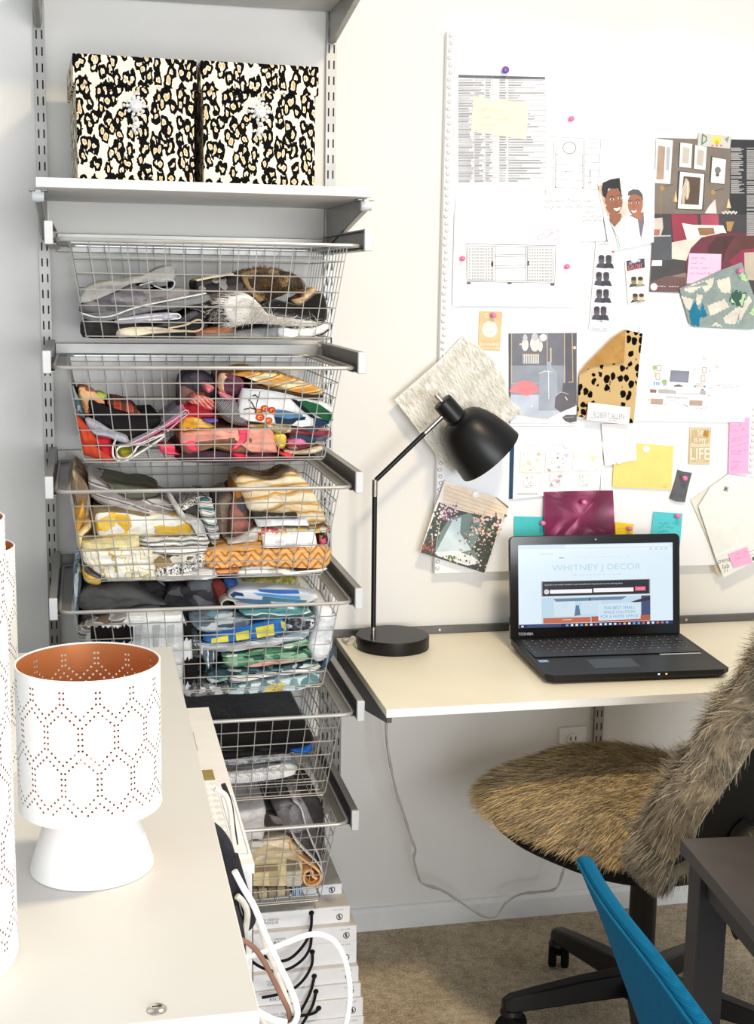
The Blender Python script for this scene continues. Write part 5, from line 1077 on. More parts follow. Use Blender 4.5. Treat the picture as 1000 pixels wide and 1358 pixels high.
hp = [(442, 55), (500, 90), (600, 190), (640, 260), (680, 390), (735, 430), (690, 480), (600, 560), (440, 730), (375, 745), (320, 690), (210, 540), (90, 385), (200, 290), (320, 185)]
def inside(x, y, P):
    r = False; j = len(P)-1
    for i in range(len(P)):
        if (P[i][1] > y) != (P[j][1] > y) and x < (P[j][0]-P[i][0])*(y-P[i][1])/(P[j][1]-P[i][1])+P[i][0]: r = not r
        j = i
    return r
while len(roots) < 6500:
    x = rnd.uniform(90, 735); y = rnd.uniform(55, 745)
    if inside(x, y, hp):
        u, v = Ze(x, y); roots.append((atY(u, v, yo(u, v)-.0005), V((0, -.35, 0)), V((.55, 0, -.75))))
strands(mb, roots, HIDES, .015, .0011, 5, 2, .1, .18); mb.build('hair', o)
# cheetah swatch with folded corner
CHEE = cheetah('cheetah_hide', (206, 176, 126), (16, 11, 10), 62); SUEDE = M((192, 146, 86), .95, 0, .06, 40, bump=.2)
o, yo = swatch('hide_swatch', 'cheetah spotted hide swatch with its tan corner folded down', Zf, [(345, 28), (432, 48), (415, 200), (385, 505), (240, 490), (100, 470), (110, 250), (135, 225)], CHEE, Y4, th=.003, lift=.004, seed=6)
mb = MB(); q = [Zf(345, 26), Zf(338, 195), Zf(180, 212), Zf(112, 250), Zf(150, 200), Zf(280, 70)]
mb.prism([atY(u, v, yo(u, v)-.0075) for u, v in q], (0, .0028, 0), SUEDE); rlabel(mb.build('folded_corner', o, bevel=.0008), 'plain tan suede corner')
def d_ra(c):
    c.text('ROBERT ALLEN', 182, 446, 338, 474, M((150, 150, 152), .7), 12)
    for i in range(2): c.scrawl(160, 474+i*9, 212, 4, PENC, 1.4, i, .05); c.scrawl(256, 482+i*9, 300, 4, PENC, 1.4, 5+i, .05)
sheet('swatch_tag', 'white lettered fabric tag at the foot of the cheetah hide', 'tag', Zf, [(156, 398), (370, 424), (362, 512), (146, 488)], PAPER, Y5-.012, d_ra, thick=.002)
def d_tv(c):
    p = PENP; br = M((190, 164, 148), .7); bl = M((120, 170, 206), .7); gr = M((160, 190, 140), .7); gy = M((190, 186, 184), .7); sc = M((140, 142, 158), .7)
    c.line([(105, 314), (622, 334), (575, 724), (68, 706)], 2, p, True); c.line([(90, 560), (590, 620)], 1.6, p)
    c.poly([(264, 406), (430, 414), (418, 518), (252, 508)], sc); c.poly([(292, 540), (312, 538), (320, 532), (345, 532), (352, 540), (372, 544), (370, 552), (294, 552)], M((110, 110, 114), .7))
    for (x, y, w, h) in ((138, 358, 42, 58), (130, 434, 40, 58), (542, 378, 38, 58), (530, 450, 40, 60)): c.rect(x, y, x+w, y+h, br); c.rect(x+7, y+8, x+w-7, y+h-8, PAPER); c.rect(x+13, y+18, x+w-13, y+h-16, M((226, 214, 206), .7))
    c.ell(122, 384, 18, 22, gr, 12); c.line([(125, 400), (124, 462)], 12, M((200, 206, 160), .7)); c.ell(208, 508, 25, 20, gr, 14); c.poly([(192, 522), (228, 524), (222, 544), (196, 543)], gy)
    c.poly([(112, 505), (166, 516), (164, 542), (114, 540)], bl); c.rect(124, 512, 134, 540, PAPER); c.rect(146, 520, 152, 540, PAPER); c.rect(490, 518, 552, 556, M((216, 206, 202), .7)); c.rect(468, 540, 488, 558, M((150, 176, 190), .7)); c.rect(554, 542, 572, 560, M((110, 160, 200), .7))
    c.poly([(82, 574), (140, 578), (134, 606), (84, 604)], M((150, 116, 104), .7)); c.poly([(155, 574), (260, 580), (310, 590), (316, 616), (155, 608)], gy); c.poly([(522, 590), (574, 588), (572, 624), (524, 622)], M((176, 176, 174), .7)); c.ell(545, 580, 14, 6, M((90, 100, 90), .7), 8)
    c.poly([(90, 656), (198, 660), (194, 708), (84, 704)], br); c.poly([(432, 670), (546, 676), (542, 720), (428, 714)], br); c.poly([(218, 634), (420, 646), (418, 660), (220, 650)], M((206, 208, 212), .7))
    c.line([(210, 710), (320, 650), (410, 720)], 2, p); c.line([(220, 655), (400, 716)], 2, p); c.line([(330, 612), (510, 616)], 9, M((206, 204, 206), .7))
    for (x, y) in ((478, 406), (610, 412), (612, 568), (600, 632), (408, 728), (76, 668)): c.ell(x, y, 5, 4, INKB, 8)
    c.line([(612, 568), (665, 545), (680, 542)], 1.6, p); c.line([(600, 632), (690, 590)], 1.4, p); c.line([(0, 610), (30, 640), (76, 668)], 1.4, p)
    for i, (a, y, b) in enumerate([(540, 300, 606), (545, 316, 600), (642, 376, 722), (660, 390, 690), (670, 548, 830), (672, 570, 868), (480, 750, 598)]): c.scrawl(a, y, b, 10, PENC, 1.8, 60+i, -.08)
    c.text('TV WALL', 150, 776, 312, 802, M((206, 206, 210), .7), 8)
sheet('wall_drawing', 'white sheet with coloured sketch of a television wall', 'drawing', Zj, [(-10, 12), (440, 22), (1020, 55), (920, 868), (-60, 850)], PAPER, Y3, d_tv)
sheet('fabric_scrap', 'navy cloth swatch showing at both edges behind the pattern collage sheet', 'swatch', Zk, [(-20, 185), (12, 175), (790, 240), (775, 595), (-30, 680)], M((52, 84, 116), .85, 0, .06), Y2-.0003, thick=.001)
def d_coll(c):
    rnd = random.Random(14)
    for i in range(3): c.scrawl(85+i*10, 182+i*14, 270-i*20, 4, PENP, 1.4, 70+i); c.scrawl(330, 182+i*12, 450, 4, PENP, 1.4, 80+i); c.scrawl(32, 628+i*6, 220, 3, PENP, 1.4, 90+i)
    for (x0, y0, x1, y1, cols) in ((62, 250, 262, 440, [(226, 206, 170), (214, 224, 226), (236, 226, 214), (206, 160, 150), (150, 146, 140)]), (285, 245, 495, 435, [(232, 160, 196), (120, 116, 116), (236, 226, 214), (214, 226, 220), (180, 150, 140)]), (530, 250, 770, 430, [(236, 238, 226), (226, 234, 206), (206, 222, 150), (238, 240, 240)]), (95, 455, 200, 570, [(206, 224, 230), (236, 206, 186), (206, 206, 170), (150, 140, 150)]), (320, 455, 440, 570, [(236, 170, 206), (226, 226, 200), (130, 126, 130)]), (585, 455, 690, 560, [(226, 234, 234), (190, 210, 220), (226, 230, 214)])):
        c.poly([(x0+10, y0), (x1, y0), (x1-8, y1), (x0, y1)], M((245, 244, 240), .7)); c.lift()
        for _ in range(34):
            x = rnd.uniform(x0+14, x1-14); y = rnd.uniform(y0+8, y1-8); r = rnd.uniform(2, 8) if rnd.random() < .75 else rnd.uniform(8, 22)
            col = rnd.choice(cols); col = tuple(int(a*.55+245*.45) for a in col) if r > 8 else col
            c.ell(x, y, r, r*rnd.uniform(.5, 1.2), M(col, .7), 8, True)
    for (x0, x1) in ((50, 255), (280, 495)): c.line([(x0, 444), (x1, 440)], 5, M((236, 224, 196), .7))
sheet('pattern_collage', 'white sheet of faint floral pattern squares between lamp and laptop', 'paper', Zk, [(16, 160), (800, 172), (768, 600), (0, 680)], PAPER, Y3, d_coll)
sheet('note_card', 'blush card overlapping the yellow card', 'card', Zf, [(222, 508), (392, 505), (402, 692), (240, 722), (232, 650)], M((248, 240, 238), .7, 0, .01), Y4)
sheet('note_card', 'yellow card right of the blush card', 'card', Zf, [(290, 600), (590, 622), (578, 843), (278, 830)], M((246, 218, 132), .75, 0, .015), Y3, lambda c: (c.scrawl(540, 820, 562, 5, GOLD, 1.4, 1), c.scrawl(535, 832, 560, 4, GOLD, 1.4, 2)))
KRAFT = M((206, 182, 140), .55, .1, .04)
def d_life(c):
    c.text('THIS', 710, 540, 748, 572, CRM); c.text('IS MY', 696, 580, 756, 602, CRM, 2); c.text('Beautiful', 682, 604, 768, 626, CRM); c.text('LIFE', 676, 632, 772, 690, CRM); c.line([(704, 694), (722, 700), (742, 694)], 2, CRM)
    c.frame(676, 534, 775, 708, 2, CRM)
sheet('gift_card', 'gold card lettered THIS IS MY Beautiful LIFE with a pyramid stud pin', 'card', Zf, [(672, 526), (782, 528), (772, 716), (664, 714)], KRAFT, Y1, d_life)
swatch('fabric_swatch', 'small torn dark grey felt swatch with pink pin below the gold card', Zf, [(612, 742), (640, 752), (684, 758), (664, 830), (648, 908), (606, 905), (570, 890), (590, 830), (604, 780)], M((106, 106, 110), .95, 0, .08, 60, bump=.25), Y2, lift=.003, seed=9)
def d_pl(c):
    for i, y in enumerate((150, 185, 262, 340, 360, 420, 450, 470)): c.scrawl(392, y, 392+rnd.uniform(60, 120), 16, M((236, 130, 180), .8), 2.4, 100+i, -.12)
    c.line([(388, 240), (528, 216)], 2, M((236, 130, 180), .8)); c.line([(388, 302), (528, 260)], 2, M((236, 130, 180), .8))
sheet('sticky_note', 'long hot pink handwritten note at the right edge of the board', 'note', Zl, [(384, 118), (498, 116), (500, 78), (534, 78), (522, 496), (374, 506)], M((255, 178, 216), .8, 0, .01), Y4, d_pl)
AQUA = M((96, 206, 214), .8, 0, .015)
sheet('sticky_note', 'aqua sticky note with pink pin above the laptop right corner', 'note', Zf, [(488, 956), (636, 966), (622, 1130), (472, 1100)], AQUA, Y2, lambda c: [c.scrawl(510, 1018+i*22, 600-i*8, 12, M((60, 160, 170), .8), 2.2, i) for i in range(3)])
sheet('sticky_note', 'teal sticky note left of the plum velvet swatch', 'note', Ze, [(700, 980), (856, 984), (856, 1100), (700, 1095)], M((84, 202, 202), .8, 0, .015), Y2)
swatch('fabric_swatch', 'shiny plum velvet swatch pinned behind the laptop top edge', Ze, [(852, 856), (1000, 850), (1204, 848), (1208, 930), (1216, 1100), (1020, 1100), (856, 1100)], M((130, 38, 78), .32, .25, .25, 9, sheen=.5, name='plum_velvet'), Y4, lift=.004, wob=.004, seed=12)
sheet('sticky_note', 'small yellow note with pink pin right of the plum swatch', 'note', Zf, [(292, 1008), (388, 1020), (378, 1100), (294, 1090)], M((246, 212, 60), .8, 0, .015), Y2, lambda c: c.scrawl(305, 1046, 340, 7, GOLD, 2, 1))
WAL = M((238, 236, 230), .7, 0, .015, 40, name='pale_wallpaper'); WAL2 = M((232, 226, 214), .7, 0, .02, 40)
sheet('wallpaper_sample', 'cream rear sheet of the layered wallpaper samples at the right edge', 'sample', Zl, [(90, 695), (230, 600), (390, 498), (640, 560), (640, 1000), (275, 1130), (180, 900)], WAL2, Y2, thick=.001)
sheet('fabric_scrap', 'small tan paper corner poking out below the wallpaper samples', 'scrap', Zl, [(262, 1190), (310, 1180), (318, 1240), (292, 1258)], M((206, 190, 162), .8), Y1)
def d_wp(c):
    c.text('trend', 296, 1140, 385, 1178, PENC, -22); c.text('lab', 330, 1180, 380, 1215, PENC, -10); c.text('21', 336, 1222, 368, 1240, PENC, -6)
    c.poly([(270, 1112), (640, 960), (640, 975), (275, 1124)], M((250, 250, 250), .7))
    for i in range(2): c.line([(520, 1090+i*30), (600, 1060+i*30)], 2, PENC)
    c.poly([(552, 1130), (566, 1120), (566, 1150), (556, 1152)], INKB)
sheet('wallpaper_sample', 'white front wallpaper sample with printed label at its foot, pyramid stud at its top', 'sample', Zl, [(150, 745), (240, 600), (372, 505), (640, 545), (640, 1120), (340, 1280), (278, 1130)], WAL, Y5-.002, d_wp, thick=.0015)
sheet('sticky_note', 'small pink sticky note on the printed label of the wallpaper sample', 'note', Zl, [(372, 1106), (515, 1050), (556, 1168), (412, 1204)], M((255, 180, 214), .8, 0, .01), Y5-.0045, lambda c: [c.scrawl(430, 1110+i*34, 520, 13, M((226, 120, 170), .8), 2.4, 7+i, -.3) for i in range(2)])
def d_gard(c):
    hs = M((236, 212, 186), .4); ln = M((190, 160, 136), .4); dk = M((64, 70, 60), .4); md = M((120, 138, 132), .4); lt = M((206, 220, 224), .4); pk = M((240, 190, 190), .4); pu = M((170, 120, 150), .4); gn = M((92, 110, 80), .4)
    c.poly([(280, 150), (430, 175), (760, 280), (885, 385), (840, 520), (600, 470), (270, 330)], hs)
    for i in range(6): c.line([(300-i*12, 180+i*38), (860-i*14, 380+i*30)], 4, ln)
    c.poly([(230, 330), (400, 400), (560, 440), (830, 480), (660, 1000), (55, 805)], dk)
    c.poly([(330, 480), (520, 430), (640, 540), (560, 760), (620, 920), (190, 830), (240, 620)], md); c.poly([(360, 500), (440, 470), (430, 620), (540, 780), (330, 830), (200, 800)], lt); c.poly([(190, 800), (400, 790), (560, 850), (620, 900), (500, 930), (220, 840)], M((236, 240, 238), .4))
    c.poly([(400, 315), (420, 320), (390, 410), (372, 404)], M((206, 196, 180), .4)); c.poly([(655, 400), (675, 406), (650, 490), (632, 480)], M((206, 196, 180), .4)); c.line([(365, 520), (325, 760)], 9, lt); c.line([(165, 640), (170, 800)], 8, lt); c.line([(240, 520), (200, 780)], 6, M((190, 200, 196), .4))
    rnd = random.Random(21); c.lift()
    def blob(x0, y0, x1, y1, n, cols, r0, r1):
        for _ in range(n):
            x = rnd.uniform(x0, x1); y = rnd.uniform(y0, y1)
            if inside(x, y, [(285, 145), (885, 390), (665, 1005), (55, 805)]): c.ell(x, y, rnd.uniform(r0, r1), rnd.uniform(r0, r1), rnd.choice(cols), 7, True)
    blob(240, 350, 400, 500, 70, [pu, pk, M((110, 90, 120), .4), M((236, 210, 220), .4)], 6, 14)
    blob(120, 380, 260, 640, 60, [M((236, 230, 220), .4), gn, dk, M((240, 200, 200), .4)], 6, 13)
    blob(520, 440, 860, 640, 130, [pk, M((246, 214, 206), .4), M((214, 190, 150), .4), gn], 7, 16)
    blob(400, 600, 800, 980, 130, [pk, M((246, 226, 216), .4), dk, gn, M((226, 190, 170), .4)], 4, 11)
    blob(70, 660, 200, 830, 40, [gn, M((206, 90, 80), .4), dk], 6, 14); blob(240, 830, 400, 900, 26, [M((196, 190, 110), .4), dk, gn], 6, 14)
    c.poly([(758, 278), (885, 388), (892, 372), (780, 285)], M((120, 116, 112), .4))
sheet('photo_print', 'glossy page with rose bushes before a clapboard house, at bottom left of the board', 'photo', Zm, [(285, 122), (420, 165), (760, 275), (900, 345), (885, 390), (668, 1010), (380, 910), (50, 805), (180, 410)], M((238, 232, 226), .35, 0, .02), Y4-.004, d_gard, thick=.001)

# pins
PINKP = M((236, 120, 176), .35, 0, .03, coat=.3); PURP = M((124, 74, 176), .35, 0, .03, coat=.3); WHP = M((250, 250, 250), .35, 0, .01, coat=.3); BRASS = M((222, 176, 96), .3, .5, .05); SILV = M((190, 190, 194), .28, 1.0, .05)
def ballpin(u, v, Y, mat, label, r=.0068):
    p = atY(u, v, Y); mb = MB()
    mb.lathe([(.0006, -.002), (.0006, .003), (r*.62, .0035), (r*.55, .0060), (r*.5, .0085), (r*.85, .0105), (r, .0140), (r*.92, .0172), (r*.6, .0190), (0, .0196)], p, (0.0, -1, 0.0), mat, 16)
    tag(mb.build('push_pin', smooth=60), label, 'pin', 'pushpins on the board')
def flatpin(u, v, Y, label, r=.0085):
    p = atY(u, v, Y); mb = MB(); mb.lathe([(.0006, -.004), (.0006, .0), (r, .0002), (r, .0012), (r*.8, .0026), (r*.4, .0034), (0, .0036)], p, (0, -1, 0), WHP, 20)
    tag(mb.build('thumb_tack', smooth=60), label, 'pin', 'white thumbtacks on the board')
def pyrpin(u, v, Y, mat, label, r=.0085):
    p = atY(u, v, Y); mb = MB(); R = [p+V((math.cos(a)*r*1.2, 0, math.sin(a)*r*1.2)) for a in (PI/4-.3, 3*PI/4-.3, 5*PI/4-.3, 7*PI/4-.3)]
    mb.add(R+[p+V((0, -.009, 0))], [(0, 1, 4), (1, 2, 4), (2, 3, 4), (3, 0, 4), (3, 2, 1, 0)], mat)
    tag(mb.build('stud_pin', smooth=0), label, 'pin')
ballpin(668, 94, Y1, PURP, 'purple pushpin above the printed table', .0078)
for u, v, Y, l in ((755, 158.5, Y1, 'pink pushpin at the top of the cabinet drawing'), (611.3, 343, Y3, 'pink pushpin at the left of the sideboard drawing'), (749.5, 353.5, Y3, 'pink pushpin at the right of the sideboard drawing'), (652.5, 418, Y1, 'pink pushpin in the smiling sun card'),
                   (978, 359.5, Y4-.002, 'pink pushpin in the ikat swatch'), (905, 633, Y2-.004, 'pink pushpin in the grey felt swatch'), (896, 683.5, Y2, 'pink pushpin in the aqua note'), (717.5, 692.5, Y2, 'pink pushpin in the teal note'), (772, 665, Y4-.006, 'pink pushpin in the plum velvet'), (832, 699.5, Y2, 'pink pushpin in the small yellow note')):
    ballpin(u, v, Y, PINKP, l, .0060)
for u, v, Y, l in ((685, 282, Y3, 'white thumbtack at the top of the sideboard drawing'), (828, 239, Y4, 'white thumbtack in the photo of two women'), (720.5, 447.8, Y1, 'white thumbtack in the chandelier page'), (920, 440, Y3, 'white thumbtack in the television wall sketch'),
                   (751, 590, Y3, 'white thumbtack in the pattern collage'), (820.5, 611, Y4, 'white thumbtack in the blush card'), (856.8, 596, Y3, 'white thumbtack in the yellow card'), (630.5, 655.5, Y4-.004, 'white thumbtack in the rose garden page'), (867, 380.5, Y2, 'white thumbtack in the lower left corner of the bedroom page'), (841, 344, Y3, 'white thumbtack at the top of the cream photo strip')):
    flatpin(u, v, Y, l)
pyrpin(936.5, 575, Y1, BRASS, 'brass pyramid stud in the gold card'); pyrpin(963, 648.5, Y5-.0022, SILV, 'silver pyramid stud in the wallpaper sample', .0065)

# ================================================================== DESK
DESKM = M((243, 234, 210), .42, 0, .012, 6, name='cream_desk_laminate')
t = thing('desk', 'cream white wall mounted desk top with the laptop and black lamp', 'desk', (.6175, 0, .7035))
MB().box((.6175, -.534, .7045), (2.15, -.015, .72), DESKM).build('desktop', t, bevel=.001)
MB().box((.6175, -.5346, .7042), (2.15, -.5338, .7203), WHITE).build('edge_band', t, smooth=0)
mb = MB(); mb.prism([(.6205, -.0128, .703), (.6205, -.0128, .60), (.6205, -.05, .595), (.6205, -.50, .685), (.6205, -.525, .690), (.6205, -.525, .703)], (.010, 0, 0), STEEL_D); rlabel(mb.build('desk_bracket', t, smooth=0, bevel=.001), 'dark grey steel bracket')
mb = MB(); mb.prism([(1.255, -.0128, .703), (1.255, -.0128, .62), (1.255, -.05, .615), (1.255, -.45, .690), (1.255, -.45, .703)], (.010, 0, 0), STEEL_D); rlabel(mb.build('desk_bracket', t, smooth=0, bevel=.001), 'dark grey steel bracket')
t = thing('wall_rail', 'grey metal rail on the wall along the back edge of the desk', 'wall rail', (.6, 0, .70))
mb = MB(); mb.box((.605, -.0135, .701), (2.15, -.0003, .736), STEEL_D); mb.box((.605, -.0148, .732), (2.15, -.013, .736), STEEL_D); mb.build('track', t, smooth=0)
for x in (.86, 1.47, 1.9):
    mb = MB(); mb.lathe([(.004, 0), (.0036, .0016), (0, .002)], (x, -.0135, .7285), (0, -1, 0), CHROME, 10); mb.build('screw', t)
# outlet
t = thing('wall_outlet', 'white wall outlet under the desk behind the furry chair', 'outlet', (1.198, 0, .36))
MB().box((1.164, -.006, .359), (1.233, 0, .474), M((240, 240, 238), .4, 0, .01, name='outlet_white')).build('face_plate', t, bevel=.002)
for zc in (.442, .391):
    mb = MB(); mb.lathe([(.0165, 0), (.0165, .0022), (.0155, .0026), (0, .0026)], (1.1985, -.006, zc), (0, -1, 0), TRIM, 20)
    for dx in (-.0063, .0063): mb.box((1.1985+dx-.0013, -.0089, zc-.001), (1.1985+dx+.0013, -.0084, zc+.009), SLOT)
    mb.box((1.1985-.0025, -.0089, zc-.011), (1.1985+.0025, -.0084, zc-.006), SLOT); mb.build('receptacle', t)

# ================================================================== DESK LAMP
LY = -.11
t = thing('desk_lamp', 'black desk lamp with bent arm and bell shade at left end of the desk', 'lamp', (.727, -.108, .72))
mb = MB(); mb.lathe([(.078, 0), (.0805, .001), (.0808, .003), (.0808, .0265), (.0785, .029), (0, .0293)], (.727, -.108, .72), (0, 0, 1), BLACK, 64); mb.build('base', t, smooth=30)
PX, PY = .680, -.122
mb = MB(); mb.tube([(PX, PY, .770), (PX+.001, PY+.012, 1.060)], .0056, BLACK, 14); mb.build('pole', t)
mb = MB(); mb.tube([(PX, PY, .749), (PX, PY, .771)], .0062, CHROME, 14); rlabel(mb.build('pole_collar', t), 'brushed metal collar at the foot of the pole'); mb = MB(); mb.tube([(PX+.001, PY+.012, 1.058), (PX+.001, PY+.012, 1.094)], .0064, CHROME, 14); rlabel(mb.build('pole_collar', t), 'brushed metal collar at the top of the pole')
A0 = V((PX+.003, LY, 1.093)); A1 = V((.8185, LY, 1.2215)); AM = A0.lerp(A1, .80)
mb = MB(); mb.tube([A0, AM], .0054, BLACK, 12); mb.build('arm', t)
mb = MB(); mb.tube([AM-(A1-A0)*.02, A1+(A1-A0)*.08], .0056, CHROME, 12); rlabel(mb.build('arm_tip', t), 'brushed metal arm tip')
RC = V((.9375, LY-.004, 1.142)); CT = V((.8255, LY, 1.2625)); ax = (RC-CT).normalized(); H = (RC-CT).length
mb = MB(); mb.lathe([(.0, 0), (.020, .0), (.0225, .002), (.0228, .004), (.0228, .050), (.0235, .052)], CT, ax, BLACK, 32); mb.build('shade_cap', t, smooth=40)
mb = MB(); mb.lathe([(.0055, -.02), (.0062, -.018), (.0062, .002)], CT, ax, CHROME, 16); rlabel(mb.build('switch_knob', t), 'small brushed metal knob')
prof = [(.024, .050), (.034, .0515), (.044, .057), (.053, .067), (.0605, .082), (.067, .100), (.072, .120), (.076, .142), (.0785, H-.001), (.0785, H), (.0772, H), (.075, .142), (.071, .120), (.0655, .100), (.059, .083), (.051, .069), (.040, .060), (.02, .056)]
mb = MB(); mb.lathe(prof, CT, ax, BLACK, 64, close=False); mb.build('shade', t, smooth=50)
mb = MB(); mb.lathe([(0, .056), (.012, .058), (.013, .075), (.024, .10), (.026, .115), (.02, .132), (0, .138)], CT, ax, M((244, 240, 228), .3, 0, .02), 24); mb.build('bulb', t)
mb = MB(); CLEAR = M((206, 202, 196), .2, .3, .05, name='clear_cord'); mb.tube(smooth_path([(.652, -.098, .735), (.640, -.092, .742), (.634, -.085, .732), (.630, -.07, .724), (.628, -.04, .7235)], 6), .0028, CLEAR, 8); mb.box((.645, -.112, .7215), (.662, -.094, .731), CLEAR); rlabel(mb.build('cord', t), 'clear plastic cord')
# hanging power cord
CP = [(512, 948), (513, 985), (518, 1015), (526, 1052), (534, 1075), (541, 1098), (547, 1116), (551, 1127), (549, 1140), (556, 1165), (563, 1173), (585, 1180), (605, 1192), (632, 1210), (648, 1217), (660, 1212), (671, 1197), (690, 1186), (712, 1183), (734, 1180), (742, 1170), (749, 1148), (757, 1128)]
mb = MB(); pts = smooth_path([atY(u, v, -.095) for u, v in CP], 4)
pts = [V((.640, -.07, .7030))]+pts
rr = [.0026*(1+.45*math.sin(i*.55)**6) for i in range(len(pts))]
mb.tube(pts+[V((pts[-1].x+.01, -.05, .41)), V((1.19, -.02, .39)), V((1.1985, -.009, .391))], rr+[.0026]*3, CLEAR, 8); tag(mb.build('power_cord'), 'clear grey power cord hanging below the desk to the baseboard', 'cord')

# ================================================================== LAPTOP
a = math.radians(-2.2); LO = V((.978, -.176, .7202)); ex = V((math.cos(a), math.sin(a), 0)); ey = V((-math.sin(a), math.cos(a), 0)); ez = V((0, 0, 1))
LW, LD = .395, .262
t = thing('laptop', 'black open laptop showing a pale decor web page', 'laptop', tuple(LO+ex*LW/2-ey*LD/2))
LBK = M((22, 20, 21), .45, 0, .1, 200, spec=.3, bump=.05, bsc=900, name='laptop_black'); LKEY = M((22, 21, 22), .45, 0, .1, name='key_black'); LEG = M((168, 166, 166), .6, name='key_legend'); LGL = M((14, 13, 14), .16, 0, .1, name='glossy_bezel')
def lp(x, y, z): return LO+ex*x-ey*y+ez*z
mb = MB(); R = [(0, 0), (LW, 0), (LW, LD-.012), (LW-.016, LD), (.016, LD), (0, LD-.012)]
tops = [lp(x, y, .026-.006*y/LD) for x, y in R]; mid = [lp(x, y, .014-.003*y/LD) for x, y in R]; bot = [lp(LW/2+(x-LW/2)*.965, LD/2+(y-LD/2)*.95, .003) for x, y in R]
n = 6; mb.add(bot+mid+tops, [tuple(range(n-1, -1, -1)), tuple(range(2*n, 3*n))]+[(i, (i+1) % n, n+(i+1) % n, n+i) for i in range(n)]+[(n+i, n+(i+1) % n, 2*n+(i+1) % n, 2*n+i) for i in range(n)], LBK)
ct = lambda x, y, L=0.0: lp(x, y, .0262-.006*y/LD+L)
c = Canvas(mb, ct)
c.rect(.015, .018, LW-.015, .142, M((36, 34, 35), .6)); c.rect(.285, .1455, .378, .1525, M((206, 206, 208), .4)); c.rect(.012, .160, .033, .176, M((110, 150, 190), .4)); c.rect(.014, .163, .031, .168, M((200, 216, 232), .4))
for x in (.236, .252): mb.add([lp(x, LD+.0006, .0135), lp(x+.004, LD+.0006, .0135), lp(x+.004, LD+.0006, .0165), lp(x, LD+.0006, .0165)], [(0, 1, 2, 3)], glow((255, 196, 120), 2.0) if x > .24 else glow((230, 236, 250), 2.0))
for (x, y) in ((.03, .02), (.356, .02), (.03, .225), (.356, .225)): mb.obox(lp(x-.012, y+.012, 0), ex*.024, ey*.012, ez*.0035, BLACKM)
mb.build('base', t, smooth=0, bevel=.0012)
mb = MB(); c = Canvas(mb, ct); c.k = 3; c.rect(.116, .168, .212, .226, M((40, 38, 39), .35)); c.frame(.116, .168, .212, .226, .0012, M((66, 64, 64), .4)); c.line([(.164, .214), (.164, .226)], .001, M((66, 64, 64), .4)); c.line([(.116, .213), (.212, .213)], .001, M((66, 64, 64), .4)); mb.build('touchpad', t, smooth=0, fixn=False)
mb = MB(); mb.obox(lp(.012, .144, .0245), ex*(LW-.024), ey*.128, ez*.0005, LKEY); kb = mb.build('keyboard', t, smooth=0)
def key(x, y, w, h, rnd):
    mb = MB(); z0 = .0252-.006*y/LD; o = [lp(x+dx, y+dy, z0) for dx, dy in ((0, h), (w, h), (w, 0), (0, 0))]; tp = [lp(x+dx, y+dy, z0+.0022) for dx, dy in ((.0012, h-.0012), (w-.0012, h-.0012), (w-.0012, .0012), (.0012, .0012))]
    mb.hexa(o+tp, LKEY); mb.add([lp(x+.003+dx, y+.003+dy, z0+.0024) for dx, dy in ((0, .0035), (.0032, .0035), (.0032, 0), (0, 0))], [(0, 1, 2, 3)], LEG)
    mb.build('key', kb, smooth=0, fixn=False)
rnd = random.Random(1); rows = [19, 18, 18, 17, 17, 11]
for r in range(6):
    y = .022+r*.0196 if r else .0225; h = .0165 if r else .0125
    if r == 0: y = .0205
    n = rows[r]; x = .017; tot = LW-.034
    if r == 5: ws = [1.3, 1, 1, 1, 5.2, 1, 1, 1, 1.2, 1.9, 1.9]
    else: ws = [1+.5*(r == 2)+.8*(r == 3)+1.2*(r == 4)]+[1]*(n-5)+[1.3+.3*(r in (1, 3))]+[1]*3
    ws = ws[:n]; s_ = tot/sum(ws)
    for w in ws: key(x+.0008, y, w*s_-.0022, h, rnd); x += w*s_
# lid
TL_ = math.radians(8.5); ldir = (ez*math.cos(TL_)+ey*math.sin(TL_)); ln = (ex.cross(ldir)).normalized()  # ln points away from viewer? fix below
if ln.dot(CAM-LO) < 0: ln = -ln
LB = LO+ez*.021+ey*.004; LH = .229
mb = MB(); P = lambda x, h, d=0.0: LB+ex*x+ldir*h+ln*d
def rr2(x0, x1, h0, h1, r, n=4):
    o = []
    for cx, cy, a0 in ((x1-r, h1-r, 0), (x0+r, h1-r, 90), (x0+r, h0+r*.4, 180), (x1-r, h0+r*.4, 270)):
        for k in range(n+1): b = math.radians(a0+90*k/n); o.append((cx+r*math.cos(b), cy+(r if a0 < 180 else r*.4)*math.sin(b)))
    return o
out = rr2(0, LW, 0, LH, .011)
mb.prism([P(x, h, 0) for x, h in out], -ln*.011, LGL); mb.build('lid', t, smooth=30, bevel=.0012)
mb = MB()
for x in (.05, LW-.09): mb.tube([LB+ex*x-ez*.004, LB+ex*(x+.04)-ez*.004], .0065, LBK, 12)
mb.build('hinge', t)
mb = MB(); sx0, sx1, sh0, sh1 = .019, LW-.017, .026, LH-.020
mb.add([P(sx0, sh0, .0005), P(sx1, sh0, .0005), P(sx1, sh1, .0005), P(sx0, sh1, .0005)], [(0, 1, 2, 3)], glow((226, 242, 252), 1.3))
c = Canvas(mb, lambda s, q, L=0.0: P(sx0+(sx1-sx0)*s, sh1-(sh1-sh0)*q, .0006+L))
g = lambda *col: glow(col, 1.3)
c.rect(0, 0, 1, .05, g(206, 228, 242)); c.rect(.30, .012, .985, .04, g(236, 246, 252)); c.rect(.012, .055, .99, .085, g(232, 244, 250))
for x in (.85, .885, .92, .95): c.frame(x, .062, x+.012, .08, .003, g(150, 170, 184))
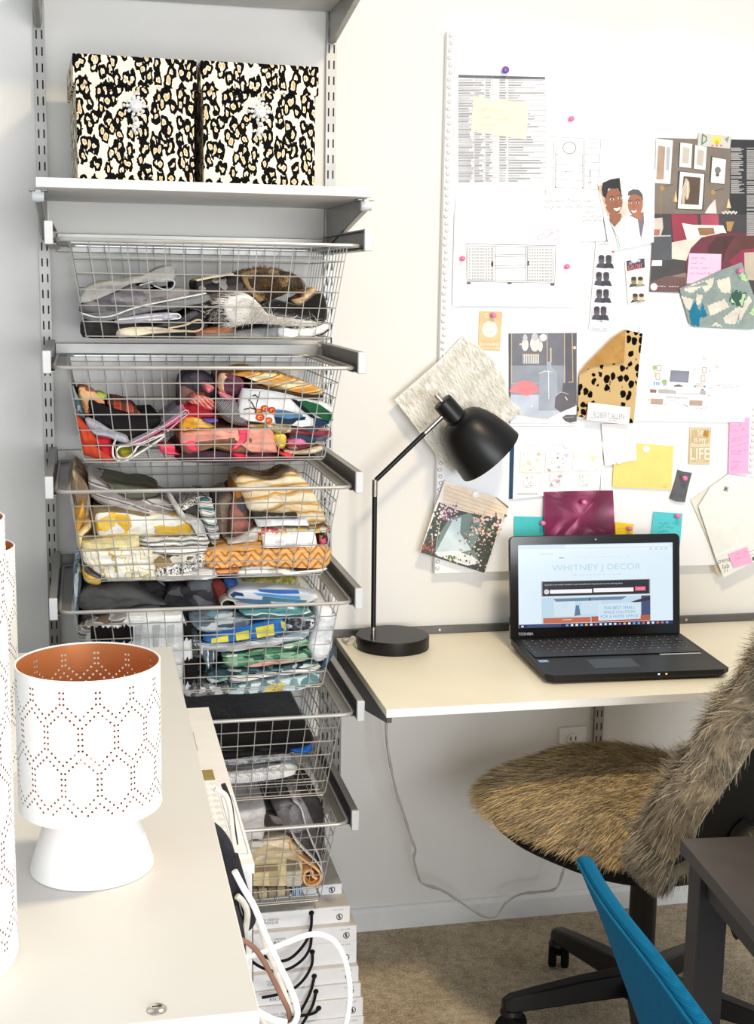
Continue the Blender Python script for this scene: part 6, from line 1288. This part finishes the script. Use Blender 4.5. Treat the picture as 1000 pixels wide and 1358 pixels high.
c.text('decor home', .14, .10, .22, .118, g(170, 186, 198)); c.rect(.26, .158, .29, .166, g(90, 100, 110))
for i in range(7): c.rect(.36+i*.055, .155, .395+i*.055, .163, g(214, 226, 232))
c.text('WHITNEY J DECOR', .215, .245, .79, .34, g(186, 216, 226)); c.scrawl(.34, .375, .66, .008, g(176, 196, 206), .0025, 2)
c.rect(.145, .44, .85, .625, g(150, 160, 168)); c.rect(.152, .447, .843, .618, g(44, 42, 52)); c.text('Subscribe to the weekly newsletter to get actionable decorating tips plus my room planning ebook', .165, .475, .67, .497, g(226, 226, 230))
c.ell(.178, .568, .016, .03, g(236, 236, 240), 20); c.text('W', .171, .557, .185, .58, g(44, 42, 52)); c.rect(.20, .545, .47, .592, g(250, 250, 252)); c.rect(.48, .54, .74, .588, g(250, 250, 252)); c.rect(.75, .53, .82, .582, g(236, 96, 130)); c.text('SUBSCRIBE', .76, .548, .81, .566, g(250, 220, 230))
c.rect(.145, .64, .85, .95, g(196, 222, 238)); c.poly([(.22, .655), (.70, .645), (.66, .685), (.24, .69)], g(110, 134, 156)); c.rect(.45, .65, .458, .69, g(70, 84, 98)); c.rect(.225, .69, .36, .87, g(214, 234, 244)); c.rect(.40, .69, .53, .85, g(206, 228, 240)); c.poly([(.365, .74), (.385, .74), (.395, .86), (.355, .87)], g(96, 126, 156)); c.rect(.79, .64, .85, .95, g(70, 84, 120)); c.poly([(.72, .715), (.83, .66), (.85, .66), (.85, .70), (.76, .725)], g(60, 50, 60))
for x in (.29, .46, .63): c.ell(x, .74, .013, .022, g(190, 216, 230), 14); c.ell(x, .74, .010, .017, g(222, 236, 244), 14)
c.rect(.155, .885, .46, .95, g(200, 110, 80)); c.rect(.465, .88, .85, .95, g(186, 98, 72)); c.line([(.28, .912), (.335, .910)], .007, g(236, 222, 206)); c.line([(.56, .905), (.62, .905)], .007, g(236, 222, 206)); c.poly([(.51, .735), (.785, .72), (.785, .925), (.51, .935)], g(214, 232, 244))
for i, s in enumerate(('THE BEST SMALL', 'SPACE SOLUTION', 'FOR A HOME OFFICE')): c.text(s, (.545, .545, .525)[i], .765+i*.052, (.75, .75, .77)[i], .80+i*.052, g(110, 168, 206))
c.rect(0, .955, 1, 1, g(34, 46, 84)); c.rect(.05, .96, .27, .995, g(60, 76, 120)); c.rect(.015, .967, .03, .988, g(226, 236, 246))
rnd = random.Random(3)
for i in range(22): c.rect(.30+i*.031, .966, .316+i*.031, .990, g(*rnd.choice([(226, 232, 240), (120, 170, 226), (236, 190, 90), (214, 110, 90), (240, 244, 250)])))
rlabel(mb.build('screen', t, smooth=0, fixn=False), 'bright screen with web page')
mb = MB(); c = Canvas(mb, lambda x, h, L=0.0: P(x, h, .0006+L)); c.text('TOSHIBA', .018, .0165, .052, .0105, M((206, 206, 208), .4)); mb.build('maker_lettering', t, smooth=0, fixn=False)
mb = MB(); mb.lathe([(.0022, 0), (.002, .0006), (0, .0007)], P(LW/2, LH-.010, 0), ln, LEG, 10); mb.build('webcam', t)

# ================================================================== OFFICE CHAIR
F_ = V((-.5, .866, 0)).normalized(); Wd = V((-.866, -.5, 0)).normalized(); S0 = V((1.145, -.475, 0)); HUB = V((1.168, -.512, 0))
oc = thing('office_chair', 'black swivel office chair under the desk, covered in grey brown fur', 'chair', (HUB.x, HUB.y, 0))
for k in range(5):
    a = math.radians(178.5+72*k); d = V((math.cos(a), math.sin(a), 0)); s = V((-d.y, d.x, 0)); mb = MB()
    p0 = HUB+d*.02; p1 = HUB+d*.285
    prof = [(.02, .027, .080, .128), (.12, .024, .074, .118), (.22, .021, .066, .102), (.275, .019, .062, .092), (.292, .012, .064, .084)]
    vs = []
    for r, w, z0, z1 in prof: vs += [HUB+d*r+s*(-w)+ez*z0, HUB+d*r+s*w+ez*z0, HUB+d*r+s*w*.7+ez*z1, HUB+d*r-s*w*.7+ez*z1]
    fs = [(3, 2, 1, 0), (16, 17, 18, 19)]
    for i in range(4):
        for j in range(4): l = (j+1) % 4; fs.append((i*4+j, i*4+l, (i+1)*4+l, (i+1)*4+j))
    mb.add(vs, fs, BLACK); lg = mb.build('leg', oc, smooth=30, bevel=.004)
    mb = MB(); cp = HUB+d*.272+ez*.028; cs = (s*.8+d*.6).normalized()
    for sg in (-1, 1): mb.lathe([(.0, -.009), (.022, -.009), (.0275, -.006), (.0275, .006), (.022, .009), (0, .009)], cp+cs*.014*sg, cs, BLACKM, 24)
    mb.tube([cp, HUB+d*.272+ez*.068], .006, BLACK, 8); mb.lathe([(.0, 0), (.022, .0), (.024, .006), (.02, .014), (0, .016)], HUB+d*.272+ez*.05, (0, 0, 1), BLACK, 18); mb.build('caster', oc)
mb = MB(); mb.lathe([(.036, .07), (.038, .09), (.034, .128), (.028, .134), (.0275, .33), (.0285, .332), (.0285, .34), (.021, .342), (.021, .41), (.035, .412), (.035, .425)], HUB, (0, 0, 1), BLACK, 32); mb.build('gas_column', oc, smooth=30)
def seat_pt(ang, r, z):
    c_, s_ = math.cos(ang), math.sin(ang); e = .78
    x = math.copysign(abs(c_)**e, c_)*r; y = math.copysign(abs(s_)**e, s_)*r*.98
    return S0+F_*x+Wd*y+ez*z
N = 56
def seat_shell(prof, mat, mb):
    vs = []; fs = []
    for r, z in prof: vs += [seat_pt(2*PI*k/N, r, z) for k in range(N)]
    for i in range(len(prof)-1):
        for k in range(N): l = (k+1) % N; fs.append((i*N+k, i*N+l, (i+1)*N+l, (i+1)*N+k))
    fs.append(tuple(range(N-1, -1, -1))); fs.append(tuple((len(prof)-1)*N+k for k in range(N))); mb.add(vs, fs, mat)
mb = MB(); seat_shell([(.05, .396), (.17, .402), (.245, .415), (.262, .430), (.264, .446), (.256, .462), (.2, .476), (.02, .478)], BLACKM, mb); mb.build('seat', oc, smooth=50)
B0 = V((1.2175, -.747, 0)); bu = (-F_*.5+ez*.866).normalized(); bn = (F_*.866+ez*.5).normalized()
def bk(x, h, d): return B0+ez*.50+Wd*x+bu*h+bn*d
def back_outline(hw, h0, h1, r, n=7):
    o = []
    for cx, cy, a0, rr_ in ((hw-r, h1-r, 0, r), (-hw+r, h1-r, 90, r), (-hw*.94+r, h0+r, 180, r), (hw*.94-r, h0+r, 270, r)):
        for k in range(n+1): b = math.radians(a0+90*k/n); o.append((cx+rr_*math.cos(b), cy+rr_*math.sin(b)))
    return o
mb = MB(); bo = back_outline(.225, 0, .52, .06); mb.prism([bk(x, h, 0) for x, h in bo], bn*.04, BLACKM); mb.build('backrest', oc, smooth=40, bevel=.006)
mb = MB(); mb.tube(smooth_path([S0-F_*.12+ez*.425, S0-F_*.24+ez*.42, S0-F_*.30+ez*.44, bk(0, .03, -.012), bk(0, .07, -.010)], 5), .02, BLACK, 10, flat=.5); mb.build('back_support', oc)
lv0 = atY(966, 1200, -.70); lv1 = atY(984, 1244, -.74)
mb = MB(); mb.tube([HUB+V((.03, -.06, .405)), HUB+V((.05, -.13, .395)), lv0+V((0, .0, .01)), lv0.lerp(lv1, .2)], .006, BLACK, 8)
mb.tube([lv0.lerp(lv1, .1), lv0.lerp(lv1, .25), lv1.lerp(lv0, .1), lv1], [.011, .0155, .0165, .014], BLACK, 12, flat=.6); mb.build('lever', oc)
# fur covers
FURS = [M((216, 190, 146), .75, 0, .1, name='fur_a'), M((170, 152, 124), .75, 0, .1, name='fur_b'), M((240, 218, 172), .75, 0, .08, name='fur_c'), M((124, 114, 102), .75, 0, .1, name='fur_d'), M((222, 194, 140), .75, 0, .1, name='fur_e')]
FURS2 = [M((166, 154, 134), .8, 0, .1), M((126, 117, 104), .8, 0, .1), M((196, 182, 156), .8, 0, .08), M((100, 93, 85), .8, 0, .1), M((150, 138, 118), .8, 0, .1)]
FURB = M((150, 134, 110), .9, 0, .2, 30, name='fur_base')
def fprof(r):   # cover height over seat
    t_ = min(1, r/.272); return .482+.040*math.sqrt(max(0, 1-t_**3.2))
mb = MB(); seat_shell([(.254, .463), (.268, .466), (.276, .476)]+[(r, fprof(r)) for r in (.271, .262, .245, .22, .18, .13, .08, .03)], FURB, mb)
rnd = random.Random(12); roots = []
for _ in range(30000):
    ang = rnd.uniform(0, 2*PI); q = rnd.random()
    o_ = seat_pt(ang, 1, 0)-S0; o_.z = 0; o_.normalize()
    if q < .70:
        r = .272*math.sqrt(rnd.random()); p = seat_pt(ang, r, fprof(r)); n_ = (ez*.30+o_*(r/.272)**3*.8)
    else: z = rnd.uniform(.466, .484); p = seat_pt(ang, .274, z); n_ = o_*.8+ez*.3
    w_ = noise.noise(V((p.x*7, p.y*7, 2.0)))*.9
    roots.append((p, n_, V((-.75+.3*w_, -.55+w_*.6, -.12))))
strands(mb, roots, FURS, .040, .0013, 13, 4, .22, .22)
tag(mb.build('fur_seat_cover', None, smooth=60, fixn=False), 'shaggy grey brown faux fur cover on the office chair seat', 'fur cover')
mb = MB(); bo = back_outline(.238, -.02, .53, .07)
A_ = [bk(x*.96, h, -.012) for x, h in bo]; B_ = [bk(x, h, .0) for x, h in bo]; C_ = [bk(x*1.02, h, .035) for x, h in bo]; D_ = [bk(x*.98, .255+(h-.255)*.97, .068) for x, h in bo]; E_ = [bk(x*.8, .255+(h-.255)*.8, .082) for x, h in bo]
n = len(bo); fs = []
for i in range(4):
    for k in range(n): l = (k+1) % n; fs.append((i*n+k, i*n+l, (i+1)*n+l, (i+1)*n+k))
fs.append(tuple(4*n+k for k in range(n))); mb.add(A_+B_+C_+D_+E_, fs, FURB)
roots = []
R5 = [A_, B_, C_, D_, E_]
cen = bk(0, .255, .03)
for _ in range(64000):
    if rnd.random() < .38:
        x = rnd.uniform(-.2, .2); h = rnd.uniform(.02, .5); p = bk(x, h, .08); n_ = bn*.6
    else:
        i = rnd.choice([0, 1, 1, 2, 2, 3]); k = rnd.randrange(n); l = (k+1) % n; uu, vv = rnd.random(), rnd.random()
        p = R5[i][k].lerp(R5[i][l], uu).lerp(R5[i+1][k].lerp(R5[i+1][l], uu), vv); d_ = p-cen; d_ -= bn*d_.dot(bn); n_ = d_.normalized()*.62+bn*(.25 if i > 1 else 0)
    w_ = noise.noise(V((p.x*11, p.y*11, p.z*11)))*1.1
    if (CAM-p).normalized().dot(n_.normalized()) < -.55: continue
    roots.append((p, n_, V((-.25+w_, -.25-w_*.5, -.35+noise.noise(V((p.z*14, p.x*9, 5)))))))
strands(mb, roots, FURS2, .038, .0015, 17, 4, .22, .26)
tag(mb.build('fur_back_cover', None, smooth=60, fixn=False), 'shaggy grey brown faux fur wrapped round the office chair back', 'fur cover')

# ================================================================== DARK TABLE
TBM = M((58, 53, 50), .42, 0, .15, 8, name='black_brown_veneer'); TBL = M((34, 30, 33), .5, 0, .15, 8, name='black_brown_leg')
th = math.radians(-5.2); tx_ = V((math.cos(th), math.sin(th), 0)); ty_ = V((math.sin(th), -math.cos(th), 0)); TC = V((.931, -1.142, 0)); TWI, TDE = .62, .95
t = thing('dark_table', 'black brown wooden table at the lower right corner of the photo', 'table', (TC.x+.3, TC.y-.45, 0))
MB().obox(TC+ez*.678+ty_*TDE, tx_*TWI, -ty_*TDE, ez*.022, TBM).build('tabletop', t, bevel=.0015)
for ix, iy in ((.012, .012), (TWI-.057, .012), (.012, TDE-.057), (TWI-.057, TDE-.057)):
    MB().obox(TC+tx_*ix+ty_*(iy+.045), tx_*.045, -ty_*.045, ez*.678, TBL).build('leg', t, bevel=.0012)
for (o_, a_, b_) in ((TC+tx_*.06+ty_*.04, tx_*(TWI-.12), -ty_*.016), (TC+tx_*.022+ty_*(TDE-.06), tx_*.016, -ty_*(TDE-.12)), (TC+tx_*(TWI-.038)+ty_*(TDE-.06), tx_*.016, -ty_*(TDE-.12))):
    MB().obox(o_+ez*.632, a_, b_, ez*.046, TBL).build('apron', t, smooth=0)

# ================================================================== TEAL CHAIR
def teal_mat():
    m, nt, bs = newmat('teal_woven_fabric'); vec = coords(nt)
    w1 = nt.nodes.new('ShaderNodeTexWave'); w1.bands_direction = 'Z'; w1.inputs['Scale'].default_value = 95; nt.links.new(vec, w1.inputs['Vector'])
    w2 = nt.nodes.new('ShaderNodeTexWave'); w2.bands_direction = 'Y'; w2.inputs['Scale'].default_value = 95; nt.links.new(vec, w2.inputs['Vector'])
    h = math2(nt, 'ADD', w1.outputs['Fac'], w2.outputs['Fac']); n = noisetex(nt, vec, 90, 3)
    c = mixc(nt, math2(nt, 'MULTIPLY', h, .5), (0, 82, 120), (6, 104, 146)); c = mixc(nt, math2(nt, 'MULTIPLY', n.outputs['Fac'], .35), c, (2, 70, 104))
    nt.links.new(c, bs.inputs['Base Color']); bs.inputs['Roughness'].default_value = 1.0; bs.inputs['Specular IOR Level'].default_value = .15; addbump(nt, bs, h, .35, .0012); return m
TEAL = teal_mat()
t = thing('upholstered_chair', 'teal fabric chair seen from behind at the dark table', 'chair', (.86, -1.72, 0))
mb = MB(); NA, NB = 28, 22; YF, YN = -1.462, -1.90; ths = .024
def tl(a, b, side):
    """a along the top edge from far to near, b downwards"""
    y = YF+(YN-YF)*a; e = abs(2*a-1)
    zt = .846-.014*max(0, (a-.45)/.55)**2*3.0-.010*max(0, 1-a/.06)**2-.05*max(0, (a-.88)/.12)**2
    z = zt-(zt-.44)*b
    narrow = 1-.10*b; y = (YF+YN)/2+(y-(YF+YN)/2)*narrow
    x = .619+.17*b*.62+.05*b*b+.050*e**2.2*(.35+.65*min(1, b*2))
    return V((x+(ths*(1-.25*math.exp(-b*8)) if side else 0), y, z))
vs = [tl(i/NA, j/NB, 0) for j in range(NB+1) for i in range(NA+1)]; m0 = len(vs); vs += [tl(i/NA, j/NB, 1) for j in range(NB+1) for i in range(NA+1)]
fs = []; W_ = NA+1
for j in range(NB):
    for i in range(NA):
        q = (j*W_+i, j*W_+i+1, (j+1)*W_+i+1, (j+1)*W_+i); fs.append(q); fs.append(tuple(m0+k for k in q[::-1]))
bd = [i for i in range(NA)]+[j*W_+NA for j in range(NB)]+[NB*W_+i for i in range(NA, 0, -1)]+[j*W_ for j in range(NB, 0, -1)]
for k in range(len(bd)): a_, b_ = bd[k], bd[(k+1) % len(bd)]; fs.append((b_, a_, m0+a_, m0+b_))
mb.add(vs, fs, TEAL); ob = mb.build('backrest', t, smooth=75, bevel=.011, seg=4)
mb = MB(); mb.tube(smooth_path([tl(i/20, 0.018, 0)+V((-.0015, 0, 0)) for i in range(1, 20)], 2), .0022, M((12, 96, 130), .9, 0, .05), 6); mb.build('seam', t)
MB().box((.80, -1.90, .41), (1.24, -1.47, .475), TEAL).build('seat', t, bevel=.02, seg=4)
for x in (.84, 1.2):
    for y in (-1.87, -1.50): mb = MB(); mb.tube([(x, y, .42), (x+(.03 if x > 1 else -.03), y, 0)], [.018, .012], TBL, 12); mb.build('leg', t)

# ================================================================== DRESSER
DRM = M((212, 211, 207), .38, 0, .01, 5, name='offwhite_dresser')
t = thing('dresser', 'long off-white dresser in the foreground with pierced white lamps on top', 'dresser', (-.06, -1.25, 0))
MB().box((-.36, -1.84, .878), (.2105, -.678, .90), DRM).build('top', t, bevel=.0012)
MB().box((-.35, -1.815, .04), (.198, -.69, .878), DRM).build('body', t, smooth=0)
for k in range(3):
    d = MB().box((-.34, -1.832, .07+k*.27), (.188, -1.8155, .325+k*.27), DRM).build('drawer', t, bevel=.002)
    for x in (-.2, .05): mb = MB(); mb.lathe([(.006, 0), (.006, .012), (.014, .018), (.014, .026), (0, .028)], (x, -1.832, .2+k*.27), (0, -1, 0), CHROME, 16); mb.build('knob', d)
for x in (-.33, .18):
    for y in (-1.79, -.72): MB().box((x-.02, y-.02, 0), (x+.02, y+.02, .04), DRM).build('foot', t, smooth=0)
mb = MB(); mb.lathe([(.0085, 0), (.0085, .0012), (.0065, .003), (.003, .0036), (0, .0037)], (.125, -1.822, .90), (0, 0, 1), CHROME, 18); mb.box((.121, -1.8226, .9032), (.129, -1.8214, .9039), SLOT); rlabel(mb.build('screw_cap', t), 'chrome screw cap in the dresser top')

# ================================================================== PIERCED LAMPS
LWH = M((248, 247, 245), .5, 0, .008, name='white_enamel'); COPPER = M((218, 146, 92), .36, .45, .06, 6, name='copper_lining')
def pierced_shell(cx, cy, z0, z1, r, ncell, vis=None):
    """thin cylinder wall with round holes laid out as rows of long hexagons"""
    circ = 2*PI*r; cw = circ/ncell; hw = cw*.445; tip = cw*.76; sd = cw*.33; dot = .00135; step = .0057
    dots = []
    row = 0; z = z1-.0585-cw*1.33*8
    while z+tip < z0: z += cw*1.33; row += 1
    while z-tip < z1:
        for k in range(ncell):
            x = (k+.5*(row % 2))*cw
            P6 = [(x, z+tip), (x+hw, z+sd), (x+hw, z-sd), (x, z-tip), (x-hw, z-sd), (x-hw, z+sd)]
            for i in range(6):
                (xa, za), (xb, zb) = P6[i], P6[(i+1) % 6]; L = math.hypot(xb-xa, zb-za); m = max(1, round(L/step))
                for j in range(m):
                    f = j/m; dx, dz = xa+(xb-xa)*f, za+(zb-za)*f
                    if z0+.012 < dz < z1-.008: dots.append((dx % circ, dz))
        z += cw*1.33; row += 1
    cells = {}; good = []
    for d in dots:
        kx, kz = int(d[0]/.005), int(d[1]/.005); ok = True
        for a in (-1, 0, 1):
            for b in (-1, 0, 1):
                for o_ in cells.get((kx+a, kz+b), ()):
                    if math.hypot(o_[0]-d[0], o_[1]-d[1]) < dot*2.5: ok = False
        if ok and dot*1.3 < d[0] < circ-dot*1.3 and (vis is None or vis(d[0]/r)): cells.setdefault((kx, kz), []).append(d); good.append(d)
    vs = []; ed = []; NS = 72
    for i in range(NS+1): vs.append((circ*i/NS, z0))
    for i in range(NS+1): vs.append((circ*i/NS, z1))
    for i in range(NS): ed += [(i, i+1), (NS+1+i, NS+2+i)]
    ed += [(0, NS+1), (NS, 2*NS+1)]
    for i in range(1, NS):                     # keep the wall round between the holes
        for j in range(1, 9):
            p = (circ*i/NS, z0+(z1-z0)*j/9)
            if all(math.hypot(p[0]-q[0], p[1]-q[1]) > dot*1.6 for a in (-1, 0, 1) for b in (-1, 0, 1) for q in cells.get((int(p[0]/.005)+a, int(p[1]/.005)+b), ())): vs.append(p)
    hv = []
    for d in good:
        b = len(vs)
        for k in range(7): vs.append((d[0]+dot*math.cos(2*PI*k/7), d[1]+dot*math.sin(2*PI*k/7)))
        ed += [(b+k, b+(k+1) % 7) for k in range(7)]
    V2, E2, F2, OV, _, _ = geometry.delaunay_2d_cdt([V(v) for v in vs], ed, [], 0, 1e-7, True)
    hs = {}
    for d in good: hs.setdefault((int(d[0]/.005), int(d[1]/.005)), []).append(d)
    fs = []
    for f in F2:
        c = sum((V2[i] for i in f), V((0, 0)))/len(f); kx, kz = int(c.x/.005), int(c.y/.005)
        if not any(math.hypot(c.x-q[0], c.y-q[1]) < dot*.93 for a in (-1, 0, 1) for b in (-1, 0, 1) for q in hs.get((kx+a, kz+b), ())): fs.append(tuple(f))
    return [V((cx+r*math.cos(p.x/r), cy+r*math.sin(p.x/r), p.y)) for p in V2], fs
def pierced(name, label, cx, cy, z0, z1, r, ncell, cone, cat, vis=None):
    t = thing(name, label, cat, (cx, cy, .90), 'white pierced lamps on the dresser')
    vs, fs = pierced_shell(cx, cy, z0, z1, r, ncell, vis)
    mb = MB(); mb.add(vs, fs, LWH); mb.mi(COPPER); o = mb.build('shade', t, smooth=60)
    s = o.modifiers.new('thickness', 'SOLIDIFY'); s.thickness = .0014; s.offset = -1; s.material_offset = 1; s.material_offset_rim = 0; s.use_rim = False
    for zr_ in (z0, z1):
        mb = MB(); mb.tube([(cx+(r-.0007)*math.cos(2*PI*k/72), cy+(r-.0007)*math.sin(2*PI*k/72), zr_) for k in range(72)], .0010, LWH, 6, True); mb.build('shade_rim', t)
    mb = MB()
    if cone:
        mb.lathe([(.061, 0), (.0642, .0008), (.0638, .003), (.042, z0-.90+.004), (.038, z0-.90+.006), (0, z0-.90+.006)], (cx, cy, .90), (0, 0, 1), LWH, 56); mb.build('base', t, smooth=30)
        mb = MB(); mb.lathe([(.036, z0+.006), (r-.0018, z0+.001), (r-.0018, z0+.0025), (.036, z0+.0075)], (cx, cy, 0), (0, 0, 1), COPPER, 48, False); mb.build('shade_floor', t)
        mb = MB(); mb.lathe([(.016, z0), (.016, z0+.04), (.014, z0+.045), (0, z0+.045)], (cx, cy, 0), (0, 0, 1), M((236, 226, 206), .4), 18); mb.build('bulb_socket', t)
    else:
        mb.lathe([(r-.002, 0), (r-.002, z0-.90+.004), (0, z0-.90+.004)], (cx, cy, .90), (0, 0, 1), LWH, 48); mb.build('base', t, smooth=30)
pierced('pierced_lamp', 'short white pierced drum lamp with copper lining on a cone foot, nearest the dresser edge', 0.0735, -1.522, .970, 1.122, .0735, 13, True, 'lamp')
pierced('pierced_lamp', 'tall white pierced cylinder lamp cut off by the left edge, nearest the camera', -.0675, -1.70, .906, 1.305, .0735, 13, False, 'lamp', lambda a: True)
pierced('pierced_lamp', 'white pierced cylinder lamp with copper lining behind the other two at the left edge', -.082, -1.22, .906, 1.186, .070, 13, False, 'lamp')

# ================================================================== BAGS AND ROPE HANDLES BETWEEN DRESSER AND BASKETS
def bag(label, x0, x1, y0, y1, zt, mat, draw=None, name='gift_bag'):
    t = thing(name, label, 'bag', ((x0+x1)/2, (y0+y1)/2, 0), 'bags beside the dresser')
    mb = MB(); w = .0012
    mb.box((x0, y0, 0), (x1, y1, .002), mat)
    for a, b in (((x0, y0, .002), (x0+w, y1, zt)), ((x1-w, y0, .002), (x1, y1, zt)), ((x0, y0, .002), (x1, y0+w, zt)), ((x0, y1-w, .002), (x1, y1, zt))): mb.box(a, b, mat)
    mb.build('bag_body', t, smooth=0, fixn=False)
    bag.t = t
    if draw: draw(MB())
    return t
BGA = M((232, 231, 228), .5, 0, .015); BGB = M((246, 246, 246), .5, 0, .01); BGR = M((226, 226, 229), .5, 0, .03); BLU = M((150, 160, 200), .5)
def lidded(mb):
    mb.box((.2125, -1.36, .800), (.2655, -.745, .812), BGA)
    c = Canvas(mb, lambda x, y, L=0.0: V((x, y, .8122+L))); 
    mb.build('lid', bag.t, smooth=0, fixn=False); mb = MB(); c = Canvas(mb, lambda x, y, L=0.0: V((x, y, .8121+L)))
    for i in range(3): c.line([(.222+i*.004, -.86-i*.004), (.222+i*.004, -.95)], .0015, M((190, 160, 150), .6))
    mb.build('lettering', bag.t, smooth=0, fixn=False); mb = MB(); c = Canvas(mb, lambda x, y, L=0.0: V((x, y, .8125+L)))
    mb.box((.228, -1.075, .8121), (.245, -1.035, .8128), M((176, 156, 92), .4, .4)); mb.build('gold_clip', bag.t, smooth=0); mb = MB(); mb.box((.222, -1.32, .8121), (.243, -1.078, .8125), BGB); c = Canvas(mb, lambda x, y, L=0.0: V((x, y, .8126+L)))
    c.rect(.228, -1.075, .245, -1.075001, M((176, 156, 92), .4, .4))
    c.rect(.222, -1.32, .243, -1.078, BGB); c.lift()
    for i in range(11):
        for j in range(2): c.ell(.2275+j*.011, -1.09-i*.0215, .0036, .0068, BGR, 8, True); c.ell(.2275+j*.011, -1.09-i*.0215, .0054, .0040, BGR, 8, True)
    rlabel(mb.build('ribbon', bag.t, smooth=0, fixn=False), 'white ribbon with grey quatrefoils'); mb = MB(); mb.box((.244, -1.34, .8121), (.264, -1.13, .8127), BGB); c = Canvas(mb, lambda x, y, L=0.0: V((x, y, .8128+L))); c.frame(.2465, -1.33, .2615, -1.14, .0008, BLU); rlabel(mb.build('gift_tag', bag.t, smooth=0, fixn=False), 'white tag with fine blue border')
bA = bag('cream lidded gift bag with grey patterned ribbon between dresser and baskets', .2135, .2645, -1.355, -.75, .80, BGA, lidded)
bB = bag('white paper bag with thick black rope handle beside the dresser', .2135, .250, -1.52, -1.365, .69, BGB)
bC = bag('white paper bag with long white cord handle at the dresser front corner', .2135, .245, -1.66, -1.53, .66, BGB)
BROPE = stripes('braided_black_rope', [(34, 32, 38), (56, 56, 66), (28, 26, 32)], 90, 'Z', 2, .8); CROPE = stripes('twisted_cream_rope', [(244, 238, 222), (226, 214, 190), (248, 244, 234)], 110, 'Z', 1, .8); WROPE = M((248, 248, 248), .5, 0, .02); BRROPE = M((140, 104, 88), .7, 0, .1)
def rope(parent, pts, r, mat, label, Y=-1.35, dy=0.0, k=7, taper=None):
    P_ = [atY(u, v, Y+dy*i) for i, (u, v) in enumerate(pts)]
    mb = MB(); mb.tube(smooth_path(P_, k), r, mat, 9); rlabel(mb.build('rope_handle', parent), label)
rope(bB, [(276, 1095), (289, 1106), (300, 1124), (306, 1150), (307, 1180), (309, 1205), (316, 1222), (325, 1227), (331, 1218), (328, 1200), (322, 1183), (315, 1160), (308, 1135)], .0080, BROPE, 'thick black braided rope', -1.38)
rope(bB, [(306, 1205), (314, 1230), (317, 1255), (319, 1285), (324, 1315), (334, 1345), (338, 1372)], .0080, BROPE, 'thick black braided rope', -1.42)
rope(bB, [(296, 1040), (305, 1065), (310, 1100), (318, 1150), (330, 1200)], .0032, BROPE, 'thin black cord', -1.30)
rope(bA, [(285, 1046), (299, 1055), (305, 1075), (309, 1110), (316, 1145), (328, 1185), (343, 1225), (354, 1258), (366, 1288), (378, 1318), (384, 1340), (380, 1354), (368, 1362)], .0033, CROPE, 'twisted cream rope', -1.335)
rope(bA, [(314, 1188), (322, 1196), (328, 1210), (326, 1232), (321, 1255), (325, 1285), (332, 1318), (342, 1345), (356, 1362)], .0038, CROPE, 'twisted cream rope', -1.40)
rope(bC, [(311, 1155), (322, 1176), (338, 1204), (352, 1240), (368, 1275), (384, 1308), (393, 1332), (394, 1348), (386, 1360), (366, 1366)], .0038, WROPE, 'white cord', -1.44)
rope(bC, [(315, 1271), (335, 1268), (360, 1258), (385, 1248), (408, 1240), (428, 1240), (445, 1250), (457, 1272), (463, 1300), (464, 1325), (461, 1348), (456, 1372)], .0034, WROPE, 'white cord', -1.40)
rope(bC, [(322, 1322), (340, 1340), (362, 1352), (380, 1356)], .0040, WROPE, 'white cord', -1.46)
rope(bC, [(308, 1242), (322, 1247), (336, 1256), (350, 1275), (362, 1298), (374, 1322), (383, 1342), (382, 1358), (372, 1368)], .0032, BRROPE, 'brown cord', -1.43)

# ================================================================== LIGHT
def area(name, loc, tgt, sx, sy, e, col):
    l = bpy.data.lights.new(name, 'AREA'); l.shape = 'RECTANGLE'; l.size = sx; l.size_y = sy; l.energy = e; l.color = col
    o = bpy.data.objects.new(name, l); COL.objects.link(o); o.location = loc
    d = V(tgt)-V(loc); o.rotation_euler = d.to_track_quat('-Z', 'Y').to_euler(); return o
area('window_and_added_fill', (1.75, -5.0, 1.5), (.8, 0, 1.1), 1.0, 1.5, 92, (.95, .975, 1.0)); area('window_and_added_fill', (.50, -5.0, 1.35), (.45, 0, .9), 1.0, 1.6, 100, (.93, .965, 1.0))  # second area is an added fill for the sample books, no known window
cl = area('ceiling_lamp', (.95, -1.47, 2.6), (.95, -1.47, 0), .26, .26, 36, (1.0, .80, .52)); cl.data.shape = 'DISK'
w = bpy.data.worlds.new('room_light'); SC.world = w; w.use_nodes = True
bg = w.node_tree.nodes['Background']; bg.inputs['Color'].default_value = (.85, .93, 1.0, 1); bg.inputs['Strength'].default_value = .80
vs_ = SC.view_settings; vs_.view_transform = 'Standard'; vs_.look = 'None'; vs_.exposure = -0.38; vs_.gamma = 1.0; vs_.use_curve_mapping = False
